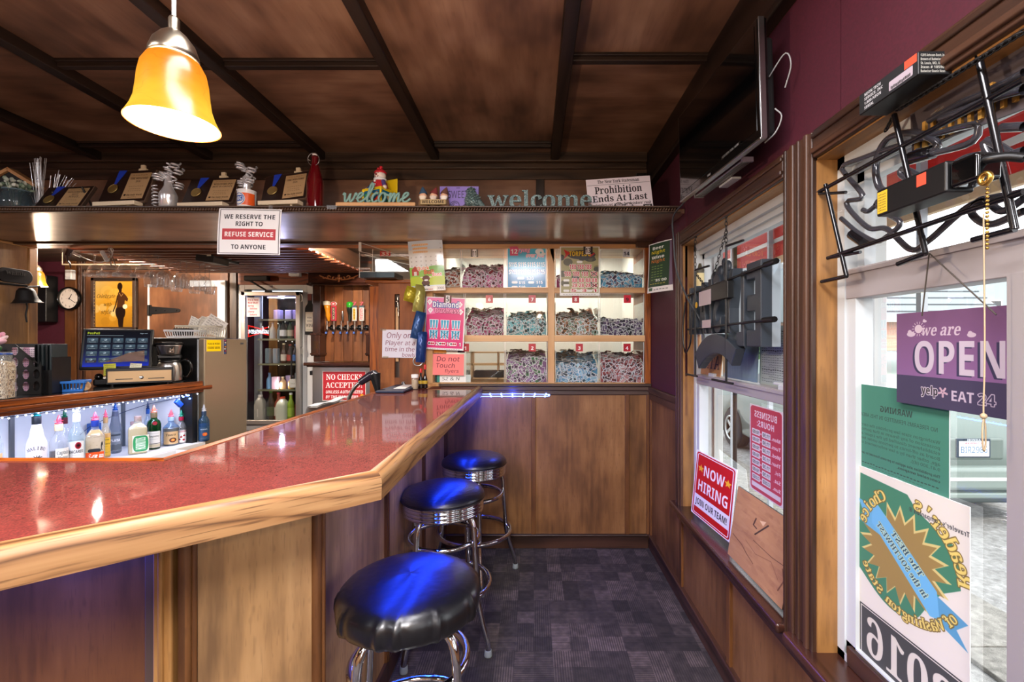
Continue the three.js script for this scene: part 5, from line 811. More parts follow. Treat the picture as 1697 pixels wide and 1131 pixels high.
// ---------- things standing on the back-bar counter ----------
const put = (name, label, cat, px, w, group, dturn = 0) => { const q = onBack(px, w); const t = thing(name, label, cat, [q.x, BB.y, -q.d], group, 0.35 + dturn); t.userData_s = 754 / q.d; return t; };
{
  // snack jar with silk flower
  let t = put('snack_jar', 'square glass jar of speckled snack mix by the punched black holder', 'jar', 2, -0.1), s = t.userData_s;
  mesh('jar_glass', bottleGeo([[0, 0], [0.04, 0], [0.043, 0.006], [0.043, 0.16], [0.04, 0.19], [0.032, 0.2], [0.032, 0.235]], 5, 1), G(0xf4f6f4), t);
  const mixTex = dataTex(128, 128, (u, v, i, j) => { const n = fbm(u * 26, v * 26, 61, 2, 26, 26); return n > 0.62 ? [90, 62, 44] : n > 0.5 ? [214, 188, 150] : n > 0.38 ? [238, 226, 208] : [176, 140, 100]; });
  mixTex.repeat.set(3, 5); const mx = mesh('snack_mix', bottleGeo([[0, 0.004], [0.038, 0.004], [0.04, 0.16], [0.034, 0.185], [0.0, 0.192]], 5, 1), std({ map: mixTex, roughness: 0.8 }), t);
  const c = thing('silk_flower', 'pink silk flower with green calyx standing in the snack jar', 'flower', [t.position.x - 0.012, BB.y + 0.19, t.position.z + 0.02]);
  mesh('stem', rod([0, 0, 0], [0.0, 0.07, 0], 0.004), paint(0x2c6c34), c); mesh('calyx', lathe([[0, 0.04], [0.022, 0.05], [0.028, 0.066], [0.018, 0.08], [0, 0.08]], 12), paint(0x1c5c2c), c);
  for (let i = 0; i < 9; i++) { const a = i / 9 * TAU, g = new THREE.SphereGeometry(0.042, 10, 8); g.scale(0.75, 0.28, 0.6).translate(0.026, 0, 0).rotateZ(0.35 + (i % 3) * 0.25).rotateY(a).translate(0, 0.085 + (i % 3) * 0.008, 0); mesh('petal', g, paint([0xf4c4d4, 0xf8dce4, 0xeea8c0][i % 3], 0.7), c); }
  const rb = mesh('ribbon', torus(0.034, 0.006, 24, 6).rotateX(PI / 2), paint(0x2c50a0, 0.6)); rb.position.set(t.position.x, BB.y + 0.225, t.position.z); tag(rb, 'blue ribbon tied round the neck of the snack jar', 'ribbon');

  // black punched holder with menus
  t = put('document_holder', 'black punched-metal holder with oval windows showing pink and white papers', 'holder', 42, -0.2, undefined, 0.12); s = t.userData_s;
  const w = 40 / s, h = 0.275, sh = shapeOf([[-w / 2, 0], [w / 2, 0], [w / 2, h * 0.56], [-w / 2 + w * 0.2, h], [-w / 2 - 0.09, h], [-w / 2 - 0.09, 0]]);
  for (let r = 0; r < 4; r++) for (let k = -1; k < 3; k++) { const x = -w * 0.3 + k * w * 0.32, y = 0.045 + r * 0.065; if (y + 0.03 > h || (k === 2 && r > 2) || (k > 0 && r > 2)) continue; const e = new THREE.Path(), a = w * 0.1, b = 0.026; e.absellipse(x, y, a, b, 0, TAU, true); sh.holes.push(e); }
  mesh('punched_front', extrude(sh, 0.003, 0, 14), M.black, t);
  mesh('holder_side', bx(w / 2 - 0.003, w / 2, 0, h * 0.56, -0.1, 0.003), M.black, t); mesh('holder_back', bx(-w / 2 - 0.09, w / 2, 0, h, -0.1, -0.097), M.black, t); mesh('holder_base', bx(-w / 2 - 0.09, w / 2, 0, 0.003, -0.1, 0), M.black, t);
  const pp = print(160, 200, (c2, W, H) => { fill(c2, '#e9e4f2', 0, 0, W, H); for (let i = 0; i < 5; i++) { fill(c2, ['#e8b8cc', '#f4f0f8', '#d0a0b8', '#f0dce8', '#dcdcf0'][i], i * 32, 0, 32, H); } for (let i = 0; i < 24; i++) scrawl(c2, '#6c5c78', 2, 6, 12 + i * 8, 150, 14); });
  t = put('menu_stack', 'pink and white printed papers standing in the punched holder', 'papers', 44, -0.245, undefined, 0.12);
  mesh('paper', sheetGeo(w * 0.94, h - 0.02, 0.012, pp), [M.paper, M.paper, M.paper, M.paper, printMat(pp), M.paper], t);
  // slotted black file next to it
  t = put('file_organizer', 'black slotted file organizer with dark folders beside the punched holder', 'organizer', 72, -0.16, undefined, -0.1); s = t.userData_s;
  { const W = 24 / s, H = 0.27; mesh('organizer_body', [bx(-W / 2, W / 2, 0, 0.13, 0, 0.003), bx(-W / 2, -W / 2 + 0.003, 0, H, -0.14, 0), bx(W / 2 - 0.003, W / 2, 0, 0.2, -0.14, 0), bx(-W / 2, W / 2, 0, 0.003, -0.14, 0)], M.black, t); for (let i = 0; i < 4; i++) mesh('folder', bx(-W / 2 + 0.006 + i * W * 0.23, -W / 2 + 0.006 + i * W * 0.23 + 0.009, 0.004, H + 0.004 * (i % 2), -0.13, -0.008, 'y', 0.002), paint([0x20282c, 0x2c383c, 0x181e22, 0x303c40][i], 0.45), t); }
  // glass shakers, blue basket, coin
  for (const [i, px] of [[0, 88], [1, 99]]) {
    t = put('glass_shaker', i ? 'ribbed glass creamer with chrome lid right, in the blue basket' : 'ribbed glass creamer with chrome lid left, beside the black organizer', 'shaker', px, -0.2, 'glass creamers by the blue basket'); s = t.userData_s; const r = 6.6 / s;
    mesh('glass_body', lathe([[0, 0], [r, 0], [r * 1.02, 0.02], [r * 0.8, 0.07], [r * 0.7, 0.08]].map(([a, b]) => [a, b + 0.035]), 16), G(0xe8ecec, 0.05), t); mesh('chrome_lid', lathe([[r * 0.72, 0.11], [r * 0.74, 0.118], [r * 0.5, 0.128], [0, 0.13]], 16), M.chrome, t); mesh('contents', lathe([[0, 0.036], [r * 0.93, 0.04], [r * 0.9, 0.07], [0, 0.072]], 14), paint(0xd8d0c0), t);
  }
  t = put('plastic_basket', 'bright blue slotted plastic basket on the back-bar counter', 'basket', 109, -0.13, undefined, 0.2); s = t.userData_s;
  basket(t, 46 / s, 0.062, 0.12, 0x1c74d0);
  t = put('wooden_coin', 'round wooden token leaning against the blue basket', 'token', 141, -0.1); mesh('token', lathe([[0, -0.004], [0.026, -0.004], [0.028, 0], [0.026, 0.004], [0, 0.004]], 24).rotateX(PI / 2).rotateZ(0.3).translate(0, 0.029, 0), M.pine, t);

  // POS monitor
  t = put('register_monitor', 'black touch-screen register monitor showing rows of order buttons', 'monitor', 194, -0.3, undefined, 0.18); s = t.userData_s;
  const pos = print(420, 320, (c2, W, H) => {
    const gr = c2.createLinearGradient(0, 0, 0, H); gr.addColorStop(0, '#0c1018'); gr.addColorStop(0.5, '#141c30'); gr.addColorStop(0.82, '#18286c'); gr.addColorStop(1, '#2038c8'); c2.fillStyle = gr; c2.fillRect(0, 0, W, H);
    txt(c2, 'PosPoS', 14, 34, 26, { color: '#c8d838', align: 'left', w: 78 }); fill(c2, '#9cacb4', 12, 44, 230, 3); txt(c2, 'Sign out', 400, 28, 13, { color: '#b8c8d4', align: 'right' });
    for (let r = 0; r < 4; r++) for (let k = 0; k < 5; k++) { if (r === 3 && k > 2) continue; const x = 16 + k * 80, y = 66 + r * 58; rrect(c2, r === 3 && k === 0 ? '#38343c' : '#3c4c58', x, y, 68, 44, 6); rrect(c2, '#4c6070', x + 3, y + 3, 62, 20, 5); disc(c2, '#a8b8c4', x + 34, y + 17, 10, 8); disc(c2, '#586c7c', x + 30, y + 15, 4, 4); scrawl(c2, '#b8c4cc', 3, x + 12, y + 38, 44, 6); }
    poly(c2, '#505c7c', [[150, 250], [300, 210], [410, 262], [410, 285]]);
  });
  { const W = 0.33, H = 0.245, tl = new THREE.Group(); const m = mesh('monitor_housing', bx(-W / 2 - 0.016, W / 2 + 0.016, -0.018, H + 0.014, -0.03, 0, 'x', 0.008), M.black, t); m.position.set(0, 0.125, 0.02); m.rotation.x = -0.28;
    const sc = mesh('monitor_screen', plane(W, H, pos).translate(0, H / 2, 0.0012), printMat(pos, 'screen'), m);
    mesh('stand_column', [bx(-0.07, 0.07, 0, 0.2, -0.17, -0.04, 'y', 0.02), bx(-0.11, 0.11, 0, 0.05, -0.2, 0.05, 'x', 0.015)], M.black, t);
    mesh('scanner_dome', ball(0.022, -0.08, 0.06, 0.04), M.blackGloss, t); }
  for (const [x, hex, lab, rz] of [[-0.02, '#d8dc50', 'yellow sticky note hanging from the lower monitor edge', 0.05], [0.1, '#e4e4cc', 'cream sticky note hanging from the lower monitor edge', -0.12]]) {
    const n = print(60, 80, (c2, W, H) => { fill(c2, hex, 0, 0, W, H); for (let i = 0; i < 5; i++) scrawl(c2, '#707858', 2, 8, 16 + i * 13, 44, 5); }); const b = bent('sticky_note', (u, v) => [(u - 0.5) * 0.06, v * 0.075, 0.014 * (1 - v) * (1 - v) + 0.002 * Math.sin(u * 3)], 5, 6, n); b.position.copy(t.localToWorld(V(x, 0.065, 0.055)).clone()); t.updateMatrixWorld(); b.position.copy(t.localToWorld(V(x, 0.07, 0.06))); b.rotation.set(0, t.rotation.y, rz); tag(b, lab, 'sticky note', 'sticky notes on the register');
  }
  // clear acrylic flap beside the screen
  { const f = mesh('acrylic_sheet', extrude(shapeOf([[0, 0], [0.2, 0.005], [0.2, 0.075], [0.12, 0.06]]), 0.002), phy({ color: 0xe8d0c0, roughness: 0.05, transmission: 0.88, thickness: 0 })); t.updateMatrixWorld(); f.position.copy(t.localToWorld(V(-0.04, 0.155, 0.11))); f.rotation.y = t.rotation.y; tag(f, 'clear wedge-shaped acrylic sheet in front of the register screen', 'acrylic sheet'); }
  // cash drawer
  t = put('cash_drawer', 'black cash drawer with a brushed tan front below the register', 'cash drawer', 233, -0.13, undefined, 0.3); s = t.userData_s;
  { const W = 0.335, H = 0.105; mesh('drawer_case', bx(-W / 2, W / 2, 0.012, H + 0.01, -0.34, 0, 'x', 0.004), M.black, t); mesh('drawer_front', bx(-W / 2 + 0.008, W / 2 - 0.008, 0.025, H - 0.008, 0, 0.006, 'x', 0.002), std({ color: 0xc8a880, roughness: 0.35, metalness: 0.5 }), t);
    for (const x of [-0.08, 0.08]) mesh('slot', bx(x - 0.042, x + 0.042, 0.042, 0.047, 0.005, 0.0072), M.black, t); mesh('lock', lathe([[0, 0], [0.011, 0], [0.011, 0.004], [0, 0.005]], 18).rotateX(PI / 2).translate(0.005, 0.052, 0.006), M.chrome, t); for (const x of [-0.14, 0.14]) mesh('foot', cyl(0.01, 0.01, 0.013, 10).translate(x, 0, -0.03), M.black, t); }
  // glass dish
  t = put('glass_dish', 'small clear glass dish behind the cash drawer', 'dish', 243, -0.42); mesh('dish', lathe([[0, 0.1], [0.05, 0.1], [0.06, 0.11], [0.064, 0.135], [0.06, 0.135], [0.056, 0.114], [0, 0.106]], 28), G(0xdfe8ec), t);
  mesh('dish_stand', bx(-0.07, 0.07, 0, 0.1, -0.05, 0.05, 'x', 0.004), M.black, t);
  // coffee maker
  t = put('coffee_maker', 'drip coffee maker with brushed steel basket and thermal carafe', 'coffee maker', 281, -0.12, undefined, 0.25); s = t.userData_s;
  { const r = 17 / s; mesh('carafe_body', lathe([[0, 0.006], [r * 0.95, 0.006], [r, 0.02], [r * 1.02, 0.07], [r * 0.98, 0.115], [r * 0.86, 0.14], [r * 0.8, 0.145], [0, 0.145]], 36), M.steel, t); mesh('carafe_lid', lathe([[r * 0.82, 0.145], [r * 0.84, 0.155], [r * 0.7, 0.165], [0, 0.168]], 28), M.black, t);
    mesh('carafe_handle', tube([[r * 0.8, 0.15, 0.0], [r * 1.35, 0.158, 0.02], [r * 1.68, 0.13, 0.03], [r * 1.7, 0.08, 0.03], [r * 1.4, 0.04, 0.02], [r * 1.05, 0.045, 0.01]], 0.008, 40, 8), M.blackGloss, t);
    mesh('brew_basket', lathe([[0, 0.195], [r * 0.72, 0.195], [r * 0.8, 0.2], [r * 1.02, 0.26], [r * 1.04, 0.268], [0, 0.268]], 36), M.steel, t); mesh('control_panel', bx(0.002, 0.03, 0.21, 0.252, r * 0.86, r * 0.9, 'x', 0.003), paint(0x6c5440, 0.3), t); for (const [x, y] of [[0.008, 0.22], [0.008, 0.238], [0.022, 0.244], [0.02, 0.222]]) mesh('button', ball(0.0035, x, y, r * 0.91, 8, 6), x > 0.015 ? M.black : M.white, t);
    mesh('machine_top', lathe([[0, 0.268], [r * 1.08, 0.268], [r * 1.08, 0.28], [r * 0.9, 0.286], [0, 0.287]], 36), M.black, t); mesh('machine_column', bx(-r * 1.0, r * 0.8, 0, 0.27, -r * 2.4, -r * 1.05, 'y', 0.01), M.black, t); mesh('machine_base', [bx(-r * 1.1, r * 1.1, 0, 0.008, -r * 2.4, r * 0.9, 'x', 0.004), bx(-r * 0.9, r * 0.9, 0.17, 0.195, -r * 1.4, r * 0.3, 'x', 0.006)], M.black, t); }
  // receipt printer box and lamp arm between monitor and coffee maker
  t = put('receipt_printer', 'black receipt printer with a white paper strip, behind the coffee maker', 'printer', 258, -0.34, undefined, 0.25); mesh('printer_body', bx(-0.09, 0.1, 0, 0.26, -0.12, 0.02, 'y', 0.008), M.black, t); mesh('paper_strip', bx(-0.062, -0.03, 0.2, 0.275, 0.022, 0.024).rotateX(0.08), M.paper, t); mesh('top_cover', bx(-0.1, 0.13, 0.26, 0.272, -0.12, 0.05, 'x', 0.004), M.blackGloss, t);
}
function basket(t, w, h, d, hex) {
  const m = paint(hex, 0.4), r = [], n = Math.max(5, Math.round(w / 0.016)), nz = 4, slope = 0.012;
  mesh('basket_rim', [bx(-w / 2, w / 2, h - 0.014, h, -0.004, 0.004, 'x', 0.002), bx(-w / 2, w / 2, h - 0.014, h, -d - 0.004, -d + 0.004, 'x', 0.002), bx(-w / 2 - 0.003, -w / 2 + 0.004, h - 0.014, h, -d, 0, 'x', 0.002), bx(w / 2 - 0.004, w / 2 + 0.003, h - 0.014, h, -d, 0, 'x', 0.002)], m, t);
  mesh('basket_base', [bx(-w / 2 + slope, w / 2 - slope, 0, 0.014, -d + slope, -slope, 'x', 0.002)], m, t);
  for (let i = 0; i <= n; i++) { const x = -1 + 2 * i / n; for (const [a, b] of [[-slope, 0], [-d + slope, -d]]) mesh('basket_slat', rod([x * (w / 2 - slope), 0.01, a], [x * (w / 2 - 0.002), h - 0.006, b], 0.0028, 5), m, t); }
  for (let k = 1; k < nz; k++) { const z = -d * k / nz; for (const s of [-1, 1]) mesh('basket_slat', rod([s * (w / 2 - slope), 0.01, z], [s * (w / 2 - 0.002), h - 0.006, z], 0.0028, 5), m, t); }
}
{ // compact fridge with baskets on top
  const X = -2.41, d0 = 3.33, d1 = 3.83, H = 1.414;
  const f = thing('fridge', 'compact beige-steel fridge with a black side beside the back bar', 'fridge', [X - 0.25, 0, -(d0 + d1) / 2]);
  const ox = 0.25, oz = (d0 + d1) / 2, b = (x0, x1, y0, y1, a, c, r) => bd(x0 - X + ox, x1 - X + ox, y0, y1, a - oz, c - oz, 'y', r);
  mesh('fridge_body', b(X - 0.5, X - 0.05, 0.02, H, d0, d1, 0.006), M.black, f);
  mesh('fridge_door', b(X - 0.045, X, 0.04, H - 0.005, d0 + 0.004, d1 - 0.002, 0.008), std({ color: 0xa89880, roughness: 0.38, metalness: 0.55 }), f);
  mesh('door_gasket', b(X - 0.052, X - 0.042, 0.05, H - 0.012, d0 + 0.002, d1), paint(0xc8ced4), f);
  mesh('door_badge', b(X, X + 0.002, H - 0.05, H - 0.035, d1 - 0.09, d1 - 0.05), M.greyMetal, f);
  const st = print(190, 110, (c, w, h) => { rrect(c, '#fbd400', 0, 0, w, h, 10); txt(c, 'PLEASE BE PATIENT', w / 2, 46, 24, { color: '#1c1808', w: 160 }); txt(c, 'STUDENT DRIVER', w / 2, 88, 32, { color: '#1c1808', w: 160 }); });
  const m = sheet('bumper_sticker', 0.155, 0.085, 0.001, st, { kind: 'gloss' }); m.position.set(X + 0.0015, H - 0.1, -3.43); m.rotation.y = PI / 2; tag(m, 'yellow PLEASE BE PATIENT STUDENT DRIVER sticker on the fridge door', 'sticker');
  const mg = print(30, 110, (c, w, h) => { fill(c, '#202440', 0, 0, w, h); for (let i = 0; i < 7; i++) disc(c, ['#d04878', '#d8d0c0', '#4878c0', '#d89040', '#e0e0e0', '#a03c50', '#486ca8'][i], 15 + (i % 2) * 4 - 2, 10 + i * 15, 8, 6); });
  const m2 = sheet('magnet_strip', 0.034, 0.115, 0.002, mg, { kind: 'gloss' }); m2.position.set(X + 0.0015, H - 0.125, -3.555); m2.rotation.y = PI / 2; tag(m2, 'narrow colourful photo magnet strip beside the yellow sticker', 'magnet');
  // baskets
  const W = (px, d) => (px - 884) / 754 * d;
  let t = thing('plastic_basket', 'white slotted plastic basket on the fridge with dark papers, the lower front one', 'basket', [W(306, 3.45), H, -3.42], 'white baskets on the fridge', 0.25); basket(t, 0.23, 0.062, 0.16, 0xdfe4ea);
  const dk = mesh('wallet', bx(-0.06, 0.04, 0.02, 0.075, -0.1, -0.02, 'x', 0.004), M.blackMatte); dk.position.set(W(298, 3.45), H, -3.44); tag(dk, 'dark folded wallet sticking out of the low white basket', 'wallet');
  t = thing('plastic_basket', 'taller cream basket on the fridge heaped with white receipts and papers', 'basket', [W(334, 3.6), H, -3.54], 'white baskets on the fridge', 0.25); basket(t, 0.28, 0.1, 0.2, 0xdcd8c8);
  for (let i = 0; i < 12; i++) { const p = bent('receipt', (u, v) => [(u - 0.5) * rrS(i, 0.08, 0.15), (v - 0.5) * 0.11, 0.008 * Math.sin(u * 5 + i)], 4, 3, print(40, 40, (c, w, h) => { fill(c, i % 4 === 2 ? '#c8c4bc' : '#f0f0ee', 0, 0, w, h); for (let k = 0; k < 5; k++) scrawl(c, '#999', 1.5, 4, 8 + k * 7, 32, 4); })); p.position.set(t.position.x + (hash(i, 3, 3) - 0.5) * 0.19, H + 0.075 + hash(i, 4, 3) * 0.05, t.position.z - 0.08 - hash(i, 5, 3) * 0.07); p.rotation.set(-0.9 + hash(i, 6, 3) * 0.9, 0.3 + hash(i, 7, 3), (hash(i, 8, 3) - 0.5) * 1.1); tag(p, 'crumpled white receipt paper in the heaped cream basket on the fridge', 'receipt', 'receipts in the cream basket'); }
}
function rrS(i, a, b) { return a + (b - a) * hash(i, 9, 9); }

// ---------- far wall behind the bar ----------
{
  const S = 754 / 4.7, X = (px, d = 4.7) => (px - 884) / 754 * d, Y = (py, d = 4.7) => EYE - (py - 568) / 754 * d, D = 4.7;
  // plank door in a white frame
  const dr = struct('door_1', 'brown wooden plank door with a black strap hinge in a white frame');
  mesh('door_leaf', bd(X(251), X(367), 0.01, Y(476), D - 0.02, D, 'y', 0.003), M.bedWood, dr);
  mesh('door_frame', [bd(X(248.5), X(251), 0, Y(472), D - 0.03, D + 0.01), bd(X(366.5), X(379.5), 0, Y(466), D - 0.06, D - 0.015, 'y', 0.004), bd(X(320), X(379.5), Y(476), Y(466), D - 0.045, D - 0.01, 'x', 0.003)], paint(0xdfe2e4), dr);
  const hg = extrude(shapeOf([[0, -0.055], [0.02, -0.055], [0.02, -0.04], [0.3, -0.018], [0.315, -0.008], [0.315, 0.008], [0.3, 0.018], [0.02, 0.04], [0.02, 0.055], [0, 0.055]]), 0.005, 0.001).translate(X(251), Y(515), -D + 0.022);
  mesh('strap_hinge', [hg, rod([X(250), Y(515) - 0.055, -D + 0.03], [X(250), Y(515) + 0.055, -D + 0.03], 0.012, 10)], M.iron, dr);
  mesh('hinge_bolt', [0.07, 0.16, 0.28].map((x) => ball(0.007, X(251) + x, Y(515), -D + 0.03, 8, 6)), M.iron, dr);

  // wall clock whose dial runs backwards
  const dial = print(200, 200, (c, w) => { fill(c, '#efe6dc', 0, 0, w, w); for (let i = 1; i <= 12; i++) { const a = -i * TAU / 12 - PI / 2 + 0; txt(c, String(i), 100 + 78 * Math.cos(a), 108 + 78 * Math.sin(a), 24, { color: '#2c241c', font: 'normal' }); } for (let i = 0; i < 60; i++) { const a = i * TAU / 60; line(c, '#554', 1.2, [[100 + 93 * Math.cos(a), 100 + 93 * Math.sin(a)], [100 + 97 * Math.cos(a), 100 + 97 * Math.sin(a)]]); } scrawl(c, '#a88', 2, 62, 104, 30, 4); });
  let t = thing('wall_clock', 'round black-rimmed wall clock with a backwards-numbered cream dial', 'clock', [X(114, 4.66), Y(495, 4.66), -4.68]);
  mesh('clock_rim', lathe([[0.1, 0], [0.117, 0], [0.121, 0.012], [0.117, 0.03], [0.106, 0.034], [0.102, 0.024], [0.102, 0.012]], 48).rotateX(PI / 2), M.blackGloss, t);
  mesh('clock_dial', remap(new THREE.CircleGeometry(0.104, 40), dial).translate(0, 0, 0.012), printMat(dial), t);
  mesh('clock_hand', bx(-0.003, 0.003, -0.01, 0.05, 0.014, 0.016).rotateZ(-0.5), M.black, t); mesh('clock_hand', bx(-0.002, 0.002, -0.01, 0.075, 0.016, 0.018).rotateZ(-2.2), M.black, t);
  mesh('clock_glass', new THREE.CircleGeometry(0.103, 40).translate(0, 0, 0.026), M.glass, t);
  t = thing('motion_sensor', 'small white box sensor on the wood post above the clock', 'sensor', [X(117.5, 4.66), Y(464, 4.66), -4.66]); mesh('sensor_body', bx(-0.034, 0.034, 0, 0.1, -0.02, 0.03, 'y', 0.008), M.white, t); mesh('sensor_lens', bx(-0.026, 0.026, 0.01, 0.03, 0.028, 0.033, 'x', 0.002), paint(0xd8dadc), t);
  t = thing('wall_speaker', 'black box speaker on the maroon wall below the small pendant', 'speaker', [X(70, 4.6), Y(534, 4.6), -4.64]); mesh('cabinet', bx(-0.14, 0.08, 0, 0.47, -0.04, 0.08, 'y', 0.008), M.black, t); mesh('side_rail', bx(-0.03, -0.02, 0.02, 0.45, 0.08, 0.09), paint(0x3c3c40), t);
  // framed gold print
  const art = print(240, 290, (c, w, h) => {
    const g = c.createLinearGradient(0, 0, w, h); g.addColorStop(0, '#e0c078'); g.addColorStop(0.35, '#d8a030'); g.addColorStop(0.7, '#c08820'); g.addColorStop(1, '#9c6c18'); c.fillStyle = g; c.fillRect(0, 0, w, h);
    for (let i = 0; i < 14; i++) { c.globalAlpha = 0.3; disc(c, ['#fff4d8', '#f0c860', '#a87418'][i % 3], hash(i, 1, 2) * w, hash(i, 2, 2) * h, 14 + hash(i, 3, 2) * 30); } c.globalAlpha = 1;
    for (const [s, x, y, z] of [['Celebrate', 64, 106, 32], ['with', 74, 158, 30], ['style', 66, 206, 34]]) txt(c, s, x, y, z, { fam: 'serif', font: 'normal', skew: 0.3, color: '#2a1c08', w: s.length * 13 });
    disc(c, '#241408', 154, 34, 16, 24); disc(c, '#2c180c', 156, 60, 9, 16); c.fillStyle = '#4c2c14'; c.beginPath(); c.moveTo(144, 70); c.bezierCurveTo(136, 100, 142, 130, 132, 170); c.bezierCurveTo(122, 200, 134, 220, 146, 226); c.lineTo(182, 226); c.bezierCurveTo(196, 200, 178, 150, 186, 120); c.lineTo(200, 130); c.lineTo(206, 112); c.bezierCurveTo(190, 84, 176, 72, 166, 70); c.closePath(); c.fill();
    c.fillStyle = '#20120a'; c.beginPath(); c.moveTo(132, 168); c.bezierCurveTo(118, 190, 128, 216, 140, 240); c.lineTo(146, 290); c.lineTo(172, 290); c.lineTo(178, 232); c.bezierCurveTo(196, 200, 188, 176, 178, 160); c.closePath(); c.fill(); line(c, '#2c1a0c', 7, [[140, 92], [128, 150], [112, 190]]); line(c, '#d8b070', 2, [[150, 76], [162, 96], [174, 78]]); disc(c, '#f8e8c0', 186, 160, 15);
  });
  t = thing('framed_picture', 'dark-framed golden print of a woman seen from behind with slanted lettering', 'picture', [X(191.5), Y(548), -4.7]);
  { const W = 74 / S, H = 87 / S, fw = 0.035; mesh('picture_frame', [bx(-W / 2, W / 2, H - fw, H, 0, 0.03, 'x', 0.005), bx(-W / 2, W / 2, 0, fw, 0, 0.03, 'x', 0.005), bx(-W / 2, -W / 2 + fw, 0, H, 0, 0.03, 'y', 0.005), bx(W / 2 - fw, W / 2, 0, H, 0, 0.03, 'y', 0.005)], M.trim, t); const ip = []; mesh('picture_print', plane(W - 2 * fw, H - 2 * fw, art).translate(0, H / 2, 0.012), printMat(art, 'gloss'), t);
    for (let k = 0; k < 14; k++) for (const x of [-1, 1]) ip.push(ball(0.004, x * (W / 2 - fw), fw + (H - 2 * fw) * k / 13, 0.026, 6, 5)); mesh('beaded_edge', ip, M.gold, t); }

  // walk-in cooler door
  t = thing('cooler_door', 'glass-fronted beverage cooler with steel frame and dark lit shelves', 'cooler', [X(452), Y(703), -4.7]);
  const cw = 97 / S, ch = (703 - 484) / S, fr = 0.045;
  mesh('cooler_frame', [bx(-cw / 2, -cw / 2 + fr, 0, ch, 0, 0.045, 'y', 0.006), bx(cw / 2 - fr, cw / 2, 0, ch, 0, 0.045, 'y', 0.006), bx(-cw / 2, cw / 2, ch - fr, ch, 0, 0.045, 'x', 0.006), bx(-cw / 2, cw / 2, 0, fr, 0, 0.045, 'x', 0.006)], std({ color: 0xb8b4b0, roughness: 0.35, metalness: 0.7 }), t);
  mesh('cooler_cabinet', [bx(-cw / 2 + 0.01, cw / 2 - 0.01, 0, ch, -0.62, -0.6), bx(-cw / 2 + 0.005, -cw / 2 + 0.02, 0, ch, -0.6, 0), bx(cw / 2 - 0.02, cw / 2 - 0.005, 0, ch, -0.6, 0), bx(-cw / 2, cw / 2, ch - 0.02, ch, -0.6, 0), bx(-cw / 2, cw / 2, 0, 0.02, -0.6, 0)], M.black, t);
  mesh('inner_jamb', bx(-cw / 2 + 0.05, -cw / 2 + 0.13, 0.02, ch - 0.03, -0.12, -0.1), paint(0xa8b0b0, 0.5), t);
  mesh('cooler_glass', bx(-cw / 2 + fr - 0.004, cw / 2 - fr + 0.004, fr - 0.004, ch - fr + 0.004, 0.018, 0.02), phy({ color: 0xf4f6f8, roughness: 0.0, transmission: 1, thickness: 0, ior: 1.7 }), t);
  mesh('door_handle', [rod([cw / 2 - 0.07, 0.47, 0.075], [cw / 2 - 0.07, 0.8, 0.075], 0.008, 10), rod([cw / 2 - 0.07, 0.48, 0.04], [cw / 2 - 0.07, 0.48, 0.075], 0.006), rod([cw / 2 - 0.07, 0.79, 0.04], [cw / 2 - 0.07, 0.79, 0.075], 0.006)], M.iron, t);
  for (const y of [ch - 0.06, ch * 0.56]) mesh('door_hinge', tube([[cw / 2, y + 0.03, 0.03], [cw / 2 + 0.016, y + 0.02, 0.03], [cw / 2 + 0.018, y - 0.03, 0.03], [cw / 2, y - 0.05, 0.03]], 0.005, 14, 6), M.steel, t);
  mesh('kick_plate', bx(-cw / 2, cw / 2, -0.06, -0.002, 0, 0.03), paint(0x9a9ca0), t);
  const shelvesY = [1.085, 0.88, 0.62, 0.35, 0.03];
  shelvesY.slice(0, 4).forEach((y) => mesh('wire_shelf', [bx(-cw / 2 + 0.12, cw / 2 - 0.03, y - 0.012, y, -0.5, -0.05), bx(-cw / 2 + 0.12, cw / 2 - 0.03, y - 0.016, y + 0.002, -0.05, -0.045)], paint(0x6c7058, 0.4), t));
  { const g = []; for (let r = 0; r < 4; r++) for (let k = 0; k < 6; k++) g.push(ball(0.005, -0.12 + k * 0.075 + 0.02 * hash(k, r, 2), shelvesY[r] - 0.035 + 0.02 * hash(k, r, 5), -0.3, 6, 5)); mesh('led_light_dots', g, std({ color: 0xffffff, emissive: 0xfff4e4, emissiveIntensity: 3 }), t); }  // glowing dots stand in for LED reflections in the cooler
  { const l = new THREE.PointLight(0xd8d4ff, 0.5); l.position.set(0.05, ch - 0.08, -0.08); t.add(l); const l2 = new THREE.PointLight(0xfff0d8, 0.35); l2.position.set(0.05, 0.4, -0.06); t.add(l2); mesh('unseen_lamp_tube', [rod([-0.1, ch - 0.05, -0.08], [0.2, ch - 0.05, -0.08], 0.008)], std({ color: 0xffffff, emissive: 0xc8b8ff, emissiveIntensity: 2 }), t); }  // unseen lamps, placed to light the cooler shelves
  const ox = X(452), oy = Y(703);
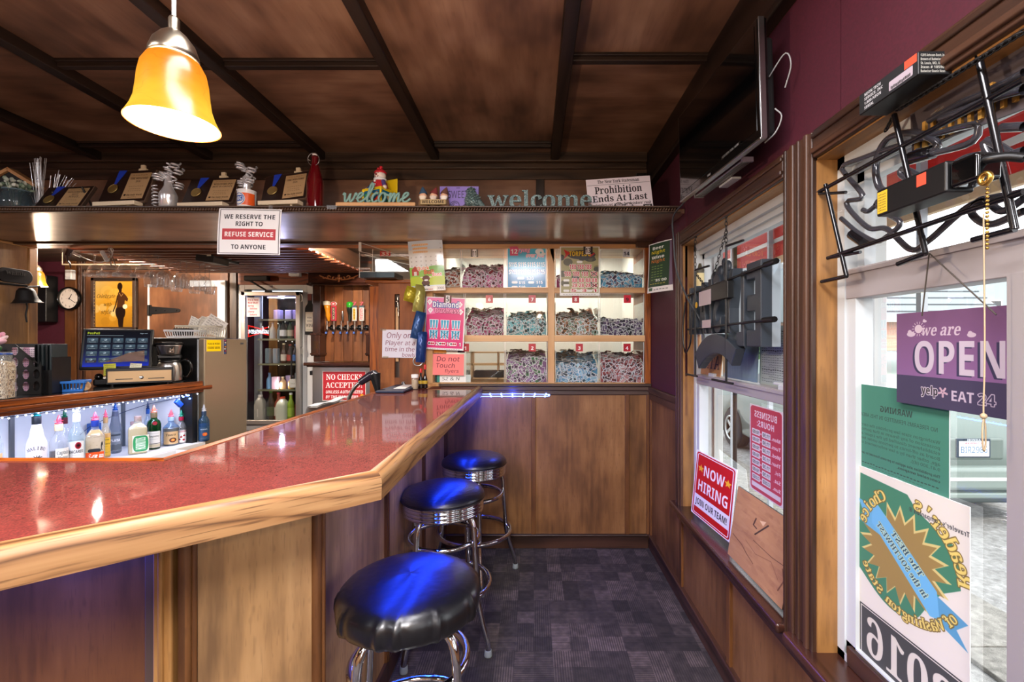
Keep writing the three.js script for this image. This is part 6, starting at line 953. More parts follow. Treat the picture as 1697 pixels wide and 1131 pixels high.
  const drink = (kind, label, x, shelf, z, r, h, hex, cap, lab) => {
    const o = thing(kind === 'can' ? 'drink_can' : kind === 'jug' ? 'milk_jug' : kind === 'box' ? 'drink_carton' : 'drink_bottle', label, kind === 'can' ? 'can' : kind === 'jug' ? 'jug' : kind === 'box' ? 'carton' : 'bottle', [ox + x, oy + shelvesY[shelf] + 0.001, -4.7 + z], 'drinks in the beverage cooler');
    const body = kind === 'can' ? lathe([[0, 0], [r * 0.85, 0], [r, 0.008], [r, h - 0.012], [r * 0.86, h], [0, h - 0.003]], 18) : kind === 'box' ? bx(-r, r, 0, h, -r, r, 'y', 0.004) : kind === 'jug' ? bottleGeo([[0, 0], [r * 0.95, 0], [r, 0.01], [r, h * 0.62], [r * 0.8, h * 0.78], [r * 0.35, h * 0.92], [r * 0.3, h]], 4, 1, 24) : lathe([[0, 0], [r * 0.92, 0], [r, 0.006], [r, h * 0.55], [r * 0.8, h * 0.66], [r * 0.42, h * 0.78], [r * 0.38, h * 0.95]], 18);
    mesh('body', body, kind === 'box' || kind === 'can' ? paint(hex, 0.35) : phy({ color: hex, roughness: 0.12, clearcoat: 0.5 }), o);
    if (cap !== undefined && kind !== 'can' && kind !== 'box') mesh('cap', cyl(r * 0.44, r * 0.42, h * 0.07, 12).translate(0, h * 0.94, 0), paint(cap, 0.4), o);
    if (lab !== undefined) mesh('label', lathe([[r * 1.012, h * 0.14], [r * 1.012, h * 0.46]], 18), paint(lab, 0.5), o); return o;
  };
  const row = (shelf, list) => list.forEach((a) => drink(a[0], a[1], a[2], shelf, a[3] ?? -0.12, a[4], a[5], a[6], a[7], a[8]));
  row(0, [['box', 'clear cup stack leftmost on the top cooler shelf', -0.02, -0.14, 0.035, 0.1, 0x8c84a8], ['box', 'white-and-violet carton second on the top cooler shelf', 0.1, -0.14, 0.034, 0.1, 0x9c94b4], ['box', 'violet-lit carton rightmost on the top cooler shelf', 0.19, -0.14, 0.036, 0.1, 0xa090c8]]);  // purple light put into the cup and carton colours
  row(1, [['bottle', 'pale blue-capped bottle leftmost on the second cooler shelf', -0.08, -0.14, 0.03, 0.17, 0x9cb0b8, 0x5c7ca8], ['bottle', 'dim clear bottle second on the second cooler shelf', -0.015, -0.16, 0.03, 0.16, 0x707c80, 0x606870], ['bottle', 'dark bottle with white label in the middle of the second cooler shelf', 0.055, -0.1, 0.034, 0.2, 0x202828, 0xe8e4d0, 0xdcdcd8], ['bottle', 'green bottle with gold foil neck on the second cooler shelf', 0.13, -0.1, 0.03, 0.2, 0x24402c, 0xc8a850, 0xb0a890], ['can', 'pinkish red can rightmost on the second cooler shelf', 0.205, -0.1, 0.03, 0.14, 0xc85868]]);
  row(2, [['can', 'silver-green can leftmost on the third cooler shelf', -0.1, -0.1, 0.033, 0.16, 0x6c8088], ['can', 'silver-blue can second on the third cooler shelf', -0.02, -0.1, 0.033, 0.16, 0x7890a0], ['bottle', 'brown bottle with cream label on the third cooler shelf', 0.06, -0.1, 0.03, 0.21, 0x3c2418, 0xd8c8a0, 0xd0c8b8], ['bottle', 'brown bottle with a red label on the third cooler shelf', 0.125, -0.1, 0.03, 0.2, 0x30180c, 0xa83020, 0xb03830], ['bottle', 'dark bottle with a blue label on the third cooler shelf', 0.185, -0.1, 0.031, 0.2, 0x1c2430, 0x4068a8, 0x2c68a8], ['bottle', 'thin bottle with silver neck rightmost on the third cooler shelf', 0.235, -0.12, 0.024, 0.2, 0x303434, 0xd0d0d0, 0xc0c4c4]]);
  row(3, [['bottle', 'pale blue bottle leftmost on the fourth cooler shelf', -0.09, -0.1, 0.03, 0.17, 0x5c88b0, 0x406898], ['box', 'pink and white carton on the fourth cooler shelf', -0.02, -0.1, 0.032, 0.13, 0xc8a8c4], ['bottle', 'flask with pale cone neck on the fourth cooler shelf', 0.055, -0.09, 0.034, 0.13, 0xc8a888, 0xe0d0b8], ['box', 'lilac carton on the fourth cooler shelf', 0.1, -0.14, 0.03, 0.14, 0xa898c8], ['bottle', 'bottle with bright gold neck on the fourth cooler shelf', 0.15, -0.08, 0.032, 0.13, 0xb89858, 0xf0d8a0], ['box', 'grey carton rightmost on the fourth cooler shelf', 0.215, -0.12, 0.035, 0.17, 0x848c90]]);
  row(4, [['jug', 'clear bottle with white cap and white label at the cooler floor left', -0.17, -0.07, 0.05, 0.26, 0xb0aca0, 0xe8e4dc, 0xe0d8cc], ['bottle', 'dark mixer bottle with a green sprout cap on the cooler floor', -0.07, -0.09, 0.04, 0.3, 0x30302c, 0x48a840, 0x4c5c3c], ['bottle', 'red juice bottle with white label on the cooler floor', 0.0, -0.11, 0.042, 0.28, 0x8c4434, 0xd04858, 0xe4dcd0], ['jug', 'white gallon jug with a red cap in the middle of the cooler floor', 0.07, -0.06, 0.058, 0.24, 0xd0d4c0, 0xe05030], ['bottle', 'lime green bottle with white cap on the cooler floor', 0.15, -0.07, 0.036, 0.28, 0x8cac34, 0xe4e8e0, 0xa8c848], ['bottle', 'red bottle at the right end of the cooler floor', 0.21, -0.1, 0.034, 0.25, 0x9c2828, 0xc84040]]);
  const rt = print(110, 160, (c, w, h) => { fill(c, '#ece6ea', 0, 0, w, h); ['Try a new', 'Red Bull', 'Spring', 'Edition', 'Cherry', 'Sakura'].forEach((s, i) => txt(c, s, 10 + (i === 3 || i === 5 ? 16 : 0), 28 + i * 24, 20, { font: 'bold', color: '#b02838', align: 'left', skew: 0.1, w: [88, 84, 50, 62, 54, 58][i] })); });
  let sn = sheet('paper_sign', 0.135, 0.2, 0.0008, rt); sn.position.set(X(420.5, 4.68), Y(525.5, 4.68), -4.67); tag(sn, 'white sign with red handwriting taped inside the cooler glass', 'sign');
  const tg = sheet('paper_tag', 0.07, 0.09, 0.0008, print(50, 60, (c, w, h) => { fill(c, '#d8d4cc', 0, 0, w, h); scrawl(c, '#776', 3, 10, 34, 30, 4); })); tg.position.set(X(478.5, 4.66), Y(644, 4.66), -4.74); tag(tg, 'small white tag hanging from the fourth cooler shelf', 'tag');
  // door closer, alarm box, wooden wine sign
  t = thing('door_closer', 'black door closer with its arm above the cooler', 'door closer', [X(431), Y(463), -4.68]); mesh('closer_body', bx(-0.12, 0.12, -0.025, 0.025, 0, 0.06, 'x', 0.008), M.iron, t); mesh('closer_arm', [rod([-0.07, -0.02, 0.05], [0.12, -0.13, 0.06], 0.009), bx(0.1, 0.16, -0.145, -0.125, 0.04, 0.07)], M.iron, t);
  t = thing('alarm_box', 'small white square alarm box on the wood rail', 'alarm', [X(491), Y(459), -4.68]); mesh('alarm_body', bx(-0.056, 0.056, 0, 0.108, -0.02, 0.03, 'y', 0.008), M.white, t); mesh('alarm_grille', bx(-0.035, 0.035, 0.02, 0.09, 0.028, 0.034, 'y', 0.004), paint(0xc4c8cc), t);
  t = thing('bottle_sign', 'black bottle-shaped wooden sign with a WINE label by the cooler', 'sign', [X(513, 4.69), Y(554.5, 4.69), -4.706]);
  { const sh = new THREE.Shape(), w = 0.048; sh.moveTo(-w, 0); sh.lineTo(w, 0); sh.lineTo(w, 0.25); sh.bezierCurveTo(w, 0.3, 0.02, 0.3, 0.019, 0.33); sh.lineTo(0.018, 0.415); sh.lineTo(-0.018, 0.415); sh.lineTo(-0.019, 0.33); sh.bezierCurveTo(-0.02, 0.3, -w, 0.3, -w, 0.25); sh.closePath(); mesh('board', extrude(sh, 0.012, 0.002), M.blackMatte, t); mesh('red_foil', bx(-0.019, 0.019, 0.35, 0.418, 0.012, 0.017), paint(0x6c1418), t);
    const wl = print(80, 150, (c, W, H) => { fill(c, '#e6dfd0', 0, 0, W, H); line(c, '#333', 2, [[6, 8], [74, 8]]); txt(c, 'WINE', 40, 50, 18, { fam: 'serif', color: '#555', w: 46 }); txt(c, 'WINE', 40, 76, 18, { fam: 'serif', color: '#888', w: 46 }); txt(c, 'WINE', 40, 114, 32, { fam: 'serif', color: '#221c18', w: 66 }); scrawl(c, '#667', 2, 14, 26, 50, 5); scrawl(c, '#484', 3, 12, 138, 56, 6); }); mesh('paper_label', plane(0.088, 0.2, wl).translate(0, 0.13, 0.0145), printMat(wl), t); }

  // beer tap cabinet
  const d = 4.3, TX = (px) => X(px, d), TY = (py) => Y(py, d);
  t = thing('tap_cabinet', 'dark carved wooden tap cabinet with plank back and gold scroll ornament', 'tap cabinet', [TX(564), 0, -d]); const cx = TX(564), b = (p0, p1, y0, y1, z0, z1, al = 'y', r = 0.004) => bx(TX(p0) - cx, TX(p1) - cx, TY(y0), TY(y1), z0, z1, al, r);
  const mah = wood('dark', 0.25, 0xb07868, { clearcoat: 0.4 });
  mesh('cornice', [b(506, 619, 450, 446, -0.2, 0.09, 'x'), b(509, 617, 454, 450, -0.2, 0.06, 'x'), b(513, 613, 470, 454, -0.2, 0.03, 'x'), b(512, 614, 474, 471, -0.2, 0.05, 'x')], mah, t);
  { const g = []; const sc = (s, x, y, r, a0, n) => { const P = []; for (let i = 0; i <= 16; i++) { const a = a0 + i / 16 * n * s, q = r * (1 - i / 20); P.push([x + q * Math.cos(a), y + q * Math.sin(a), 0.036]); } g.push(tube(P, 0.0055, 24, 5)); }; const yy = (TY(461.5)); for (const s of [-1, 1]) { sc(s, s * 0.045, yy, 0.022, s > 0 ? PI : 0, 5); sc(-s, s * 0.095, yy + 0.004, 0.02, s > 0 ? PI : 0, 5); sc(s, s * 0.14, yy + 0.006, 0.016, s > 0 ? PI : 0, 4); g.push(tube([[s * 0.02, yy - 0.02, 0.036], [s * 0.07, yy - 0.014, 0.036], [s * 0.12, yy - 0.004, 0.036], [s * 0.18, yy + 0.022, 0.036]], 0.006, 18, 5)); } g.push(ball(0.018, 0, yy - 0.006, 0.034, 10, 8), ball(0.012, 0, yy + 0.02, 0.034, 8, 6), ball(0.01, 0, yy - 0.03, 0.034, 8, 6)); mesh('scroll_ornament', g, std({ color: 0xb87848, roughness: 0.4, metalness: 0.3 }), t); }
  for (let i = 0; i < 5; i++) mesh('back_plank', b(531 + i * 16, 546.4 + i * 16, 600, 474, -0.1, -0.085), wood('panel', 0.5, [0xb89078, 0xc09880, 0xa88470, 0xc4a088, 0xb08c78][i]), t);
  for (const [p0, p1, q0, q1] of [[518, 531, 519, 534], [611, 624, 609, 625]]) { mesh('side_post', b(p0, p1, 553, 474, -0.1, 0.0), mah, t); mesh('side_corbel', [b(q0, q1, 590, 553, -0.1, 0.05, 'y', 0.006), b(q0 + 2, q1 - 2, 600, 590, -0.1, 0.02, 'y', 0.006), b(q0 - 1, q1 + 1, 556, 552.5, -0.1, 0.055), b(q0 - 1, q1 + 1, 588, 585.5, -0.1, 0.055)], mah, t); }
  mesh('ledge', [b(511, 628, 606, 600.5, -0.15, 0.1, 'x', 0.008), b(514, 626, 608, 606, -0.15, 0.07, 'x')], mah, t);
  mesh('steel_front', bx(TX(520) - cx, TX(630) - cx, 0, TY(608), -0.3, 0.03, 'y', 0.006), M.steel, t);
  mesh('side_lock', [ball(0.02, TX(517) - cx, TY(618), 0.0, 10, 8), bx(TX(515) - cx, TX(521) - cx, TY(622), TY(615), -0.02, 0.02)], M.iron, t);
  // taps
  const tap = (px, label, build) => { const o = thing('beer_tap', label, 'beer tap', [TX(px), TY(543), -d + -0.06], 'beer taps in the wooden cabinet'); mesh('faucet_body', [rod([0, 0, -0.03], [0, 0, 0.05], 0.011, 12), rod([0, -0.02, 0.05], [0, 0.022, 0.05], 0.01, 12), rod([0, -0.02, 0.052], [0, -0.045, 0.066], 0.0085, 10)], M.chrome, o); mesh('faucet_flange', lathe([[0, 0], [0.026, 0], [0.028, 0.006], [0.024, 0.012], [0, 0.014]], 20).rotateX(PI / 2).translate(0.022, 0, -0.022), M.blackGloss, o); mesh('drip_tip', rod([0, -0.043, 0.065], [0, -0.062, 0.07], 0.01, 10), paint(0x2c58a8), o); mesh('tap_collar', rod([0, 0.02, 0.05], [0, 0.06, 0.05], 0.006, 10, 0.009), M.chrome, o); const n0 = o.children.length; build(o); for (const m of o.children.slice(n0)) { m.scale.y = 0.68; m.position.y = 0.02; } };
  const strip = (o, w, h, hex, text, tc, bg) => { const p = print(36, 130, (c, W, H) => { fill(c, hex, 0, 0, W, H); fill(c, bg, 7, 8, 22, 112); c.save(); c.translate(26, 118); c.rotate(-PI / 2); txt(c, text, 0, 0, 20, { color: tc, align: 'left', w: 104 }); c.restore(); }); mesh('tap_handle', bx(-w / 2, w / 2, 0.06, 0.06 + h, 0.04, 0.06, 'y', 0.006), paint(hex, 0.35), o); mesh('handle_print', plane(w * 0.86, h * 0.95, p).translate(0, 0.06 + h / 2, 0.0606), printMat(p, 'gloss'), o); };
  tap(541, 'beer tap with a handle shaped like a full beer glass', (o) => { mesh('tap_handle', lathe([[0.008, 0.06], [0.016, 0.1], [0.024, 0.14], [0.02, 0.18], [0.026, 0.24], [0.03, 0.3], [0, 0.3]], 20).rotateZ(0.08), phy({ color: 0xe09018, roughness: 0.2, clearcoat: 0.6 }), o); mesh('foam_head', lathe([[0.03, 0.288], [0.033, 0.31], [0.03, 0.34], [0.015, 0.35], [0, 0.35]], 20).rotateZ(0.08), paint(0xf0e8d0), o); });
  tap(552.5, 'beer tap with a red and white handle and round badge', (o) => { strip(o, 0.052, 0.21, '#c02838', 'MAC & JACKS', '#e8d0a0', '#241820'); mesh('round_badge', lathe([[0, 0], [0.028, 0], [0.028, 0.014], [0, 0.014]], 24).rotateX(PI / 2).translate(0, 0.3, 0.045), paint(0xe8d8d4, 0.4), o); mesh('badge_ring', torus(0.018, 0.006, 20, 6).translate(0, 0.3, 0.06), paint(0xc83038), o); });
  tap(564.5, 'beer tap with a plain slim chrome handle', (o) => mesh('tap_handle', lathe([[0.006, 0.06], [0.009, 0.09], [0.013, 0.16], [0.008, 0.2], [0.003, 0.205], [0, 0.205]], 14).rotateX(0.1), M.steel, o));
  tap(575.5, 'beer tap with a green bottle-topped black handle', (o) => { mesh('tap_handle', lathe([[0.012, 0.06], [0.015, 0.12], [0.013, 0.16], [0.022, 0.19], [0.03, 0.24], [0.028, 0.26], [0, 0.26]], 18), paint(0x1c2420, 0.3), o); mesh('green_top', lathe([[0.03, 0.255], [0.034, 0.285], [0.032, 0.32], [0.02, 0.335], [0, 0.336]], 18), phy({ color: 0x2ca02c, roughness: 0.2, clearcoat: 0.6 }), o); });
  tap(587, 'beer tap with a white handle, yellow strip and a 7 on top', (o) => { strip(o, 0.042, 0.19, '#dcd8d4', 'HAZY', '#6c5410', '#d0a01c'); seven(o); });
  tap(599, 'beer tap with a white handle, red strip and a 7 on top', (o) => { strip(o, 0.042, 0.19, '#dcd8d4', 'SEVEN', '#f0e0d8', '#b02030'); seven(o); });
  function seven(o) { mesh('handle_cap', bx(-0.023, 0.023, 0.25, 0.275, 0.038, 0.064, 'y', 0.004), paint(0x4c5860, 0.3), o); const g = new TextGeometry('7', { font, size: 0.05, depth: 0.012, curveSegments: 3 }); g.computeBoundingBox(); g.translate(-0.02, 0.278, 0.045); mesh('number_seven', g, paint(0xc85868, 0.4), o); }
  const nc = print(240, 170, (c, w, h) => { fill(c, '#f4ece8', 0, 0, w, h); fill(c, '#c0202c', 4, 4, w - 8, h - 8); txt(c, 'NO CHECKS', w / 2, 50, 44, { color: '#fff', w: 200, fam: 'serif' }); txt(c, 'ACCEPTED!', w / 2, 96, 44, { color: '#fff', w: 204, fam: 'serif' }); txt(c, 'UNLESS AUTHORIZED', w / 2, 128, 24, { color: '#fff', w: 206, skew: 0.15 }); txt(c, 'BY THE MANAGEMENT', w / 2, 156, 24, { color: '#fff', w: 206, skew: 0.15 }); disc(c, '#d8342c', 206, 140, 10, 9); disc(c, '#f0b030', 218, 140, 10, 9); fill(c, '#f4f4f4', 190, 152, 40, 8); });
  sn = sheet('warning_sign', 72 / 754 * (d - 0.04), 49 / 754 * (d - 0.04), 0.002, nc, { kind: 'gloss' }); sn.position.set(X(570, d - 0.04), Y(664.5, d - 0.04), -d + 0.036); tag(sn, 'red NO CHECKS ACCEPTED sign on the steel tap cabinet front', 'sign');

  // soda gun in its holder, towel and mat on the bar, condiments
  const Xb = (px, dd) => (px - 884) / 754 * dd, Yb = (py, dd) => EYE - (py - 568) / 754 * dd;
  t = thing('soda_gun', 'black soda gun with steel hose resting in its holder past the bar edge', 'soda gun', [0, 0, 0]); const q = (px, py, dd = 2.75) => [Xb(px, dd), Yb(py, dd), -dd];
  mesh('gun_head', [rod(q(597, 634), q(617, 621), 0.022, 12, 0.026), rod(q(617, 621), q(621, 618), 0.026, 12, 0.02)], phy({ color: 0x2c2430, roughness: 0.25, clearcoat: 0.4 }), t); mesh('nozzle', rod(q(619, 617.5), q(627, 622), 0.018, 12, 0.012), M.greyMetal, t);
  mesh('gun_holder', [rod(q(621, 620), q(626, 648), 0.034, 14, 0.016), rod(q(618, 621), q(629, 621), 0.012, 8)], M.black, t); mesh('steel_hose', tube([q(597, 634), q(590, 640), q(583, 650), q(578, 662), q(572, 690), q(570, 720)], 0.011, 40, 10), M.steel, t); mesh('button_pad', rod(q(600, 630.5), q(613, 622), 0.016, 8), paint(0x6c4c54, 0.3), t);
  const tw = bent('bar_towel', (u, v) => [-0.03 + 0.06 * v - 0.035, (v < 0.3 ? -0.05 + v * 0.17 : 0.004) + 0.004 * Math.sin(u * 9), -u * 0.34], 12, 8, print(20, 20, (c, w, h) => fill(c, '#e8e8e4', 0, 0, w, h)), { t: 0.006 }); tw.position.set(-0.945, BT + 0.003, -2.0); tag(tw, 'folded white towel draped over the inner bar edge', 'towel');
  t = thing('bar_mat', 'dark blue rubber bar mat with white papers at the far bar end', 'mat', [-0.83, BT, -2.83]); mesh('mat', bx(-0.085, 0.08, 0, 0.012, -0.2, 0.2, 'x', 0.004), paint(0x202c48, 0.6), t); mesh('receipt', bx(-0.02, 0.05, 0.012, 0.014, -0.17, 0.08, 'x').rotateY(0.06), M.paper, t);
  t = thing('salt_shaker', 'clear seasoning shaker with a white lid by the plank panel', 'shaker', [Xb(687.5, 2.85), BT, -2.85]); mesh('shaker_glass', lathe([[0, 0], [0.021, 0], [0.021, 0.075], [0, 0.075]], 20), G(0xf0ece4), t); mesh('shaker_contents', lathe([[0, 0.002], [0.019, 0.002], [0.019, 0.06], [0, 0.06]], 16), paint(0xc8b498), t); mesh('shaker_lid', lathe([[0.0225, 0.072], [0.023, 0.09], [0.018, 0.094], [0, 0.095]], 20), paint(0xf2f2f0), t);
  for (const [px, dd, l] of [[697.5, 2.9, 'small dark sauce bottle with a red cap beside the shaker'], [704.5, 2.9, 'small dark sauce bottle with a taller red cap by the case stile']]) { t = thing('sauce_bottle', l, 'bottle', [Xb(px, dd), BT, -dd], 'sauce bottles at the bar end'); const s = px > 700 ? 1.2 : 1; mesh('bottle_glass', lathe([[0, 0], [0.015, 0], [0.016, 0.005], [0.016, 0.05], [0.013, 0.065], [0.006, 0.08 * s], [0.006, 0.115 * s], [0, 0.115 * s]], 18), phy({ color: 0x1a100c, roughness: 0.08, clearcoat: 0.8 }), t); mesh('bottle_label', lathe([[0.0165, 0.03], [0.0165, 0.05]], 18), paint(0xc0a030), t); mesh('bottle_cap', lathe([[0.0085, 0.1 * s], [0.0085, 0.125 * s], [0, 0.127 * s]], 14), paint(0xd02020, 0.4), t); }
  t = thing('cold_tap', 'small chrome push tap standing beyond the bar mat', 'tap', [Xb(668.5, 3.0), BT, -3.0]); mesh('tap_post', lathe([[0, 0], [0.013, 0], [0.013, 0.034], [0.0105, 0.037], [0, 0.037]], 16), M.chrome, t);
}

// ---------- glass rack, hanging glasses and things under the low ceiling ----------
{
  const X = (px, d) => (px - 884) / 754 * d, Y = (py, d) => EYE - (py - 568) / 754 * d;
  const r = thing('glass_rack', 'slatted wooden stemware rack fixed under the low ceiling', 'rack', [-2.6, 2.03, -3.75]);
  for (let i = 0; i < 11; i++) mesh('rack_slat', bx(-0.72 + 0.03, 1.02, 0, 0.018, -0.5 + i * 0.1, -0.45 + i * 0.1, 'x', 0.004), wood('oak', 0.55, 0x8a5838), r);
  for (const x of [-0.6, 0.2, 0.95]) mesh('rack_bearer', bx(x, x + 0.03, 0.018, 0.17, -0.52, 0.52, 'z', 0.003), M.trimRed, r);
  const gl = (kind) => kind === 'margarita' ? [[0.036, 0], [0.033, -0.002], [0.006, -0.006], [0.0045, -0.02], [0.0045, -0.06], [0.012, -0.068], [0.03, -0.08], [0.036, -0.1], [0.04, -0.118], [0.06, -0.128], [0.062, -0.148], [0.0605, -0.148], [0.058, -0.13]] : [[0.034, 0], [0.031, -0.002], [0.006, -0.006], [0.004, -0.02], [0.004, -0.075], [0.008, -0.082], [0.026, -0.096], [0.038, -0.118], [0.041, -0.145], [0.036, -0.185], [0.034, -0.198], [0.033, -0.198], [0.035, -0.184]];
  const gm = phy({ color: 0xf2f4f6, roughness: 0.0, transmission: 0.96, thickness: 0, ior: 1.7 });
  const list = [['margarita', 157, 3.35], ['margarita', 180, 3.3], ['margarita', 206.5, 3.35], ['margarita', 235, 3.4], ['wine', 250, 3.55], ['wine', 261, 3.4], ['wine', 270, 3.55], ['wine', 281.5, 3.7], ['wine', 293, 3.85], ['wine', 299, 3.6], ['wine', 309, 3.65], ['wine', 322, 4.0], ['wine', 331, 3.75], ['wine', 340, 3.85], ['wine', 347, 4.05]];
  const protos = {}; list.forEach(([k, px, d], i) => { const y = 2.029, words = k === 'margarita' ? `wide-rimmed margarita glass, number ${['one', 'two', 'three', 'four'][i]} from the left end of the rack` : `stemmed wine glass hanging upside down, ${['first', 'second', 'third', 'fourth', 'fifth', 'sixth', 'seventh', 'eighth', 'ninth', 'tenth', 'eleventh'][i - 4]} from the margarita glasses`;
    if (!protos[k]) { const o = mesh(k + '_glass', lathe(gl(k).map(([a, b]) => [a * 1.1, b * 1.1]), 32), gm); tag(o, words, 'glass', 'glasses hanging from the rack'); o.position.set(X(px, d), y, -d); protos[k] = o; } else copy(protos[k], [X(px, d), y, -d], words); });
  // charging leads, keys, thin rail
  let t = thing('usb_cable', 'white charging cable with plugs draped across the stemware rack', 'cable', [0, 0, 0]); const P = (px, py, d = 3.15) => [X(px, d), Y(py, d), -d];
  mesh('cable', tube([P(112, 420), P(124, 422), P(136, 426), P(150, 432), P(166, 435), P(180, 430), P(186, 421), P(183, 412)], 0.0035, 50, 6), paint(0xe4e4e4, 0.4), t);
  mesh('plug', rod(P(121, 419), P(133, 425), 0.009, 8), M.white, t); mesh('plug', rod(P(169, 417), P(178, 433), 0.013, 8), paint(0xd8dde4), t); mesh('brown_hook', [rod(P(116, 413), P(112, 424), 0.018, 6), tube([P(111, 424), P(112, 432), P(116, 438), P(117, 444)], 0.005, 14, 6)], paint(0x3c2420, 0.5), t);
  t = thing('key_ring', 'bunch of keys on steel rings hanging under the shelf edge', 'keys', P(184, 411)); for (let i = 0; i < 4; i++) mesh('ring', torus(0.011 + 0.003 * (i % 2), 0.0018, 20, 6).rotateY(i * 0.8).translate(0.004 * i - 0.006, -0.004 - i * 0.012, 0), M.steel, t); mesh('key', [rod([0.002, -0.05, 0], [0.035, -0.13, 0.0], 0.003), rod([-0.004, -0.05, 0], [0.01, -0.13, 0.01], 0.003)], M.steel, t);
  mesh('thin_rail', [rod([-1.8, 0.08, -0.5], [-1.05, 0.08, -0.5], 0.007), rod([-1.8, 0.08, -0.5], [-1.8, 0.19, -0.5], 0.004), rod([-1.05, 0.08, -0.5], [-1.05, 0.19, -0.5], 0.004)], paint(0xb8a890, 0.5), r);
  // ceiling speaker box with labels, letters, bare strings
  t = thing('ceiling_box', 'black box unit with white paper labels under the low ceiling by the service sign', 'box', [X(352, 3.5), Y(427, 3.5), -3.5]); mesh('box_body', [bx(-0.12, 0.08, -0.01, 0.1, -0.2, 0.1, 'x', 0.006).rotateZ(-0.16), bx(-0.04, 0.1, -0.05, 0.0, -0.05, 0.12, 'x', 0.006).rotateZ(-0.12)], paint(0x2c2c2c, 0.5), t); mesh('paper_label', [bx(-0.03, 0.045, 0.0, 0.034, 0.121, 0.1225).rotateZ(-0.1), bx(0.045, 0.075, -0.012, 0.034, 0.121, 0.123)], paint(0xd0ccb8), t);
  const sg = new TextGeometry('NS', { font, size: 0.03, depth: 0.004, curveSegments: 2 }); const lt = mesh('wall_letters', sg.translate(0, 0, 0), paint(0xe0d0b8)); lt.position.set(X(216, 3.6), Y(415, 3.6), -3.52); tag(lt, 'pair of small pale letters above the stemware rack', 'letters');
  // fluorescent lens seen end-on left
  t = thing('undershelf_light', 'curved white light cover under the shelf by the left partition', 'light', [X(88, 3.3), 2.17, -3.3]); mesh('light_cover', lathe([[0, 0], [0.09, 0.004], [0.13, 0.02], [0.14, 0.045], [0, 0.05]], 32).scale(1.2, 1, 0.6), std({ color: 0xf4efe4, roughness: 0.4, emissive: 0xffe4c0, emissiveIntensity: 0.4 }), t);
  // bell on the partition
  t = thing('dinner_bell', 'dark cast-iron bell with cord and worded plate on the tan partition', 'bell', [-3.475, Y(488, 3.07), -3.02]); t.rotation.y = PI / 2;
  { const s = 1; mesh('bell_plate', extrude(roundRect(0.2, 0.09, 0.04), 0.01, 0.002).translate(0.02, 0.12, 0.006), M.iron, t); const bt = new TextGeometry('Whistle', { font: fontSerif, size: 0.022, depth: 0.003, curveSegments: 2 }); bt.computeBoundingBox(); mesh('raised_letters', bt.translate(-0.04, 0.125, 0.018), paint(0x3c3a38), t); mesh('bell_bracket', [rod([-0.08, 0.06, 0.01], [0.04, 0.055, 0.07], 0.008), rod([0.04, 0.05, 0.07], [0.12, 0.062, 0.07], 0.006)], M.iron, t);
    mesh('bell_body', lathe([[0.0, 0.045], [0.03, 0.04], [0.045, 0.02], [0.054, -0.03], [0.07, -0.055], [0.078, -0.06], [0.07, -0.058]], 28).rotateZ(0.12).translate(0.03, 0, 0.075), M.iron, t); mesh('pull_cord', tube([[0.03, -0.055, 0.075], [0.035, -0.09, 0.076], [0.028, -0.14, 0.074], [0.034, -0.19, 0.075]], 0.005, 24, 6), M.iron, t); }
}

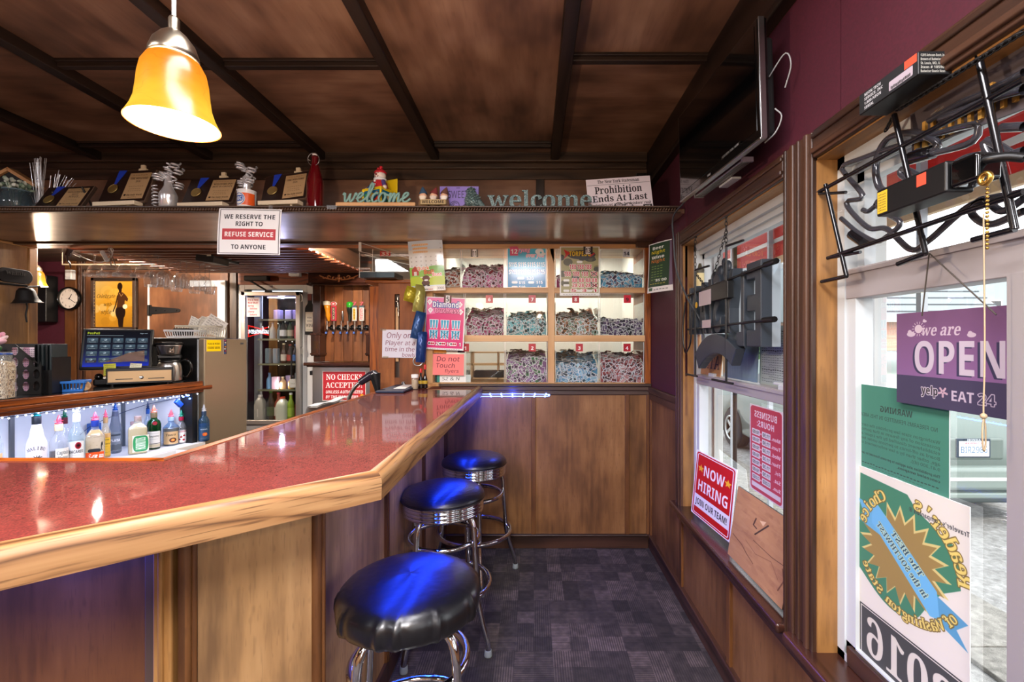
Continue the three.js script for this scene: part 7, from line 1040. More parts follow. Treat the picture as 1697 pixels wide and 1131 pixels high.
// ---------- ornaments on the shelf ----------
{
  const SY = SH + 0.0225, X = (px, d) => (px - 884) / 754 * d;
  const at = (name, label, cat, px, d, group, turn = 0) => thing(name, label, cat, [X(px, d), SY, -d], group, turn);
  // house ornament
  let t = at('house_ornament', 'dark wooden house ornament with pale roof edge at the left shelf end', 'ornament', 31, 2.6, undefined, 0.1);
  { const s = shapeOf([[-0.125, 0], [0.125, 0], [0.125, 0.19], [0.0, 0.27], [-0.125, 0.19]]); mesh('house_front', extrude(s, 0.05), paint(0x1c2024, 0.7), t); mesh('roof_edge', [bx(-0.165, 0.005, -0.009, 0.009, 0, 0.065, 'x', 0.003).rotateZ(0.57).translate(0.002, 0.278, 0), bx(-0.005, 0.165, -0.009, 0.009, 0, 0.065, 'x', 0.003).rotateZ(-0.57).translate(-0.002, 0.278, 0)], M.pine, t); mesh('round_window', [torus(0.034, 0.003, 24, 6, PI).translate(0.0, 0.18, 0.054), bx(-0.036, 0.036, 0.177, 0.183, 0.05, 0.056), bx(-0.002, 0.002, 0.18, 0.214, 0.05, 0.056)], paint(0x50585c), t); }
  t = at('flower_jar', 'blue-grey glass jar of small white-green flowers before the house ornament', 'jar', 27, 2.4);
  mesh('jar_glass', lathe([[0, 0.002], [0.05, 0.002], [0.062, 0.012], [0.066, 0.05], [0.058, 0.085], [0.05, 0.095], [0.052, 0.11]], 26), phy({ color: 0x8ca4b0, roughness: 0.1, transmission: 0.85, thickness: 0 }), t);
  mesh('jar_rim', [torus(0.051, 0.004, 26, 6).rotateX(PI / 2).translate(0, 0.108, 0)], paint(0x5c7480, 0.2), t); { const g = [], st = []; for (let i = 0; i < 46; i++) { const a = hash(i, 1, 8) * TAU, r = 0.066 * Math.sqrt(hash(i, 2, 8)), y = 0.115 + 0.045 * hash(i, 3, 8); const q = new THREE.SphereGeometry(0.012, 6, 4); q.scale(1, 0.55, 1).rotateX(hash(i, 4, 8) * 2).translate(r * Math.cos(a), y, r * Math.sin(a)); g.push(tint(q, [0xb4c0b0, 0x8ca08c, 0xd4dcd0, 0x6c8470][i % 4])); if (i % 4 === 0) st.push(rod([r * 0.4 * Math.cos(a), 0.01, r * 0.4 * Math.sin(a)], [r * Math.cos(a), y, r * Math.sin(a)], 0.0018, 5)); } const f = mesh('flowers', g, std({ vertexColors: true, roughness: 0.8 }), t); f.userData.kind = 'stuff'; mesh('stems', st, paint(0x4c6c54), t); }
  // silver spray
  const foil = std({ color: 0xf0f2f6, roughness: 0.2, metalness: 0.65 });
  t = at('silver_spray', 'spray of thin silver foil strands standing behind the first plaque', 'decoration', 72, 2.5);
  { const g = []; for (let i = 0; i < 42; i++) { const k = i < 26, a = k ? (hash(i, 1, 4) - 0.5) * 0.12 : 0.15 + 0.75 * hash(i, 1, 4), L = (k ? 0.26 : 0.2) + 0.05 * hash(i, 2, 4), x0 = (k ? -0.02 : 0.02) + 0.03 * (hash(i, 3, 4) - 0.5), z = 0.03 * (hash(i, 4, 4) - 0.5); g.push(rod([x0, 0.02, z], [x0 + L * Math.sin(a), 0.02 + L * Math.cos(a), z + 0.05 * (hash(i, 5, 4) - 0.5)], 0.0016, 4)); } mesh('foil_strands', g, foil, t).userData.kind = 'stuff'; mesh('holder', lathe([[0, 0], [0.04, 0], [0.045, 0.05], [0.03, 0.07], [0, 0.07]], 20), foil, t); }
  // plaques with medals
  const plaque = (px, d, label, w, h, lean, roll, easel, yaw, lines, y0 = 0.03) => {
    const p = print(260, 200, (c, W, H) => { fill(c, '#20120e', 0, 0, W, H); fill(c, '#b4946c', 122, 16, 122, 168); fill(c, '#a88860', 122, 16, 122, 40); scrawl(c, '#5c4630', 2, 140, 32, 86, 6); lines.forEach((s, i) => txt(c, s, 183, 58 + i * 20, i === 0 || lines.length > 2 ? 18 : 17, { fam: 'serif', color: '#2c1c12', w: Math.min(104, s.length * 9) })); scrawl(c, '#5c4630', 2, 142, 106, 84, 7); scrawl(c, '#5c4630', 2, 150, 122, 64, 6); scrawl(c, '#5c4630', 2, 146, 136, 74, 6); disc(c, '#1c120c', 137, 158, 6); txt(c, 'The Daily World', 146, 164, 15, { fam: 'serif', color: '#1c120c', align: 'left', w: 88 }); scrawl(c, '#5c4630', 2, 160, 176, 50, 5); });
    const o = at('award_plaque', label, 'plaque', px, d, 'award plaques on the shelf', yaw); const g = new THREE.Group();
    const m = mesh('plaque_board', bx(-w / 2, w / 2, 0, h, -0.018, 0, 'x', 0.003), M.trim, o); m.position.set(0, y0, 0.01); m.rotation.set(-lean, 0, roll);
    mesh('plaque_face', plane(w - 0.008, h - 0.008, p).translate(0, h / 2, 0.001), printMat(p, 'gloss'), m);
    mesh('medal', [lathe([[0, 0], [0.024, 0], [0.027, 0.003], [0.024, 0.006], [0, 0.005]], 28).rotateX(PI / 2).translate(-w * 0.27, h * 0.42, 0.001), torus(0.0255, 0.0028, 28, 6).translate(-w * 0.27, h * 0.42, 0.005)], M.gold, m);
    mesh('medal_ribbon', extrude(shapeOf([[-w * 0.27 - 0.006, h * 0.42 + 0.03], [-w * 0.27 + 0.006, h * 0.42 + 0.03], [-w * 0.13, h], [-w * 0.3, h]]), 0.0015).translate(0, 0, 0.002), paint(0x1c3cb4, 0.4), m);
    if (easel) { mesh('easel_ledge', bx(-w * 0.48, w * 0.4, y0 - 0.024, y0 - 0.002, -0.01, 0.04, 'x', 0.003), paint(0xe0d0b4, 0.6), o); for (const x of [-w * 0.24, w * 0.2]) mesh('easel_leg', rod([x * 1.15, 0, 0.03], [x, y0 - 0.004, 0.012], 0.006, 6), paint(0xe0d0b4, 0.6), o); mesh('easel_leg', rod([0, 0, -0.12], [0, h + y0, -0.02 - h * lean], 0.006, 6), paint(0xe0d0b4, 0.6), o); const q = h * Math.cos(lean) + y0; mesh('easel_top', [bx(-0.012, 0.012, q - 0.0, q + 0.05, -0.05 - h * lean, -0.036 - h * lean, 'y', 0.003), bx(-0.022, 0.022, q + 0.016, q + 0.03, -0.052 - h * lean, -0.034 - h * lean, 'x', 0.003)], paint(0xd8c4a0, 0.6), o); }
    else mesh('easel_leg', [rod([w * 0.4, 0, -0.1], [w * 0.38, h * 0.8, -0.03], 0.005, 6), rod([-w * 0.3, 0, -0.1], [-w * 0.3, h * 0.7, -0.04], 0.005, 6)], M.black, o);
  };
  plaque(95, 2.385, 'dark award plaque with medal on the shelf at far left, before the silver spray', 0.28, 0.165, 0.5, 0, false, -0.1, ['WELCOME INN', 'BEST', 'BURGER'], 0.004);
  plaque(203, 2.4, 'dark award plaque on a pale easel, taller one left of the curled foil bottle', 0.28, 0.205, 0.35, 0.0, true, -0.12, ['THE WELCOME', 'INN'], 0.045);
  plaque(344, 2.4, 'dark award plaque on a pale easel right of the curled foil bottle', 0.29, 0.17, 0.4, 0, true, -0.1, ['WELCOME INN', 'BEST IN COUNTY'], 0.04);
  plaque(471, 2.4, 'dark award plaque tilted on a pale easel beside the red swing-top bottle', 0.255, 0.19, 0.4, 0.12, true, -0.12, ['THE WELCOME', 'INN'], 0.05);
  // foil-wrapped bottle
  const curls = (o, y, n, R, sp) => { for (let i = 0; i < n; i++) { const a = hash(i, 1, sp) * TAU, k = hash(i, 2, sp), P = []; for (let j = 0; j <= 22; j++) { const q = j / 22 * (2 + k * 3) * PI, r = 0.012 + 0.01 * k; P.push([Math.cos(a) * (R * k + 0.4 * R * j / 22) + r * Math.cos(q), y + (hash(i, 3, sp) - 0.4) * 0.11 + 0.03 * j / 22, Math.sin(a) * (R * k) + r * Math.sin(q)]); } mesh('foil_curl', tube(P, 0.0055, 36, 4), foil, o); } };
  t = at('foil_bottle', 'bottle wrapped in shiny silver foil with curled ribbons', 'decoration', 279, 2.4); mesh('bottle_wrap', lathe([[0, 0], [0.04, 0], [0.042, 0.08], [0.04, 0.09], [0.02, 0.13], [0.015, 0.2], [0, 0.2]], 22), foil, t); curls(t, 0.17, 15, 0.05, 3); { const P = []; for (let j = 0; j <= 40; j++) P.push([-0.055 + 0.012 * Math.cos(j * 0.9), 0.13 - j * 0.0026, 0.02 + 0.012 * Math.sin(j * 0.9)]); mesh('hanging_curl', tube(P, 0.004, 80, 4), foil, t); }
  t = at('team_cup', 'white plastic cup with an orange and blue emblem, holding silver foil ribbons', 'cup', 409, 2.39);
  { const cp = print(200, 110, (c, w, h) => { fill(c, '#f0f0f0', 0, 0, w, h); fill(c, '#e85c1c', 0, 16, w, 78); disc(c, '#f0f0f0', 78, 54, 44, 42); c.lineWidth = 5; c.strokeStyle = '#2c58b0'; c.beginPath(); c.ellipse(78, 54, 38, 36, 0, 0, TAU); c.stroke(); rrect(c, '#2c58b0', 48, 32, 60, 38, 10); txt(c, 'BBC', 78, 62, 32, { color: '#e8eef4', w: 50 }); }); mesh('cup_body', lathe([[0, 0], [0.041, 0], [0.045, 0.1], [0.047, 0.102], [0.044, 0.103], [0.04, 0.004]], 32), paint(0xe8e8ea, 0.35), t); mesh('cup_print', labelGeo(0.0446, 0.008, 0.094, PI * 1.1, cp), printMat(cp, 'gloss'), t); curls(t, 0.16, 12, 0.035, 9); mesh('foil_stem', lathe([[0, 0.09], [0.018, 0.1], [0.022, 0.17], [0, 0.2]], 12), foil, t); }
  // swing-top bottle
  t = at('swing_top_bottle', 'ruby red glass swing-top bottle with white stopper and wire bail', 'bottle', 522, 2.4);
  mesh('bottle_glass', lathe([[0, 0], [0.038, 0], [0.041, 0.008], [0.041, 0.14], [0.038, 0.17], [0.024, 0.225], [0.017, 0.25], [0.0155, 0.275], [0.018, 0.28], [0.017, 0.29], [0, 0.29]], 32), phy({ color: 0x5c0610, roughness: 0.06, clearcoat: 1, clearcoatRoughness: 0.03 }), t); mesh('stopper', lathe([[0, 0.29], [0.013, 0.29], [0.014, 0.3], [0.008, 0.306], [0, 0.307]], 20), paint(0xe8e4e0, 0.4), t); mesh('wire_bail', [torus(0.03, 0.0016, 28, 6).scale(1, 1.1, 1).translate(0, 0.268, 0.016), rod([-0.018, 0.262, 0.012], [-0.03, 0.268, 0.016], 0.002)], M.steel, t);
  // script welcome sign: strokes on a board
  const CUR = { // simple joined hand, units of x-height
    w: [[0, .75], [.12, .95], [.2, .4], [.3, .05], [.45, .3], [.55, .9], [.58, .4], [.7, .05], [.88, .4], [.98, .95], [1.1, .7]], e: [[0, .35], [.25, .5], [.45, .8], [.35, 1], [.15, .85], [.1, .4], [.25, .05], [.5, .12], [.7, .4]],
    l: [[0, .3], [.25, .9], [.4, 1.7], [.3, 2], [.18, 1.7], [.15, .6], [.25, .05], [.45, .2]], c: [[.5, .85], [.35, 1], [.12, .7], [.1, .3], [.28, .02], [.55, .2]], o: [[.45, .95], [.2, .95], [.05, .5], [.2, .05], [.45, .1], [.55, .5], [.45, .92], [.6, .8], [.8, .75]],
    m: [[0, .6], [.12, .95], [.15, .4], [.14, 0], [.25, .6], [.42, .95], [.46, .5], [.44, 0], [.56, .6], [.74, .95], [.8, .5], [.82, .1], [.95, .1], [1.05, .35]], B: [[.2, 1.8], [.15, .9], [.1, 0], [.2, 1.7], [.6, 1.9], [.75, 1.5], [.4, 1.05], [.8, .9], [.85, .3], [.5, 0], [.1, .1]],
    u: [[0, .9], [.05, .3], [.25, .02], [.45, .3], [.5, .95], [.5, .3], [.62, .05], [.75, .3]], d: [[.5, .8], [.25, .98], [.05, .5], [.2, .04], [.45, .3], [.62, 1.9], [.55, .5], [.65, .04], [.8, .3]], i: [[0, .4], [.15, .9], [.16, .3], [.28, .03], [.42, .3]], s: [[0, .3], [.28, 1], [.42, .5], [.35, .05], [.08, .08]], r: [[0, .4], [.15, 1], [.3, .85], [.42, .85], [.4, .3], [.5, .05], [.65, .3]],
  };
  const scriptTubes = shared.scriptTubes = (word, size, r, wide = 1) => { const out = []; let x = 0; for (const ch of word) { const P = CUR[ch]; out.push(tube(P.map(([a, b]) => [(x + a * wide) * size + b * size * 0.25, b * size, 0]), r, P.length * 6, 7)); x += Math.max(...P.map((p) => p[0])) * wide + (ch === 'B' ? 0.1 : 0); } return { geos: out, width: x * size }; };
  t = at('welcome_sign', 'sage green script welcome sign on a pale wooden base', 'sign', 624, 2.36); mesh('sign_base', bx(-0.205, 0.205, 0, 0.03, -0.02, 0.02, 'x', 0.003), M.pine, t);
  { const s = scriptTubes('welcome', 0.05, 0.0062, 1.32), g = join(s.geos); g.scale(1, 1, 0.9); mesh('script_letters', g.translate(-s.width / 2 - 0.006, 0.035, 0), paint(0x7ca49c, 0.6), t); }
  // jack-in-the-box
  t = at('jack_in_the_box', 'yellow-edged jack-in-the-box toy with a red-capped clown popping out', 'toy', 630, 2.47, undefined, -0.42);
  { const w = 0.125, bp = print(120, 120, (c, W, H) => { fill(c, '#f4d420', 0, 0, W, H); fill(c, '#186a90', 10, 10, 100, 100); disc(c, '#f0d8a8', 58, 40, 14); disc(c, '#e8c040', 58, 30, 16, 8); poly(c, '#38a848', [[40, 54], [76, 54], [84, 84], [34, 84]]); poly(c, '#d83828', [[66, 62], [98, 40], [104, 52], [74, 78]]); for (const [x, y, q] of [[22, 30, '#48b058'], [92, 26, '#d84838'], [24, 92, '#e8d040'], [96, 96, '#58b868'], [60, 98, '#d83828']]) disc(c, q, x, y, 8); });
    const g = new THREE.BoxGeometry(w, w, w).translate(0, w / 2, 0), uv = g.attributes.uv; for (let i = 0; i < uv.count; i++) uv.setXY(i, bp.u0 + (bp.u1 - bp.u0) * uv.getX(i), bp.v0 + (bp.v1 - bp.v0) * uv.getY(i)); mesh('toy_box', g, printMat(bp, 'gloss'), t);
    const ed = []; for (const a of [-1, 1]) for (const b of [-1, 1]) { ed.push(rod([a * w / 2, 0, b * w / 2], [a * w / 2, w, b * w / 2], 0.005, 6), rod([-w / 2, b < 0 ? 0.003 : w, a * w / 2], [w / 2, b < 0 ? 0.003 : w, a * w / 2], 0.005, 6), rod([a * w / 2, b < 0 ? 0.003 : w, -w / 2], [a * w / 2, b < 0 ? 0.003 : w, w / 2], 0.005, 6)); } mesh('yellow_edges', ed, paint(0xf0cc18, 0.4), t); mesh('open_lid', bx(-w / 2, w / 2, w, w + 0.085, -w / 2 - 0.006, -w / 2, 'x', 0.006), paint(0xe8c818, 0.4), t);
    const cl = mesh('clown_body', lathe([[0, 0], [0.04, 0], [0.044, 0.02], [0.036, 0.05], [0.02, 0.066], [0, 0.066]], 20).translate(0, w - 0.002, 0), paint(0xc01c28, 0.7), t); mesh('clown_head', ball(0.03, 0, w + 0.088, 0, 18, 14), paint(0xf2e4d8, 0.6), t); mesh('clown_cap', [lathe([[0.031, 0.098], [0.034, 0.104], [0.02, 0.12], [0, 0.124]], 18).translate(0, w, -0.002), ball(0.008, -0.012, w + 0.127, 0), ball(0.009, 0.01, w + 0.13, 0.004)], paint(0xd02030, 0.7), t);
    mesh('clown_face', [ball(0.006, 0, w + 0.088, 0.03, 8, 6), ball(0.0035, -0.011, w + 0.096, 0.027, 6, 5), ball(0.0035, 0.011, w + 0.096, 0.027, 6, 5), torus(0.01, 0.002, 12, 5, PI).rotateZ(PI).translate(0, w + 0.082, 0.027)], paint(0x8c1c20), t); for (const s of [-1, 1]) { mesh('clown_arm', [rod([s * 0.03, w + 0.05, 0.01], [s * 0.06, w + 0.012, 0.03], 0.012, 8, 0.01)], paint(s < 0 ? 0x1c3c70 : 0x5c4c90, 0.7), t); mesh('clown_hand', ball(0.012, s * 0.063, w + 0.008, 0.034, 10, 8), paint(0xf0dcc8), t); } for (const y of [0.02, 0.038]) mesh('white_pompom', ball(0.0065, 0, w + y + 0.01, 0.04, 8, 6), M.white, t); mesh('ruff', torus(0.026, 0.009, 20, 8).rotateX(PI / 2).translate(0, w + 0.066, 0), M.white, t); }
  // gnomes
  t = at('gnome_figurine', 'figurine of three bearded gnomes holding a WELCOME log', 'figurine', 719, 2.375);
  { for (const [i, x] of [[0, -0.055], [1, 0], [2, 0.055]]) { mesh('gnome_body', lathe([[0, 0.006], [0.024, 0.006], [0.028, 0.03], [0.02, 0.06], [0, 0.065]], 16).translate(x, 0, -0.004), paint([0x8c6c50, 0x6c5844, 0x7c5c4c][i], 0.8), t); mesh('gnome_head', ball(0.021, x, 0.068, 0.004, 12, 10), paint(0xe4b494, 0.6), t); mesh('gnome_beard', lathe([[0, -0.03], [0.012, -0.014], [0.02, 0.006], [0.012, 0.012], [0, 0.012]], 12).scale(1, 1, 0.6).translate(x, 0.058, 0.016), paint([0xe8dcc8, 0xdcd0c4, 0xf0ece4][i], 0.8), t); mesh('gnome_hat', lathe([[0.022, 0], [0.02, 0.008], [0.009, 0.03], [0.001, 0.042], [0, 0.042]], 14).rotateZ([0.1, -0.35, -0.3][i]).translate(x, 0.08, 0), paint([0x30506c, 0x7c3030, 0x6c4438][i], 0.8), t); }
    const wl = print(120, 36, (c, w, h) => { fill(c, '#b49c70', 0, 0, w, h); txt(c, 'WELCOME', w / 2, 28, 28, { color: '#241c10', w: 108 }); }); mesh('log_sign', bx(-0.066, 0.072, 0.018, 0.046, 0.024, 0.034, 'x', 0.005), paint(0x8c7850, 0.7), t); mesh('log_print', plane(0.126, 0.026, wl).translate(0.003, 0.032, 0.0345), printMat(wl), t); mesh('grass_base', bx(-0.085, 0.085, 0, 0.01, -0.025, 0.035, 'x', 0.004), paint(0x283820), t); }
  // purple box
  const pb = print(150, 105, (c, w, h) => { fill(c, '#8874c8', 0, 0, w, h); txt(c, 'SWEET', 70, 48, 40, { color: '#2c2050', w: 78, font: 'normal' }); for (let i = 0; i < 3; i++) { c.strokeStyle = '#2c2050'; c.lineWidth = 3; c.beginPath(); c.arc(58, 78, 5 + i * 6, i, i + 4.6); c.stroke(); } poly(c, '#2c2050', [[84, 82], [104, 66], [100, 84]]); poly(c, '#2c2050', [[78, 88], [92, 94], [80, 98]]); fill(c, '#4c3c80', 64, 6, 14, 3); });
  const sm = sheet('sweet_sign', 0.205, 0.135, 0.025, pb, { kind: 'gloss', edge: paint(0x6c58a8) }); sm.position.set(X(761, 2.41), SY, -2.41); tag(sm, 'lilac SWEET box sign with a dark rose drawing', 'sign');
  // glittery cone ornament
  const glit = std({ map: dataTex(64, 64, (u, v, i, j) => { const n = hash(i, j, 5); return n > 0.86 ? [196, 212, 208] : n > 0.5 ? [96, 124, 122] : [52, 72, 74]; }), roughness: 0.5, metalness: 0.2 });
  t = at('pine_cone_ornament', 'glittery grey-green cone ornament leaning between the SWEET box and the welcome letters', 'ornament', 787, 2.37);
  { const g = []; for (let i = 0; i < 120; i++) { const k = i / 120, a = i * 2.4, r = 0.034 * Math.sin(Math.min(1, k * 1.25 + 0.1) * PI * 0.86) + 0.004; const q = new THREE.ConeGeometry(0.009, 0.022, 4).rotateX(PI / 2).translate(0, 0, r).rotateY(a).translate(0, 0.012 + k * 0.1, 0); g.push(q); } const o = mesh('cone_scales', g, glit, t); o.rotation.z = 0.22; o.userData.kind = 'stuff'; mesh('cone_core', lathe([[0, 0], [0.03, 0.01], [0.034, 0.05], [0.014, 0.11], [0, 0.12]], 14).rotateZ(0.22), glit, t); mesh('side_spray', [rod([0.01, 0.06, 0.01], [0.045, 0.005, 0.015], 0.012, 6, 0.017)], glit, t); }
  // serif welcome letters
  t = at('welcome_letters', 'grey-green glittered serif welcome lettering in the middle of the shelf', 'sign', 895, 2.355);
  { let x = 0; const gs = []; for (const ch of 'welcome') { const g = new TextGeometry(ch, { font: fontSerif, size: 0.089, depth: 0.012, curveSegments: 5 }); g.computeBoundingBox(); const w = g.boundingBox.max.x - g.boundingBox.min.x; g.translate(x - g.boundingBox.min.x, 0, 0); x += w + 0.004; gs.push([ch, g]); } const k = 0.545 / x; for (const [ch, g] of gs) { g.scale(k, 0.98, 1).translate(-0.545 / 2, 0.004, -0.006); mesh('letter_' + ch, uvm(g, 'y', 9), glit, t); } }
  // newspaper tin sign
  const np = print(340, 190, (c, w, h) => { fill(c, '#e6dae0', 0, 0, w, h); txt(c, 'The New York Statesman', w / 2, 26, 24, { fam: 'serif', color: '#1c181c', w: 220 }); line(c, '#444', 1.5, [[6, 34], [334, 34]]); txt(c, 'Prohibition', w / 2 - 4, 82, 52, { fam: 'serif', color: '#141014', w: 250 }); txt(c, 'Ends At Last', w / 2, 126, 48, { fam: 'serif', color: '#141014', w: 290 }); txt(c, "Bartenders get ready for drinkers' rush", w / 2, 150, 20, { fam: 'serif', color: '#141014', w: 320, skew: 0.25 }); fill(c, '#6c686c', 8, 158, 150, 40); for (let i = 0; i < 40; i++) fill(c, ['#3c383c', '#949094', '#504c50'][i % 3], 8 + hash(i, 1, 6) * 140, 158 + hash(i, 2, 6) * 30, 10, 8); fill(c, '#3c383c', 172, 160, 34, 6); fill(c, '#3c383c', 172, 174, 34, 12); scrawl(c, '#777', 2, 216, 166, 60, 8); scrawl(c, '#777', 2, 216, 180, 60, 8); fill(c, '#241c20', 288, 154, 46, 36); txt(c, 'BEER', 311, 168, 12, { color: '#eee' }); txt(c, 'WINE', 311, 184, 12, { color: '#eee' }); });
  const ns = sheet('newspaper_sign', 0.345, 0.195, 0.003, np, { kind: 'gloss' }); ns.position.set(X(1031, 2.4), SY, -2.42); ns.rotation.set(-0.12, 0, 0.075); tag(ns, 'tin newspaper sign with the headline Prohibition Ends At Last', 'sign');
  t = at('eyeglasses', 'black wire-framed eyeglasses lying folded before the newspaper sign', 'glasses', 1034, 2.36); for (const s of [-1, 1]) mesh('lens_rim', torus(0.02, 0.0018, 20, 6).rotateX(-0.5).translate(s * 0.026, 0.018, 0), M.black, t); mesh('temple', [rod([-0.05, 0.018, 0], [0.03, 0.014, -0.03], 0.0018), rod([0.05, 0.018, 0], [-0.03, 0.014, -0.034], 0.0018), rod([-0.007, 0.022, 0], [0.007, 0.022, 0], 0.0018)], M.black, t);
  // service sign hung on the shelf edge
  const rs = print(340, 270, (c, w, h) => { fill(c, '#f2f3f6', 0, 0, w, h); c.strokeStyle = '#2c2c34'; c.lineWidth = 3; c.strokeRect(10, 8, w - 20, h - 16); txt(c, 'WE RESERVE THE', w / 2, 62, 36, { color: '#24242c', font: 'bold', w: 278 }); txt(c, 'RIGHT TO', w / 2, 104, 36, { color: '#24242c', w: 150 }); fill(c, '#c04850', 26, 120, w - 52, 64); txt(c, 'REFUSE SERVICE', w / 2, 166, 40, { color: '#fff', w: 266 }); txt(c, 'TO ANYONE', w / 2, 238, 36, { color: '#24242c', w: 188 }); });
  const rb = bent('service_sign', (u, v) => [(u - 0.5) * 0.318, (v - 1) * 0.235, 0.005 * Math.sin(v * PI) - 0.002 * Math.cos(u * 6) + 0.01 * (1 - v)], 8, 8, rs); rb.position.set(X(414.5, 2.31), EYE + (568 - 346) / 754 * 2.31, -2.312); rb.rotation.z = -0.018; tag(rb, 'white WE RESERVE THE RIGHT TO REFUSE SERVICE sign hung on the shelf edge', 'sign');
  for (const [px, w] of [[449, 0.02], [550, 0.05]]) { const tp = mesh('clear_tape', bx(-w / 2, w / 2, -0.006, 0.014, 0, 0.0012), glassMat(0xffffff, 0.3)); tp.position.set(X(px, 2.32), SH + 0.016, -2.318); tag(tp, px < 500 ? 'strip of clear tape over the service sign top edge' : 'loose strip of clear tape on the rope moulding beside the script sign', 'tape'); }
}

// ---------- signs and things at the windows ----------
const winX = (px, X) => X * 754 / (px - 884);                       // distance of a point on the plane x = X seen in column px
{
  // green poster in the corner
  const gp = print(110, 260, (c, w, h) => { fill(c, '#e8e4e0', 0, 0, w, h); fill(c, '#24402c', 4, 6, w - 26, h - 36); fill(c, '#6c5c70', w - 22, 6, 14, h - 36); [['Beer', 36, '#e8e8e0'], ['Night', 58, '#c8b020'], ['Wine', 84, '#e8e8e0'], ['Night', 104, '#c87030']].forEach(([s, y, k]) => txt(c, s, 42, y, 22, { color: k })); for (let i = 0; i < 6; i++) scrawl(c, '#8ca858', 3, 16, 126 + i * 14, 50, 4, 6); txt(c, '$5 00', 58, 204, 18, { color: '#e0e0d8' }); scrawl(c, '#c8b848', 3, 12, 216, 66, 6); fill(c, '#3c5c44', 8, h - 26, 16, 16); scrawl(c, '#666', 4, 30, h - 14, 60, 5); });
  const g = bent('corner_poster', (u, v) => [(u - 0.5) * 0.22, v * 0.295, 0.014 * (1 - v) * (1 - v) + 0.008 * Math.sin(u * PI)], 6, 6, gp, { kind: 'gloss' }); g.position.set(0.752, 1.676, -2.66); g.rotation.y = -1.08; tag(g, 'dark green poster with yellow lettering on the maroon corner wall', 'poster');

  // LED letter sign hung in window 1, seen from its back
  const t = thing('letter_sign', 'black block-letter hanging sign seen from behind in the far window', 'sign', [0, 0, 0]); const XS = 0.80, dA = winX(1148, XS), dB = winX(1278, XS), yA = 1.38 + (568 - 540) * 2.3 / 754, L = dA - dB;
  const shellM = paint(0x2c333c, 0.4), sideM = phy({ color: 0xd4e0e8, roughness: 0.4, transmission: 0.5, thickness: 0 });
  const place = (o) => { o.rotation.y = -PI / 2; o.position.set(XS, 1.425, -dA); };
  const word = [...'NAISYLE'], wd = [0.17, 0.14, 0.06, 0.13, 0.15, 0.1, 0.17]; let u = 0;
  word.forEach((ch, i) => { const q = new TextGeometry(ch, { font, size: 0.24, depth: 0.035, curveSegments: 4, bevelEnabled: true, bevelThickness: 0.004, bevelSize: 0.003, bevelSegments: 2 }); q.computeBoundingBox(); const b = q.boundingBox, w = b.max.x - b.min.x; q.translate(-b.min.x, -b.min.y, 0); q.scale(wd[i] * 0.8 / w, i === 6 ? 1.24 : i === 5 ? 1.16 : 0.95 + 0.02 * i, 1); let h = join([q]); if (ch !== 'I' && ch !== 'A' && ch !== 'Y') { h.scale(-1, 1, 1).translate(wd[i] * 0.8, 0, 0); const p = h.attributes.position.array, n = h.attributes.normal.array; for (let k = 0; k < p.length; k += 9) for (let e = 0; e < 3; e++) { let s = p[k + 3 + e]; p[k + 3 + e] = p[k + 6 + e]; p[k + 6 + e] = s; s = n[k + 3 + e]; n[k + 3 + e] = n[k + 6 + e]; n[k + 6 + e] = s; } }
    const y = -0.005 - (i > 4 ? 0.055 : 0) ; h.translate(u, y, -0.02); const m = mesh('sign_letter', h, shellM, t); place(m); const glow = mesh('letter_side', h.clone().scale(1, 1, 0.8).translate(0, 0, -0.032), sideM, m); u += wd[i] + 0.008; });
  const k = L / u; t.children.forEach((m) => { m.scale.x = k; });
  const add = (n, geo, mat) => { const m = mesh(n, geo, mat, t); place(m); return m; };
  const sw = new THREE.Shape(); sw.moveTo(0.13, -0.1); sw.quadraticCurveTo(0.3, 0.06, 0.56, -0.07); sw.lineTo(0.52, -0.13); sw.quadraticCurveTo(0.36, -0.03, 0.17, -0.16); sw.closePath(); add('swoosh', extrude(sw, 0.03, 0.004), shellM);
  add('hop_cluster', [ball(0.03, 0.34, 0.255, 0), ball(0.028, 0.28, 0.24, 0), ball(0.03, 0.41, 0.265, 0), ball(0.02, 0.38, 0.29, 0)].map((b) => b.scale(1, 1, 0.5)), shellM);
  const bk = (a, b) => rod(a, b, 0.005, 6); add('back_frame', [bk([-0.02, 0.19, 0.025], [L + 0.06, 0.215, 0.025]), bk([-0.0, 0.02, 0.025], [L + 0.05, 0.03, 0.025]), bk([0.12, 0.3, 0.03], [0.12, -0.2, 0.03]), bk([0.12, 0.3, 0.03], [0.24, 0.3, 0.01]), bk([L * 0.62, 0.34, 0.03], [L * 0.62, -0.2, 0.03]), bk([L * 0.62, 0.34, 0.03], [L * 0.76, 0.34, 0.01]), bk([0.05, -0.2, 0.05], [0.2, -0.2, 0.05]), bk([L * 0.5, -0.2, 0.05], [L * 0.76, -0.2, 0.05]), rod([L + 0.01, 0.215, 0.025], [L + 0.08, 0.216, 0.025], 0.01), rod([L, 0.03, 0.025], [L + 0.07, 0.03, 0.025], 0.01)], M.black);
  add('driver_box', bx(0.22, 0.5, 0.13, 0.2, 0.012, 0.04, 'x', 0.004), M.black); add('warning_label', [bx(0.2, 0.34, 0.12, 0.185, 0.041, 0.042), bx(0.22, 0.32, 0.02, 0.055, 0.034, 0.035)], paint(0xb8a8ac)); add('yellow_sticker', lathe([[0, 0], [0.014, 0], [0.014, 0.002], [0, 0.002]], 18).rotateX(PI / 2).translate(0.155, 0.13, 0.036), paint(0xd0a020));
  add('sign_cord', tube([[-0.02, 0.16, 0.03], [-0.03, 0.02, 0.04], [0.0, -0.09, 0.04], [0.09, -0.07, 0.05], [0.12, -0.02, 0.05], [0.13, 0.1, 0.05]], 0.004, 40, 6), M.black);
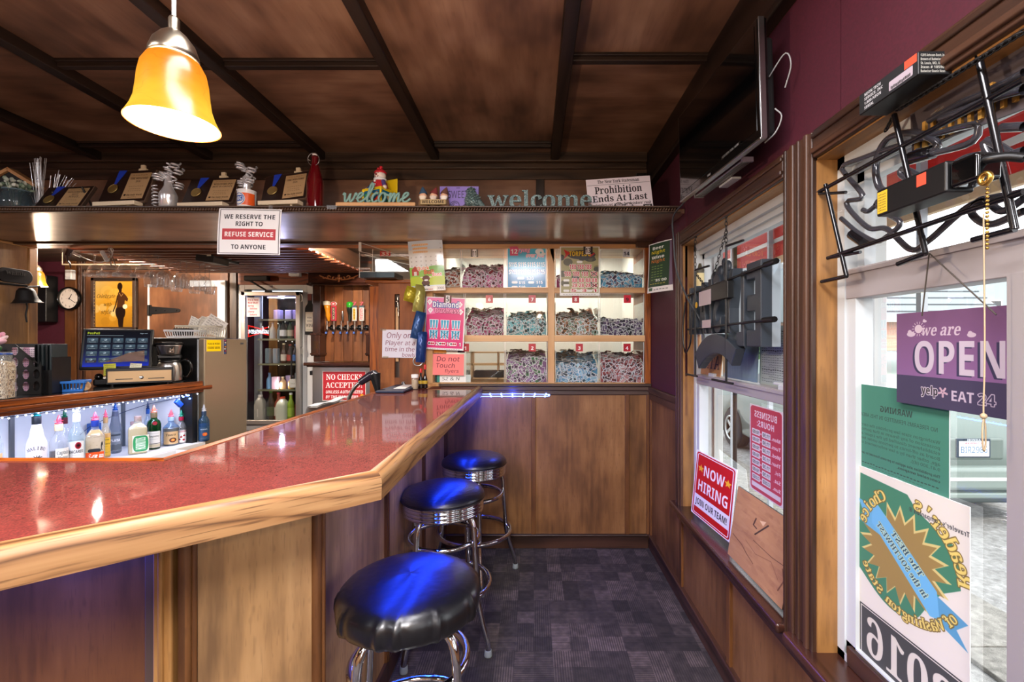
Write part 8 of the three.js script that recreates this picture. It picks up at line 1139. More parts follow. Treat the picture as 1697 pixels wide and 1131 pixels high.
  const chain = (p, q, n, r = 0.0075) => { const A = V(...p), B = V(...q), g = []; for (let i = 0; i < n; i++) { const c = A.clone().lerp(B, (i + 0.5) / n), o = torus(r, 0.0016, 12, 5).scale(0.75, 1.25, 1); if (i % 2) o.rotateY(PI / 2); o.applyQuaternion(new THREE.Quaternion().setFromUnitVectors(V(0, 1, 0), B.clone().sub(A).normalize())); g.push(o.translate(c.x, c.y, c.z)); } return g; };
  add('hanging_chain', [...chain([0.12, 0.3, 0.03], [0.12, 0.46, 0.03], 9), ...chain([L * 0.62, 0.34, 0.03], [L * 0.62, 0.47, 0.03], 8), ...chain([L * 0.45, 0.24, 0.03], [L * 0.62, 0.4, 0.03], 12), ...chain([0.13, 0.28, 0.03], [0.28, 0.2, 0.04], 10), bk([0.12, 0.455, 0.03], [0.12, 0.47, 0.0]), tube([[L * 0.62, 0.46, 0.03], [L * 0.63, 0.48, 0.03], [L * 0.615, 0.5, 0.02], [L * 0.62, 0.51, 0]], 0.003, 12, 5)], M.iron);
  const bc = mesh('wooden_pole', rod([0.835, 1.25, -2.28], [0.835, 1.68, -2.305], 0.009, 10), M.pine); tag(bc, 'slim pale wooden pole standing in the far window corner', 'pole'); const bc2 = thing('caulk_tube', 'cream tube with dark collar hung in the far window top corner', 'tube', [0.842, 1.63, -2.3]); mesh('tube_body', lathe([[0, 0], [0.02, 0], [0.021, 0.1], [0, 0.1]], 18), paint(0xd8c894), bc2); mesh('tube_nozzle', lathe([[0.02, 0.1], [0.021, 0.115], [0.01, 0.13], [0.006, 0.15], [0, 0.15]], 16), paint(0x4c4838), bc2);

  // sheets standing against the glass of window 1
  const onX = (name, label, cat, p, d0, d1, y0, y1, X, kind, lean = 0, edge = M.paper, tk = 0.002, turn = 0) => { const m = sheet(name, Math.abs(d1 - d0), y1 - y0, tk, p, { kind, edge }); m.position.set(X, y0, -(d0 + d1) / 2); m.rotation.order = 'YXZ'; m.rotation.y = -PI / 2 + turn; m.rotation.x = -lean; return tag(m, label, cat); };
  const W1X = WR + 0.095, Yo = (py, d) => 1.38 - (py - 568) * d / 754;
  const atn = print(110, 110, (c, w, h) => { fill(c, '#b88858', 0, 0, w, h); for (let i = 0; i < 40; i++) fill(c, '#a87848', hash(i, 1, 7) * w, hash(i, 2, 7) * h, 20, 1.5); c.translate(w, 0); c.scale(-1, 1); txt(c, 'ATN', 52, 86, 66, { color: '#4c3c34', w: 86, fam: 'serif' }); });
  onX('cardboard_sign', 'small brown sign with reversed letters standing on the far window rail', 'sign', atn, winX(1193, W1X - 0.03), winX(1161, W1X - 0.03), 1.222, 1.37, W1X - 0.03, 'paper', 0.12, M.pine, 0.004);
  const bl = print(60, 80, (c, w, h) => { fill(c, '#647c8c', 0, 0, w, h); for (let i = 0; i < 60; i++) { c.globalAlpha = 0.15; fill(c, '#8ca4ac', hash(i, 1, 4) * w, hash(i, 2, 4) * h, 1.5, 26); } c.globalAlpha = 1; });
  onX('blue_panel', 'plain blue-grey board with two holes leaning on the far window rail', 'board', bl, winX(1254, W1X - 0.02), winX(1203, W1X - 0.02), 1.225, 1.43, W1X - 0.02, 'gloss', 0.05, paint(0x5c7484), 0.003);
  const lt = print(120, 200, mirrorX((c, w, h) => { fill(c, '#b4c0bc', 0, 0, w, h); for (let i = 0; i < 22; i++) scrawl(c, i % 8 === 0 ? '#2c3434' : '#5c6868', i % 8 === 0 ? 3.4 : 2, 8, 20 + i * 8, 104 - 30 * (i % 5 === 4), 12); }));
  onX('printed_notice', 'pale printed notice seen from behind, taped to the upper far window', 'notice', lt, winX(1310, W1X), winX(1259, W1X), 1.22, 1.44, W1X, 'thin');
  const hrs = print(150, 300, mirrorX((c, w, h) => { fill(c, '#e8dce0', 0, 0, w, h); rrect(c, '#c82848', 5, 5, w - 10, h - 10, 12); txt(c, 'BUSINESS', w / 2, 42, 30, { color: '#f4e8ec', w: 104 }); txt(c, 'HOURS:', w / 2, 72, 28, { color: '#f4e8ec', w: 80 }); ['Mon.', 'Tues.', 'Wed.', 'Thur.', 'Fri.', 'Sat.', 'Sun.'].forEach((d, i) => { const y = 84 + i * 26; txt(c, d, 10, y + 18, 16, { color: '#f4e8ec', align: 'left' }); fill(c, '#e8e4e4', 52, y, 38, 20); fill(c, '#e8e4e4', 100, y, 38, 20); txt(c, i === 6 ? 'CLOSED' : '11:30', 71, y + 16, 16, { color: '#333', w: 32 }); txt(c, i === 6 ? 'CLOSED' : '10:00', 119, y + 16, 16, { color: '#333', w: 32 }); txt(c, 'to', 95, y + 14, 9, { color: '#f4e8ec' }); }); fill(c, '#e4dcdc', 10, 268, w - 20, 16); }));
  onX('hours_sign', 'red business hours sign seen reversed in the lower far window', 'sign', hrs, winX(1300, W1X - 0.04), winX(1245, W1X - 0.04), 0.82, 1.145, W1X - 0.045, 'thin');
  const nh = print(230, 330, (c, w, h) => { fill(c, '#f0ecec', 0, 0, w, h); rrect(c, '#c8141c', 6, 6, w - 12, h - 12, 14); rrect(c, '#f2f0f0', 12, 12, w - 24, h - 24, 10); rrect(c, '#c8141c', 16, 16, w - 32, h - 32, 8); fill(c, '#f0eef0', 16, 220, w - 32, 64); const star = (x, y, r) => poly(c, '#f4b830', [...Array(10)].map((_, i) => { const a = -PI / 2 + i * PI / 5, q = i % 2 ? r * 0.42 : r; return [x + q * Math.cos(a), y + q * Math.sin(a)]; })); star(38, 84, 21); star(194, 84, 21); txt(c, 'NOW', w / 2, 112, 72, { color: '#f6eef0', w: 122 }); txt(c, 'HIRING', w / 2, 196, 76, { color: '#f6eef0', w: 178 }); txt(c, 'JOIN OUR TEAM!', w / 2, 268, 42, { color: '#1c1418', w: 182 }); });
  onX('hiring_sign', 'red NOW HIRING JOIN OUR TEAM sign standing on the far window sill', 'sign', nh, 2.235, 1.875, 0.552, 0.855, 0.792, 'gloss', 0.1, M.paper, 0.004, 0.1);
  const cb = print(200, 260, (c, w, h) => { fill(c, '#b08054', 0, 0, w, h); for (let i = 0; i < 140; i++) { c.globalAlpha = 0.12; disc(c, i % 2 ? '#7c5030' : '#cca070', hash(i, 1, 3) * w, hash(i, 2, 3) * h, 4 + hash(i, 3, 3) * 22, 2 + hash(i, 4, 3) * 8); } c.globalAlpha = 1; line(c, '#3c2818', 4, [[126, 60], [88, 118]]); line(c, '#4c3020', 4, [[84, 66], [78, 92], [90, 96]]); line(c, '#5c3820', 2, [[86, 140], [150, 144], [190, 138]]); line(c, '#6c4428', 3, [[10, 176], [50, 186], [70, 200], [96, 212]]); line(c, '#6c4428', 3, [[184, 150], [192, 180], [180, 220]]); poly(c, '#d8b488', [[96, 64], [118, 54], [110, 74]]); line(c, '#8c5c3c', 2, [[60, 160], [100, 176], [150, 158], [176, 190]]); });
  const cbm = onX('cardboard_sheet', 'torn brown backing board leaning on the far window sill', 'board', cb, 1.8, 1.42, 0.545, 0.815, 0.772, 'paper', 0.16, paint(0x30281f), 0.008, 0.02);

  // OPEN sign, notice and poster hung in window 2
  const W2X = WR + 0.06;
  const op = print(400, 330, (c, w, h) => { fill(c, '#8a5a94', 0, 0, w, h); const gr = c.createLinearGradient(0, 0, 0, 220); gr.addColorStop(0, '#7c4c78'); gr.addColorStop(1, '#94649c'); c.fillStyle = gr; c.fillRect(0, 0, w, 226); fill(c, '#3c3058', 0, 226, w, 104); txt(c, 'we are', 170, 84, 52, { color: '#e4d0dc', skew: 0.2, w: 140, fam: 'serif' }); for (const [x, y, s] of [[62, 78, 17], [116, 34, 8], [276, 84, 14]]) { disc(c, '#e0ccd8', x, y, s, s * 0.55); disc(c, '#e0ccd8', x - s * 0.3, y - s * 0.4, s * 0.5); } disc(c, '#e4d0d8', 92, 60, 15); for (let i = 0; i < 14; i++) { const a = i / 14 * TAU; line(c, '#e4d0d8', 2.5, [[92 + 19 * Math.cos(a), 60 + 19 * Math.sin(a)], [92 + 25 * Math.cos(a), 60 + 25 * Math.sin(a)]]); }
    for (const [dx, k] of [[-8, '#2c2450'], [0, '#ddd0dc']]) txt(c, 'OPEN', 226 + dx, 212 + (dx ? 4 : 0), 152, { color: k, w: 312 }); txt(c, 'yelp', 134, 286, 40, { color: '#1c1420', stroke: '#d8ccd8', lw: 6, w: 62 }); for (let i = 0; i < 5; i++) { const a = i / 5 * TAU + 0.3; line(c, '#d8b4c4', 7, [[182 + 5 * Math.cos(a), 272 + 5 * Math.sin(a)], [182 + 15 * Math.cos(a), 272 + 15 * Math.sin(a)]]); } txt(c, 'EAT', 246, 296, 46, { color: '#d8c8d8', w: 76 }); txt(c, '24', 320, 296, 46, { color: '#3c3058', stroke: '#d8c8d8', lw: 5, w: 52 }); });
  onX('open_sign', 'purple we are OPEN card sign hanging on strings in the near window', 'sign', op, winX(1486, W2X - 0.009), 0.79, 1.243, 1.446, W2X - 0.009, 'thin', 0, paint(0x8c6c94), 0.003);
  const wr = print(260, 280, mirrorX((c, w, h) => { fill(c, '#3c8c74', 0, 0, w, h); txt(c, 'WARNING', w / 2, 82, 26, { color: '#16382e', w: 90 }); txt(c, 'NO FIREARMS PERMITTED IN THIS AREA', w / 2, 108, 17, { color: '#16382e', w: 210, font: 'normal' }); ['Washington state law prohibits the carrying or', 'possession of any firearm in that portion of an', 'establishment classified by the Liquor and Cannabis', 'Board as off-limits to persons under twenty-one years of', 'age, other than by a law enforcement officer (RCW', '9.41.300 (d)).'].forEach((s, i) => txt(c, s, 20, 140 + i * 15, 12, { color: '#1c4438', font: 'normal', align: 'left' })); txt(c, 'This prohibition also applies to persons licensed to carry', 20, 234, 11, { color: '#102c24', align: 'left', w: 220 }); txt(c, 'concealed weapons.', 20, 247, 11, { color: '#102c24', align: 'left' }); scrawl(c, '#1c4438', 3, 24, 264, 210, 24); scrawl(c, '#2c6450', 1.5, 60, 274, 150, 16); }));
  onX('firearms_notice', 'green reversed WARNING no firearms notice taped in the near window', 'notice', wr, winX(1412, W2X), winX(1569, W2X), 1.06, 1.272, W2X + 0.005, 'thin');
  const rc = print(320, 560, mirrorX((c, w, h) => {
    fill(c, '#ebe6da', 0, 0, w, h); c.fillStyle = '#3c8c68'; c.beginPath(); c.moveTo(40, 60); c.lineTo(150, 30); c.lineTo(310, 20); c.lineTo(318, 300); c.bezierCurveTo(270, 330, 220, 380, 150, 350); c.bezierCurveTo(110, 330, 120, 300, 60, 230); c.lineTo(20, 200); c.closePath(); c.fill(); poly(c, '#ebe6da', [[0, 0], [180, 0], [130, 60], [70, 90], [0, 120]]); disc(c, '#3c8c68', 60, 150, 40, 54);
    const sun = []; for (let i = 0; i < 40; i++) { const a = i / 40 * TAU, r = i % 2 ? 96 : 136; sun.push([176 + r * Math.cos(a) * 1.0, 198 + r * Math.sin(a) * 0.98]); } poly(c, '#e4d488', sun); const s2 = []; for (let i = 0; i < 40; i++) { const a = i / 40 * TAU, r = i % 2 ? 90 : 126; s2.push([178 + r * Math.cos(a), 202 + r * Math.sin(a) * 0.98]); } poly(c, '#a88c44', s2);
    const ribbon = (k, p) => poly(c, k, p); ribbon('#5ca8cc', [[4, 268], [92, 240], [92, 300], [4, 330], [30, 296]]); ribbon('#6cb8dc', [[232, 116], [318, 96], [300, 130], [318, 160], [232, 176]]); ribbon('#74c0e4', [[76, 236], [250, 90], [268, 92], [268, 150], [94, 306], [70, 300]]);
    c.save(); c.translate(168, 196); c.rotate(-0.7); txt(c, 'The BEST', 0, -8, 24, { color: '#1c4860', fam: 'serif', w: 112, stroke: '#d8e8c0', lw: 3 }); txt(c, 'in the SOUTHWEST', 0, 20, 24, { color: '#1c4860', fam: 'serif', w: 190, stroke: '#d8e8c0', lw: 3 }); c.restore();
    const arcT = (s, cx, cy, r, a0, st, sz, inv) => [...s].forEach((ch, i) => { const a = a0 + i * st; c.save(); c.translate(cx + r * Math.cos(a), cy + r * Math.sin(a)); c.rotate(a + (inv ? -PI / 2 : PI / 2)); txt(c, ch, 0, 0, sz, { color: '#f0dc78', stroke: '#7c6420', lw: 5, fam: 'serif' }); c.restore(); });
    arcT("Reader's", 172, 200, 146, -PI * 0.95, 0.16, 48); arcT('Choice', 156, 190, 136, -1.02, 0.15, 40); arcT('of Washington State', 166, 200, 158, 2.6, -0.112, 32, true); txt(c, "Traveler's Companion ®", 76, 70, 16, { color: '#333', skew: 0, w: 150 });
    fill(c, '#ebe6da', 0, 396, w, 170); fill(c, '#3c3c3a', 8, 404, w - 16, 150); fill(c, '#ebe6da', 12, 408, w - 24, 142); fill(c, '#3c3c3a', 15, 411, w - 30, 136); txt(c, '2016', w / 2, 536, 150, { color: '#e8e2d4', w: 262, fam: 'serif' });
  }));
  onX('award_poster', "reversed Reader's Choice 2016 award poster in the near window", 'poster', rc, winX(1422, W2X), winX(1607, W2X), 0.575, 1.06, W2X, 'thin');
  // strings and pull cord
  for (const [a, b, l] of [[[1540, 420], [1528, 524], 'thin dark string holding the purple OPEN sign, left one'], [[1540, 420], [1651, 522], 'thin dark string holding the purple OPEN sign, right one']]) { const P = (p, X) => { const d = winX(p[0], X); return [X, Yo(p[1], d), -d]; }; const s = mesh('sign_string', rod(P(a, W2X - 0.045), P(b, W2X - 0.035), 0.0014, 5), paint(0x3c342c)); tag(s, l, 'string'); }
  { const d = winX(1630, W2X - 0.09), X = W2X - 0.09, c = thing('pull_cord', 'thin beige pull cord with a knotted loop hanging before the OPEN sign', 'cord', [X, Yo(690, d), -d]); mesh('cord', tube([[0, 0.34, 0], [0.001, 0.12, 0.001], [0, 0.02, 0], [0, 0, 0]], 0.0013, 30, 5), paint(0xb09c7c), c); mesh('knot', ball(0.005, 0, 0, 0, 8, 6), paint(0xb09c7c), c); mesh('cord_loop', tube([[0, 0, 0], [-0.004, -0.03, 0.002], [0, -0.058, 0], [0.006, -0.05, -0.003], [0.003, -0.02, 0], [0, 0, 0]], 0.0014, 30, 5), paint(0xb09c7c), c); }
  const wblk = thing('sill_block', 'brown wood strip wedged at the near window bottom', 'wood strip', [WR + 0.05, 0.531, -1.0]); mesh('strip', bx(-0.012, 0.012, 0, 0.05, -0.2, 0.22, 'z', 0.003), M.trimRed, wblk);

  // neon sign hung in the top of window 2, seen from behind
  const n = thing('neon_sign', 'unlit black-framed neon sign with looping tubes seen from behind in the near window', 'neon sign', [0, 0, 0]); const NX = WR - 0.005;
  const Q = (px, py, off = 0) => { const X = NX + off, d = winX(px, X); return V(X, Yo(py, d), -d); };
  const fr = (a, b, r = 0.0055, off = 0) => rod(Q(...a, off), Q(...b, off), r, 8);
  const blk = phy({ color: 0x101014, roughness: 0.2, clearcoat: 0.5 });
  mesh('sign_frame', [fr([1350, 322], [1697, 132]), fr([1372, 428], [1697, 318]), fr([1368, 306], [1403, 458]), fr([1403, 458], [1362, 467]), fr([1482, 190], [1534, 420]), fr([1534, 420], [1488, 438]), fr([1611, 42], [1682, 380], 0.006), fr([1682, 380], [1612, 398]), fr([1350, 322], [1402, 319], 0.004), fr([1374, 428], [1426, 418], 0.004), fr([1611, 42], [1690, 42], 0.005), fr([1440, 185], [1697, 30], 0.004, 0.01)], blk, n);
  const TX = NX - 0.045;
  mesh('transformer', bx(TX - 0.025, TX + 0.025, 1.64, 1.695, -0.945, -0.785, 'z', 0.004), M.black, n);
  mesh('transformer_cap', bx(TX - 0.02, TX + 0.022, 1.645, 1.69, -0.785, -0.735, 'z', 0.006), M.blackGloss, n);
  const lb = print(60, 60, (c, w, h) => { fill(c, '#c8a420', 0, 0, w, h); for (let i = 0; i < 7; i++) scrawl(c, '#3c3008', 2, 8, 12 + i * 7, 44, 5); }), xx = TX - 0.0255;
  mesh('yellow_label', plane(0.026, 0.044, lb).rotateY(-PI / 2).translate(xx, 1.667, -0.928), printMat(lb), n); mesh('orange_label', bx(xx, xx + 0.001, 1.668, 1.69, -0.845, -0.825), paint(0xe84c34), n);
  const tp = print(200, 56, (c, w, h) => { fill(c, '#101216', 0, 0, w, h); ['NEON TECH', 'SERVICE, INC', '1-800-NEON', 'SERIAL'].forEach((q, i) => txt(c, q, 20, 14 + i * 12, 11, { color: '#c8c8cc', align: 'left' })); rrect(c, '#a89ca8', 110, 24, 76, 24, 3); scrawl(c, '#222', 7, 116, 42, 64, 14); fill(c, '#e8492c', 160, 2, 38, 20); }), te = print(120, 70, (c, w, h) => { fill(c, '#101216', 0, 0, w, h); ['©2015 Anheuser-Busch, Inc', 'Brewers of Budweiser® Beer', 'St. Louis, MO, U.S.A.', 'Item # 1059050', 'Budweiser Bowtie Neon'].forEach((q, i) => txt(c, q, 6, 16 + i * 12, 11, { color: '#d4d4c8', align: 'left', w: 90 + 12 * (i % 2) })); });
  const UX = 0.715; mesh('upper_transformer', bx(UX, UX + 0.062, 1.878, 1.922, -1.0, -0.845, 'z', 0.003), M.black, n); mesh('transformer_print', plane(0.15, 0.042, tp).rotateY(-PI / 2).translate(UX - 0.0006, 1.9, -0.922), printMat(tp), n); mesh('end_print', plane(0.06, 0.042, te).translate(UX + 0.031, 1.9, -0.8444), printMat(te), n);
  mesh('mounting_plate', bx(UX + 0.062, UX + 0.085, 1.885, 1.93, -0.86, -0.84, 'y', 0.003), M.black, n);
  // tubes: bow-tie outline and script, mirrored because this is the back
  const glassTube = phy({ color: 0x34343a, roughness: 0.12, clearcoat: 0.8 }), o2 = 0.03;
  const run = (pts, r = 0.0065, n2 = 40) => tube(pts.map((p) => Q(p[0], p[1], o2)), r, n2, 9);
  mesh('neon_tube', run([[1402, 290], [1396, 276], [1430, 262], [1500, 238], [1604, 208], [1622, 214], [1606, 238], [1540, 256]]), glassTube, n);
  mesh('neon_tube', run([[1404, 292], [1430, 326], [1404, 334], [1410, 350], [1440, 378], [1470, 380], [1510, 414], [1540, 398], [1610, 340], [1697, 318]], 0.0065, 60), glassTube, n);
  mesh('neon_tube', run([[1476, 322], [1456, 308], [1452, 270], [1470, 232], [1510, 220], [1548, 232], [1550, 248], [1520, 252]], 0.008, 50), glassTube, n);
  mesh('neon_tube', run([[1394, 362], [1420, 384], [1450, 400], [1470, 392], [1492, 370], [1470, 354], [1452, 338], [1460, 332], [1440, 350], [1430, 348]], 0.006, 60), glassTube, n);
  mesh('neon_tube', run([[1520, 305], [1494, 290], [1496, 280], [1520, 290], [1545, 310], [1560, 290], [1600, 262], [1640, 258], [1660, 270], [1640, 282], [1615, 282]], 0.0065, 60), glassTube, n);
  mesh('neon_tube', run([[1697, 250], [1650, 262], [1632, 240], [1640, 234], [1680, 258], [1697, 262]], 0.0075, 30), glassTube, n); mesh('neon_tube', run([[1560, 196], [1600, 182], [1660, 158], [1697, 148]], 0.009, 24), glassTube, n); mesh('neon_tube', run([[1540, 200], [1590, 172], [1640, 150], [1697, 120]], 0.007, 24), glassTube, n); mesh('neon_tube', run([[1660, 212], [1697, 210]], 0.008, 8), glassTube, n); mesh('neon_tube', run([[1697, 330], [1660, 350], [1630, 330], [1610, 352], [1640, 372], [1697, 350]], 0.0065, 40), glassTube, n);
  for (const [a, b, c, d] of [[1404, 320, 1420, 317], [1383, 352, 1410, 348], [1440, 408, 1488, 400], [1560, 178, 1545, 190], [1486, 222, 1500, 232]]) mesh('tube_support', rod(Q(a, b, 0), Q(c, d, o2), 0.004, 6), M.glass, n); mesh('block_electrode', rod(Q(1510, 262, o2), Q(1546, 252, o2), 0.014, 10), blk, n); mesh('block_electrode', rod(Q(1412, 388, o2), Q(1432, 402, o2), 0.013, 10), blk, n);
  mesh('transformer_cord', tube([Q(1618, 268, -0.05), Q(1640, 264, -0.05), Q(1670, 260, -0.04), Q(1697, 262, -0.03)], 0.007, 20, 8), M.black, n); mesh('bead_chain', [...Array(18)].map((_, i) => { const q = Q(1636, 300, -0.07); return ball(0.0026, q.x, q.y - i * 0.0062, q.z, 6, 5); }), M.brass, n); mesh('brass_nut', torus(0.008, 0.004, 16, 8).rotateY(PI / 2).translate(...Q(1633, 296, -0.075).toArray()), M.brass, n);
  const cr = new THREE.Shape(); cr.moveTo(-0.16, -0.04); cr.lineTo(0.16, -0.04); cr.lineTo(0.18, 0.09); for (let i = 0; i < 5; i++) { const x = 0.18 - i * 0.072; cr.quadraticCurveTo(x - 0.018, 0.13, x - 0.036, 0.1); cr.quadraticCurveTo(x - 0.054, 0.07, x - 0.072, 0.09); } cr.lineTo(-0.16, -0.04); const crG = extrude(cr, 0.006); const q1 = Q(1640, 140, 0.05); mesh('crown_panel', crG.rotateY(-PI / 2).rotateX(0.1).translate(q1.x, q1.y - 0.03, q1.z), paint(0x4c4448, 0.6), n); mesh('gold_bars', [...Array(16)].map((_, i) => bx(-0.008, 0, -0.03, 0.015 + 0.01 * Math.sin(i), -0.15 + i * 0.02, -0.143 + i * 0.02).translate(q1.x - 0.004, q1.y - 0.03, q1.z)), paint(0xc09040, 0.5), n);
  mesh('hanging_chain', [...chain(Q(1488, 182, -0.02).toArray(), Q(1697, 52, -0.02).toArray(), 40, 0.006), ...chain(Q(1468, 216, 0.01).toArray(), Q(1482, 190, 0.01).toArray(), 6, 0.005)], M.iron, n);
}

// ---------- the street outside ----------
{
  const GY = -0.45, X = (px, d) => (px - 884) / 754 * d, Y = (py, d) => EYE - (py - 568) / 754 * d;
  const gravel = dataTex(512, 512, (u, v, i, j) => { const n = hash(i, j, 41), m = fbm(u * 30, v * 30, 42, 3, 30, 30), g = fbm(u * 5, v * 5, 43, 3, 5, 5), b = 138 + 60 * (m - 0.5) + 46 * (n - 0.5) + 24 * (g - 0.5); return [b + 2, b + 2, b]; });
  const gt = gravel.clone(); gt.repeat.set(1, 1); const road = mesh('asphalt_ground', bx(0.95, 40, GY - 0.2, GY, -50, 8, 'z'), std({ map: gravel, roughness: 0.95, bumpMap: gravel, bumpScale: 0.004 })); road.userData = { kind: 'structure' };
  const kerb = struct('sidewalk'); for (let i = 0; i < 9; i++) mesh('paving_slab', bd(2.5, 3.15, GY, GY + 0.03, 0.5 + i * 1.1, 1.588 + i * 1.1, 'z', 0.006), std({ map: gravel, color: 0xf0ece4, roughness: 0.9 }), kerb);
  const wd = mesh('grass_tufts', [...Array(260)].map((_, i) => { const k = i % 2, x = k ? 2.0 + hash(i, 1, 6) * 1.2 : 2.6 + hash(i, 1, 6) * 0.9, d = k ? 6.9 + hash(i, 2, 6) * 0.35 : 3.6 + hash(i, 2, 6) * 1.4; return new THREE.ConeGeometry(0.007, 0.05 + 0.05 * hash(i, 3, 6), 3).rotateX((hash(i, 4, 6) - 0.5)).rotateZ(hash(i, 5, 6) - 0.5).translate(x, GY + 0.03, -d); }), paint(0x8c9c5c)); tag(wd, 'dry green grass tufts growing in the gravel by the window', 'grass', undefined, 'stuff');
  // porch: posts, canopy with red and white bands
  const cn = thing('entrance_canopy', 'red and white striped canopy on white posts over the windows', 'canopy', [0.95, 0, 0]);
  const red = phy({ color: 0xc8281c, roughness: 0.6, transmission: 0.35, thickness: 0 }), wht = paint(0xe8e6e0, 0.5);
  const P = [[0.0, 2.9], [0.13, 2.78], [0.3, 2.62], [0.36, 2.56], [0.6, 2.34], [0.66, 2.28], [0.75, 2.2]], mats = [red, wht, red, wht, red, wht];
  for (let i = 0; i + 1 < P.length; i++) { const [a, y0] = P[i], [b, y1] = P[i + 1], g = bx(0, Math.hypot(b - a, y1 - y0), -0.012, 0, -9, 0.5); g.rotateZ(Math.atan2(y1 - y0, b - a)).translate(a, y0, 0); mesh(mats[i] === red ? 'red_band' : 'white_band', g, mats[i], cn); }
  mesh('red_valance', bx(0.74, 0.755, 1.97, 2.2, -9, 0.5, 'z'), red, cn); mesh('white_trim', bx(0.735, 0.765, 2.075, 2.105, -9, 0.5, 'z', 0.004), wht, cn); mesh('cream_trim', bx(0.735, 0.765, 1.93, 1.975, -9, 0.5, 'z', 0.004), paint(0xd8b890), cn);
  for (const d of [1.3, 1.95, 2.6, 3.2, 3.8, 4.5]) mesh('canopy_post', bd(0.7, 0.73, GY + 0.002, 2.22, d - 0.012, d + 0.012), paint(0xb4bcc4, 0.4), cn);
  for (const [a, b, l] of [[1.58, 1.81, 'white boxed porch column just outside the near window'], [2.95, 3.28, 'white boxed porch column just outside the far window']]) { const t = thing('porch_column', l, 'column', [1.2, GY, -(a + b) / 2]), h = (b - a) / 2; mesh('column_shaft', bx(-0.03, 0.03, 0, 3.3, -h, h, 'y', 0.006), paint(0xdfe4e2, 0.5), t); mesh('column_batten', [bx(-0.04, -0.028, 0, 3.3, h - 0.07, h - 0.02, 'y', 0.003), bx(-0.04, -0.028, 0, 3.3, -h + 0.02, -h + 0.05, 'y', 0.003)], paint(0xe6eae8, 0.5), t); mesh('dark_joint', bx(-0.041, -0.039, 0.4, 3.2, -h + 0.055, -h + 0.06), M.black, t); }
  const ds = thing('downspout', 'dark metal downspout pole beyond the far window column', 'downspout', [1.35, GY, -3.05]); mesh('pipe', rod([0, 0, 0], [0, 2.9, 0], 0.014, 10), M.iron, ds);

  // parked crossover, rear towards the windows
  const body = phy({ color: 0x6c7a74, roughness: 0.3, metalness: 0.5, clearcoat: 0.8, clearcoatRoughness: 0.08 }), glassD = phy({ color: 0x101418, roughness: 0.05, clearcoat: 1 });
  const car = thing('parked_car', 'silver-green crossover car parked with its rear towards the window', 'car', [4.37, GY, -4.6]);
  { const side = new THREE.Shape(); // along depth: u = forward
    side.moveTo(0.02, 0.3); side.lineTo(0.0, 0.62); side.bezierCurveTo(0.02, 0.85, 0.05, 0.95, 0.1, 1.02); side.lineTo(0.3, 1.46); side.bezierCurveTo(0.4, 1.62, 0.7, 1.66, 1.2, 1.67); side.bezierCurveTo(1.9, 1.67, 2.3, 1.6, 2.5, 1.5); side.lineTo(3.15, 1.08); side.bezierCurveTo(3.6, 1.04, 4.1, 0.95, 4.22, 0.8); side.bezierCurveTo(4.34, 0.6, 4.3, 0.4, 4.24, 0.28); side.lineTo(3.78, 0.26); side.absarc(3.38, 0.34, 0.4, 0, PI, false); side.lineTo(1.2, 0.26); side.absarc(0.8, 0.34, 0.4, 0, PI, false); side.lineTo(0.02, 0.3);
    const g = extrude(side, 1.66, 0.06, 10).translate(0, 0, -0.83); g.rotateY(PI / 2); mesh('car_body', toCreasedNormals(g, 0.7), body, car);
    const win = shapeOf([[0.5, 1.08], [0.62, 1.46], [1.3, 1.56], [2.1, 1.5], [2.9, 1.1]]); for (const s of [-1, 1]) mesh('side_window', extrude(win, 0.01).rotateY(PI / 2).translate(s * 0.896 - (s > 0 ? 0 : 0.008), 0, 0), glassD, car);
    mesh('rear_window', bx(-0.62, 0.62, 0, 0.4, 0, 0.02, 'x', 0.03).rotateX(-0.42).translate(0, 1.05, -0.08), glassD, car);
    mesh('rear_bumper', [bx(-0.86, 0.86, 0.36, 0.6, -0.1, 0.12, 'x', 0.05), bx(-0.8, 0.8, 0.28, 0.34, -0.1, 0.1, 'x', 0.02)], phy({ color: 0x7c8a84, roughness: 0.32, clearcoat: 0.6 }), car); mesh('bumper_strip', bx(-0.84, 0.84, 0.46, 0.5, 0.08, 0.13, 'x', 0.015), paint(0xd4dcd8, 0.3), car); mesh('bumper_valance', bx(-0.8, 0.8, 0.24, 0.3, -0.1, 0.1, 'x', 0.02), paint(0x3c4444, 0.5), car);
    mesh('hatch_recess', bx(-0.32, 0.32, 0.66, 0.88, 0.02, 0.075, 'x', 0.03), phy({ color: 0x62706a, roughness: 0.35, clearcoat: 0.5 }), car); for (const s of [-1, 1]) mesh('tail_lamp', bx(s * 0.8 - 0.07, s * 0.8 + 0.07, 0.86, 1.2, -0.06, 0.07, 'y', 0.03), phy({ color: 0x9c1c1c, roughness: 0.15, clearcoat: 1 }), car);
    const lp = print(150, 80, (c, w, h) => { fill(c, '#e8ecf0', 0, 0, w, h); txt(c, 'WASHINGTON', w / 2, 16, 13, { color: '#a83848', w: 88 }); txt(c, 'BIR2986', w / 2, 62, 46, { color: '#285c88', w: 134, font: 'normal' }); }); mesh('plate_frame', bx(-0.17, 0.17, 0.685, 0.875, 0.07, 0.085, 'x', 0.01), paint(0x2c3c4c), car); mesh('number_plate', plane(0.3, 0.15, lp).translate(0, 0.775, 0.088), printMat(lp, 'gloss'), car); const hd = print(90, 18, (c, w, h) => { fill(c, '#2c3c4c', 0, 0, w, h); txt(c, 'HONDA', w / 2, 15, 17, { color: '#dfe6ea', w: 60, fam: 'serif' }); }); mesh('frame_print', plane(0.2, 0.026, hd).translate(0, 0.862, 0.0875), printMat(hd), car);
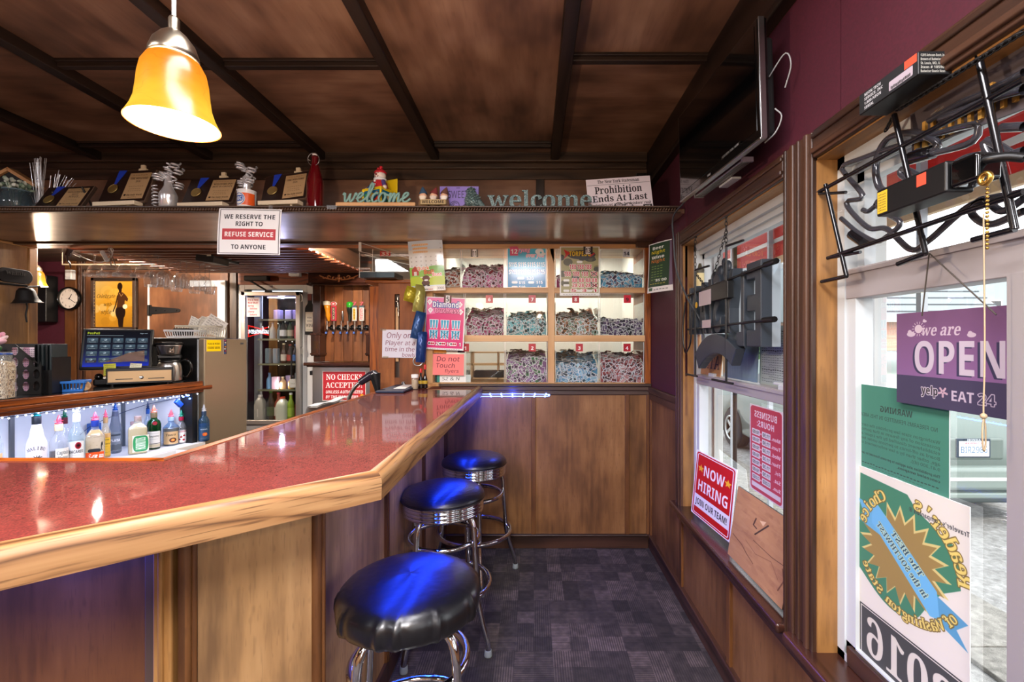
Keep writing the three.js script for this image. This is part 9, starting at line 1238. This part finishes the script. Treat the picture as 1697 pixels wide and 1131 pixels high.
    const wheel = (x, z) => { const q = mesh('wheel', lathe([[0.2, -0.1], [0.31, -0.11], [0.335, -0.08], [0.34, 0], [0.335, 0.08], [0.31, 0.11], [0.2, 0.1]], 44).rotateZ(PI / 2), paint(0x202428, 0.85), car); q.position.set(x, 0.34, z); const s = Math.sign(x); mesh('wheel_rim', [lathe([[0, 0.05], [0.05, 0.06], [0.06, 0.04]], 20), torus(0.2, 0.018, 36, 8).rotateX(PI / 2).translate(0, 0.08, 0), ...[0, 1, 2, 3, 4].map((i) => bx(-0.028, 0.028, 0.04, 0.075, 0.03, 0.2, 'y', 0.008).rotateY(i * TAU / 5))].map((g) => g.rotateZ(-s * PI / 2).translate(s * 0.03, 0, 0)), std({ color: 0xc0c4c4, roughness: 0.3, metalness: 0.8 }), q); mesh('tyre_grooves', [-0.05, 0, 0.05].map((o) => torus(0.338, 0.004, 44, 4).rotateY(PI / 2).translate(o, 0, 0)), M.black, q); };
    for (const x of [-0.8, 0.8]) for (const u of [0.8, 3.38]) wheel(x, -u); car.rotation.y = -0.0; }

  // houses, trees and hill across the street
  const house = (label, px, d, w, depth, wall, roof, rh, wallH, gable, opt = {}) => {
    const t = thing('house', label, 'house', [X(px, d), GY, -d]);
    mesh('house_wall', bx(-w / 2, w / 2, 0, wallH, -depth, 0, 'x'), paint(wall, 0.8), t);
    const ov = 0.35; if (gable) { mesh('gable_wall', extrude(shapeOf([[-w / 2, wallH], [w / 2, wallH], [0, wallH + rh]]), depth).translate(0, 0, -depth), paint(wall, 0.8), t); for (const s of [-1, 1]) { const L = Math.hypot(w / 2 + ov, rh * (1 + ov / (w / 2))); mesh('roof_slope', bx(0, L, 0, 0.14, -depth - 0.3, 0.35).rotateZ(-Math.atan2(rh, w / 2)).translate(0, 0, 0).scale(s, 1, 1).translate(0, wallH + rh, 0), paint(roof, 0.85), t); } mesh('barge_board', [rod([-w / 2 - ov, wallH - rh * 2 * ov / w, 0.36], [0, wallH + rh + 0.02, 0.36], 0.09, 4), rod([w / 2 + ov, wallH - rh * 2 * ov / w, 0.36], [0, wallH + rh + 0.02, 0.36], 0.09, 4)], paint(0xe8c8a8), t); }
    else { const g = extrude(shapeOf([[0.5, wallH], [-depth - 0.5, wallH], [-depth / 2, wallH + rh]]), w + 0.8).rotateY(-PI / 2).scale(-1, 1, 1); g.computeVertexNormals(); const k = extrude(shapeOf([[-0.5, wallH], [depth + 0.5, wallH], [depth / 2, wallH + rh]]), w + 0.8).rotateY(PI / 2).translate(-w / 2 - 0.4, 0, 0); mesh('roof', k, paint(roof, 0.85), t); mesh('fascia', bx(-w / 2 - 0.4, w / 2 + 0.4, wallH - 0.12, wallH + 0.08, 0.4, 0.5), paint(0xcfc8bc), t); for (let i = 1; i < 9; i++) mesh('shingle_course', bx(-w / 2 - 0.4, w / 2 + 0.4, -0.02, 0.02, -0.01, 0.02).rotateX(-0.5).translate(0, wallH + rh * i / 9.2, 0.5 - (depth / 2 + 0.5) * i / 9.2 + 0.02), paint(0x5c6468, 0.9), t); }
    for (const [x, y, a, b] of opt.win ?? []) { const f = mesh('window', bx(x - a / 2 - 0.08, x + a / 2 + 0.08, y - 0.08, y + b + 0.08, 0, 0.05), paint(0xe4e0d8), t); mesh('pane', [bx(x - a / 2, x - 0.03, y, y + b, 0.05, 0.06), bx(x + 0.03, x + a / 2, y, y + b, 0.05, 0.06)], glassD, f); }
    for (let i = 0; i < (opt.siding ?? 0); i++) mesh('siding_board', bx(-w / 2 + 0.02, w / 2 - 0.02, 0.3 + i * 0.34, 0.62 + i * 0.34, 0, 0.012 + 0.01 * (i % 2)), paint(wall, 0.8), t);
    return t;
  };
  house('peach-walled house with grey shingle roof seen beside the OPEN sign', 1505, 17, 6, 5, 0xd8b098, 0x8c9498, 2.6, 2.7, false, { win: [[-1.9, 1.2, 1.0, 1.1]], siding: 6 });
  house('grey gabled house behind the purple OPEN sign', 1640, 26, 9, 6, 0xa4b0b4, 0x7c8488, 2.4, 4.6, true, { win: [[0, 3.6, 1.2, 0.6], [-2, 1.2, 1.1, 1.1]] });
  house('pale pink gabled house across the street in the far window', 1214, 33, 6.2, 6, 0xe0bca8, 0x9ca4a8, 2.2, 3.2, true, { win: [[0.6, 1.0, 1.0, 1.0]], siding: 5 });
  house('low house with a long grey roof right of the pink gabled house', 1262, 25, 3.6, 5, 0xd8c0ac, 0x98a0a4, 1.5, 1.9, false, { win: [[-0.8, 0.8, 1.2, 0.8]] });
  house('white bungalow with a small porch at the left of the far window', 1160, 24, 2.3, 5, 0xd8dcdc, 0x8c9498, 1.2, 1.7, false, { win: [[-0.5, 0.5, 1.0, 0.9]] });
  const leafM = (hex) => phy({ color: hex, roughness: 0.9, transmission: 0.3, thickness: 0 });
  const tree = (label, px, d, h, r, hex) => { const t = thing('tree', label, 'tree', [X(px, d), GY, -d]); mesh('trunk', rod([0, 0, 0], [0.1, h * 0.5, 0], 0.14, 8, 0.08), paint(0x5c4c3c), t); const g = []; for (let i = 0; i < 900; i++) { const a = hash(i, 1, px) * TAU, b = Math.acos(2 * hash(i, 2, px) - 1), q = r * Math.pow(hash(i, 3, px), 0.4); g.push(new THREE.PlaneGeometry(0.26, 0.16).rotateX(hash(i, 4, px) * 3).rotateY(hash(i, 5, px) * 6).translate(q * Math.sin(b) * Math.cos(a), h * 0.62 + q * Math.cos(b) * 1.1, q * Math.sin(b) * Math.sin(a))); } const f = mesh('foliage', g, leafM(hex), t); f.userData.kind = 'stuff'; return t; };
  tree('leafy green tree beside the white bungalow in the far window', 1183, 21, 5.4, 1.5, 0x5c7c3c); tree('round green bush before the long grey roof in the far window', 1250, 19, 2.6, 0.9, 0x6c9444); tree('dark green tree above the roofs in the far window', 1200, 42, 11, 3, 0x4c6c3c); tree('light green tree over the gabled house behind the OPEN sign', 1690, 40, 12, 3.4, 0x5c8040);
  const hillG = new THREE.PlaneGeometry(90, 14, 90, 8); { const p = hillG.attributes.position; for (let i = 0; i < p.count; i++) { const x = p.getX(i), k = (p.getY(i) + 7) / 14; p.setY(i, k * (7.5 + 2.2 * fbm(x * 0.12 + 9, 3, 5, 3, 999, 999) + 0.9 * hash(i, 3, 3) * k)); p.setZ(i, -k * 16 + (hash(i, 4, 3) - 0.5) * 0.8); } hillG.computeVertexNormals(); }
  const hill = mesh('hills', hillG.translate(34, GY, -44), paint(0x5c8454, 0.95)); hill.userData = { kind: 'structure' };
}
{ // lit neon sign out of view, placed so the cooler glass mirrors it
  const t = thing('neon_sign', 'glowing red and white bow-tie neon sign mirrored in the cooler glass', 'neon sign', [-6.2, 1.64, 1.0], undefined, PI);
  const R = std({ color: 0xff2010, emissive: 0xff2818, emissiveIntensity: 6 }), Wt = std({ color: 0xffffff, emissive: 0xe8f4ff, emissiveIntensity: 7 });
  const pl = (pts) => pts.slice(1).map((p, i) => rod([...pts[i], 0], [...p, 0], 0.009, 8));
  for (const k of [1, 0.86]) mesh('neon_tube', pl([[-0.34 * k, 0.14 * k], [0, 0.05 * k], [0.34 * k, 0.14 * k], [0.34 * k, -0.14 * k], [0, -0.05 * k], [-0.34 * k, -0.14 * k], [-0.34 * k, 0.14 * k]]), R, t);
  const s = shared.scriptTubes('Budweiser', 0.09, 0.009, 0.95), g = join(s.geos); mesh('neon_script', g.translate(-s.width / 2, -0.06, 0.012), Wt, t);
  mesh('hanger', [rod([-0.25, 0.1, -0.01], [-0.25, CEIL - 1.6, -0.01], 0.003), rod([0.25, 0.1, -0.01], [0.25, CEIL - 1.6, -0.01], 0.003), rod([-0.36, 0.1, -0.014], [0.36, 0.1, -0.014], 0.006), rod([-0.36, -0.1, -0.014], [0.36, -0.1, -0.014], 0.006)], M.iron, t);
  const l = new THREE.PointLight(0xff5040, 0.15); l.position.set(0, 0, 0.05); t.add(l);
}

// ---------- added ceiling light panels out of view, there for fill light ----------
function fillPanel(x, z, w, l, label, k = 1) {
  const t = thing('unseen_ceiling_light', label, 'light', [x, CEIL - 0.05, z]);
  mesh('fixture_frame', [bx(-w / 2, w / 2, -0.05, 0, -l / 2, -l / 2 + 0.03), bx(-w / 2, w / 2, -0.05, 0, l / 2 - 0.03, l / 2), bx(-w / 2, -w / 2 + 0.03, -0.05, 0, -l / 2, l / 2), bx(w / 2 - 0.03, w / 2, -0.05, 0, -l / 2, l / 2)], M.white, t);
  mesh('fill_light_diffuser', bx(-w / 2 + 0.03, w / 2 - 0.03, -0.03, -0.01, -l / 2 + 0.03, l / 2 - 0.03), std({ color: 0xffffff, emissive: 0xfffcff, emissiveIntensity: 1.2 }), t);
  const l1 = new THREE.RectAreaLight(0xfdfbff, LAMP.fillPanel * k, w - 0.06, l - 0.06); l1.position.set(0, -0.04, 0); l1.rotation.x = -PI / 2; t.add(l1);
}
fillPanel(-0.1, 1.5, 0.6, 1.2, 'added white fill light panel over the aisle', 1.4);
fillPanel(-0.15, -0.35, 0.6, 1.2, 'added white fill light panel over the bar corner stools', 0.28);
fillPanel(-2.3, 0.9, 0.6, 1.2, 'added white fill light panel over the bar', 0.8);
fillPanel(-4.6, 0.6, 0.6, 1.2, 'added white fill light panel by the left wall');
scene.traverse((o) => { if (o.isPointLight) o.castShadow = true; });
renderer.render(scene, camera);
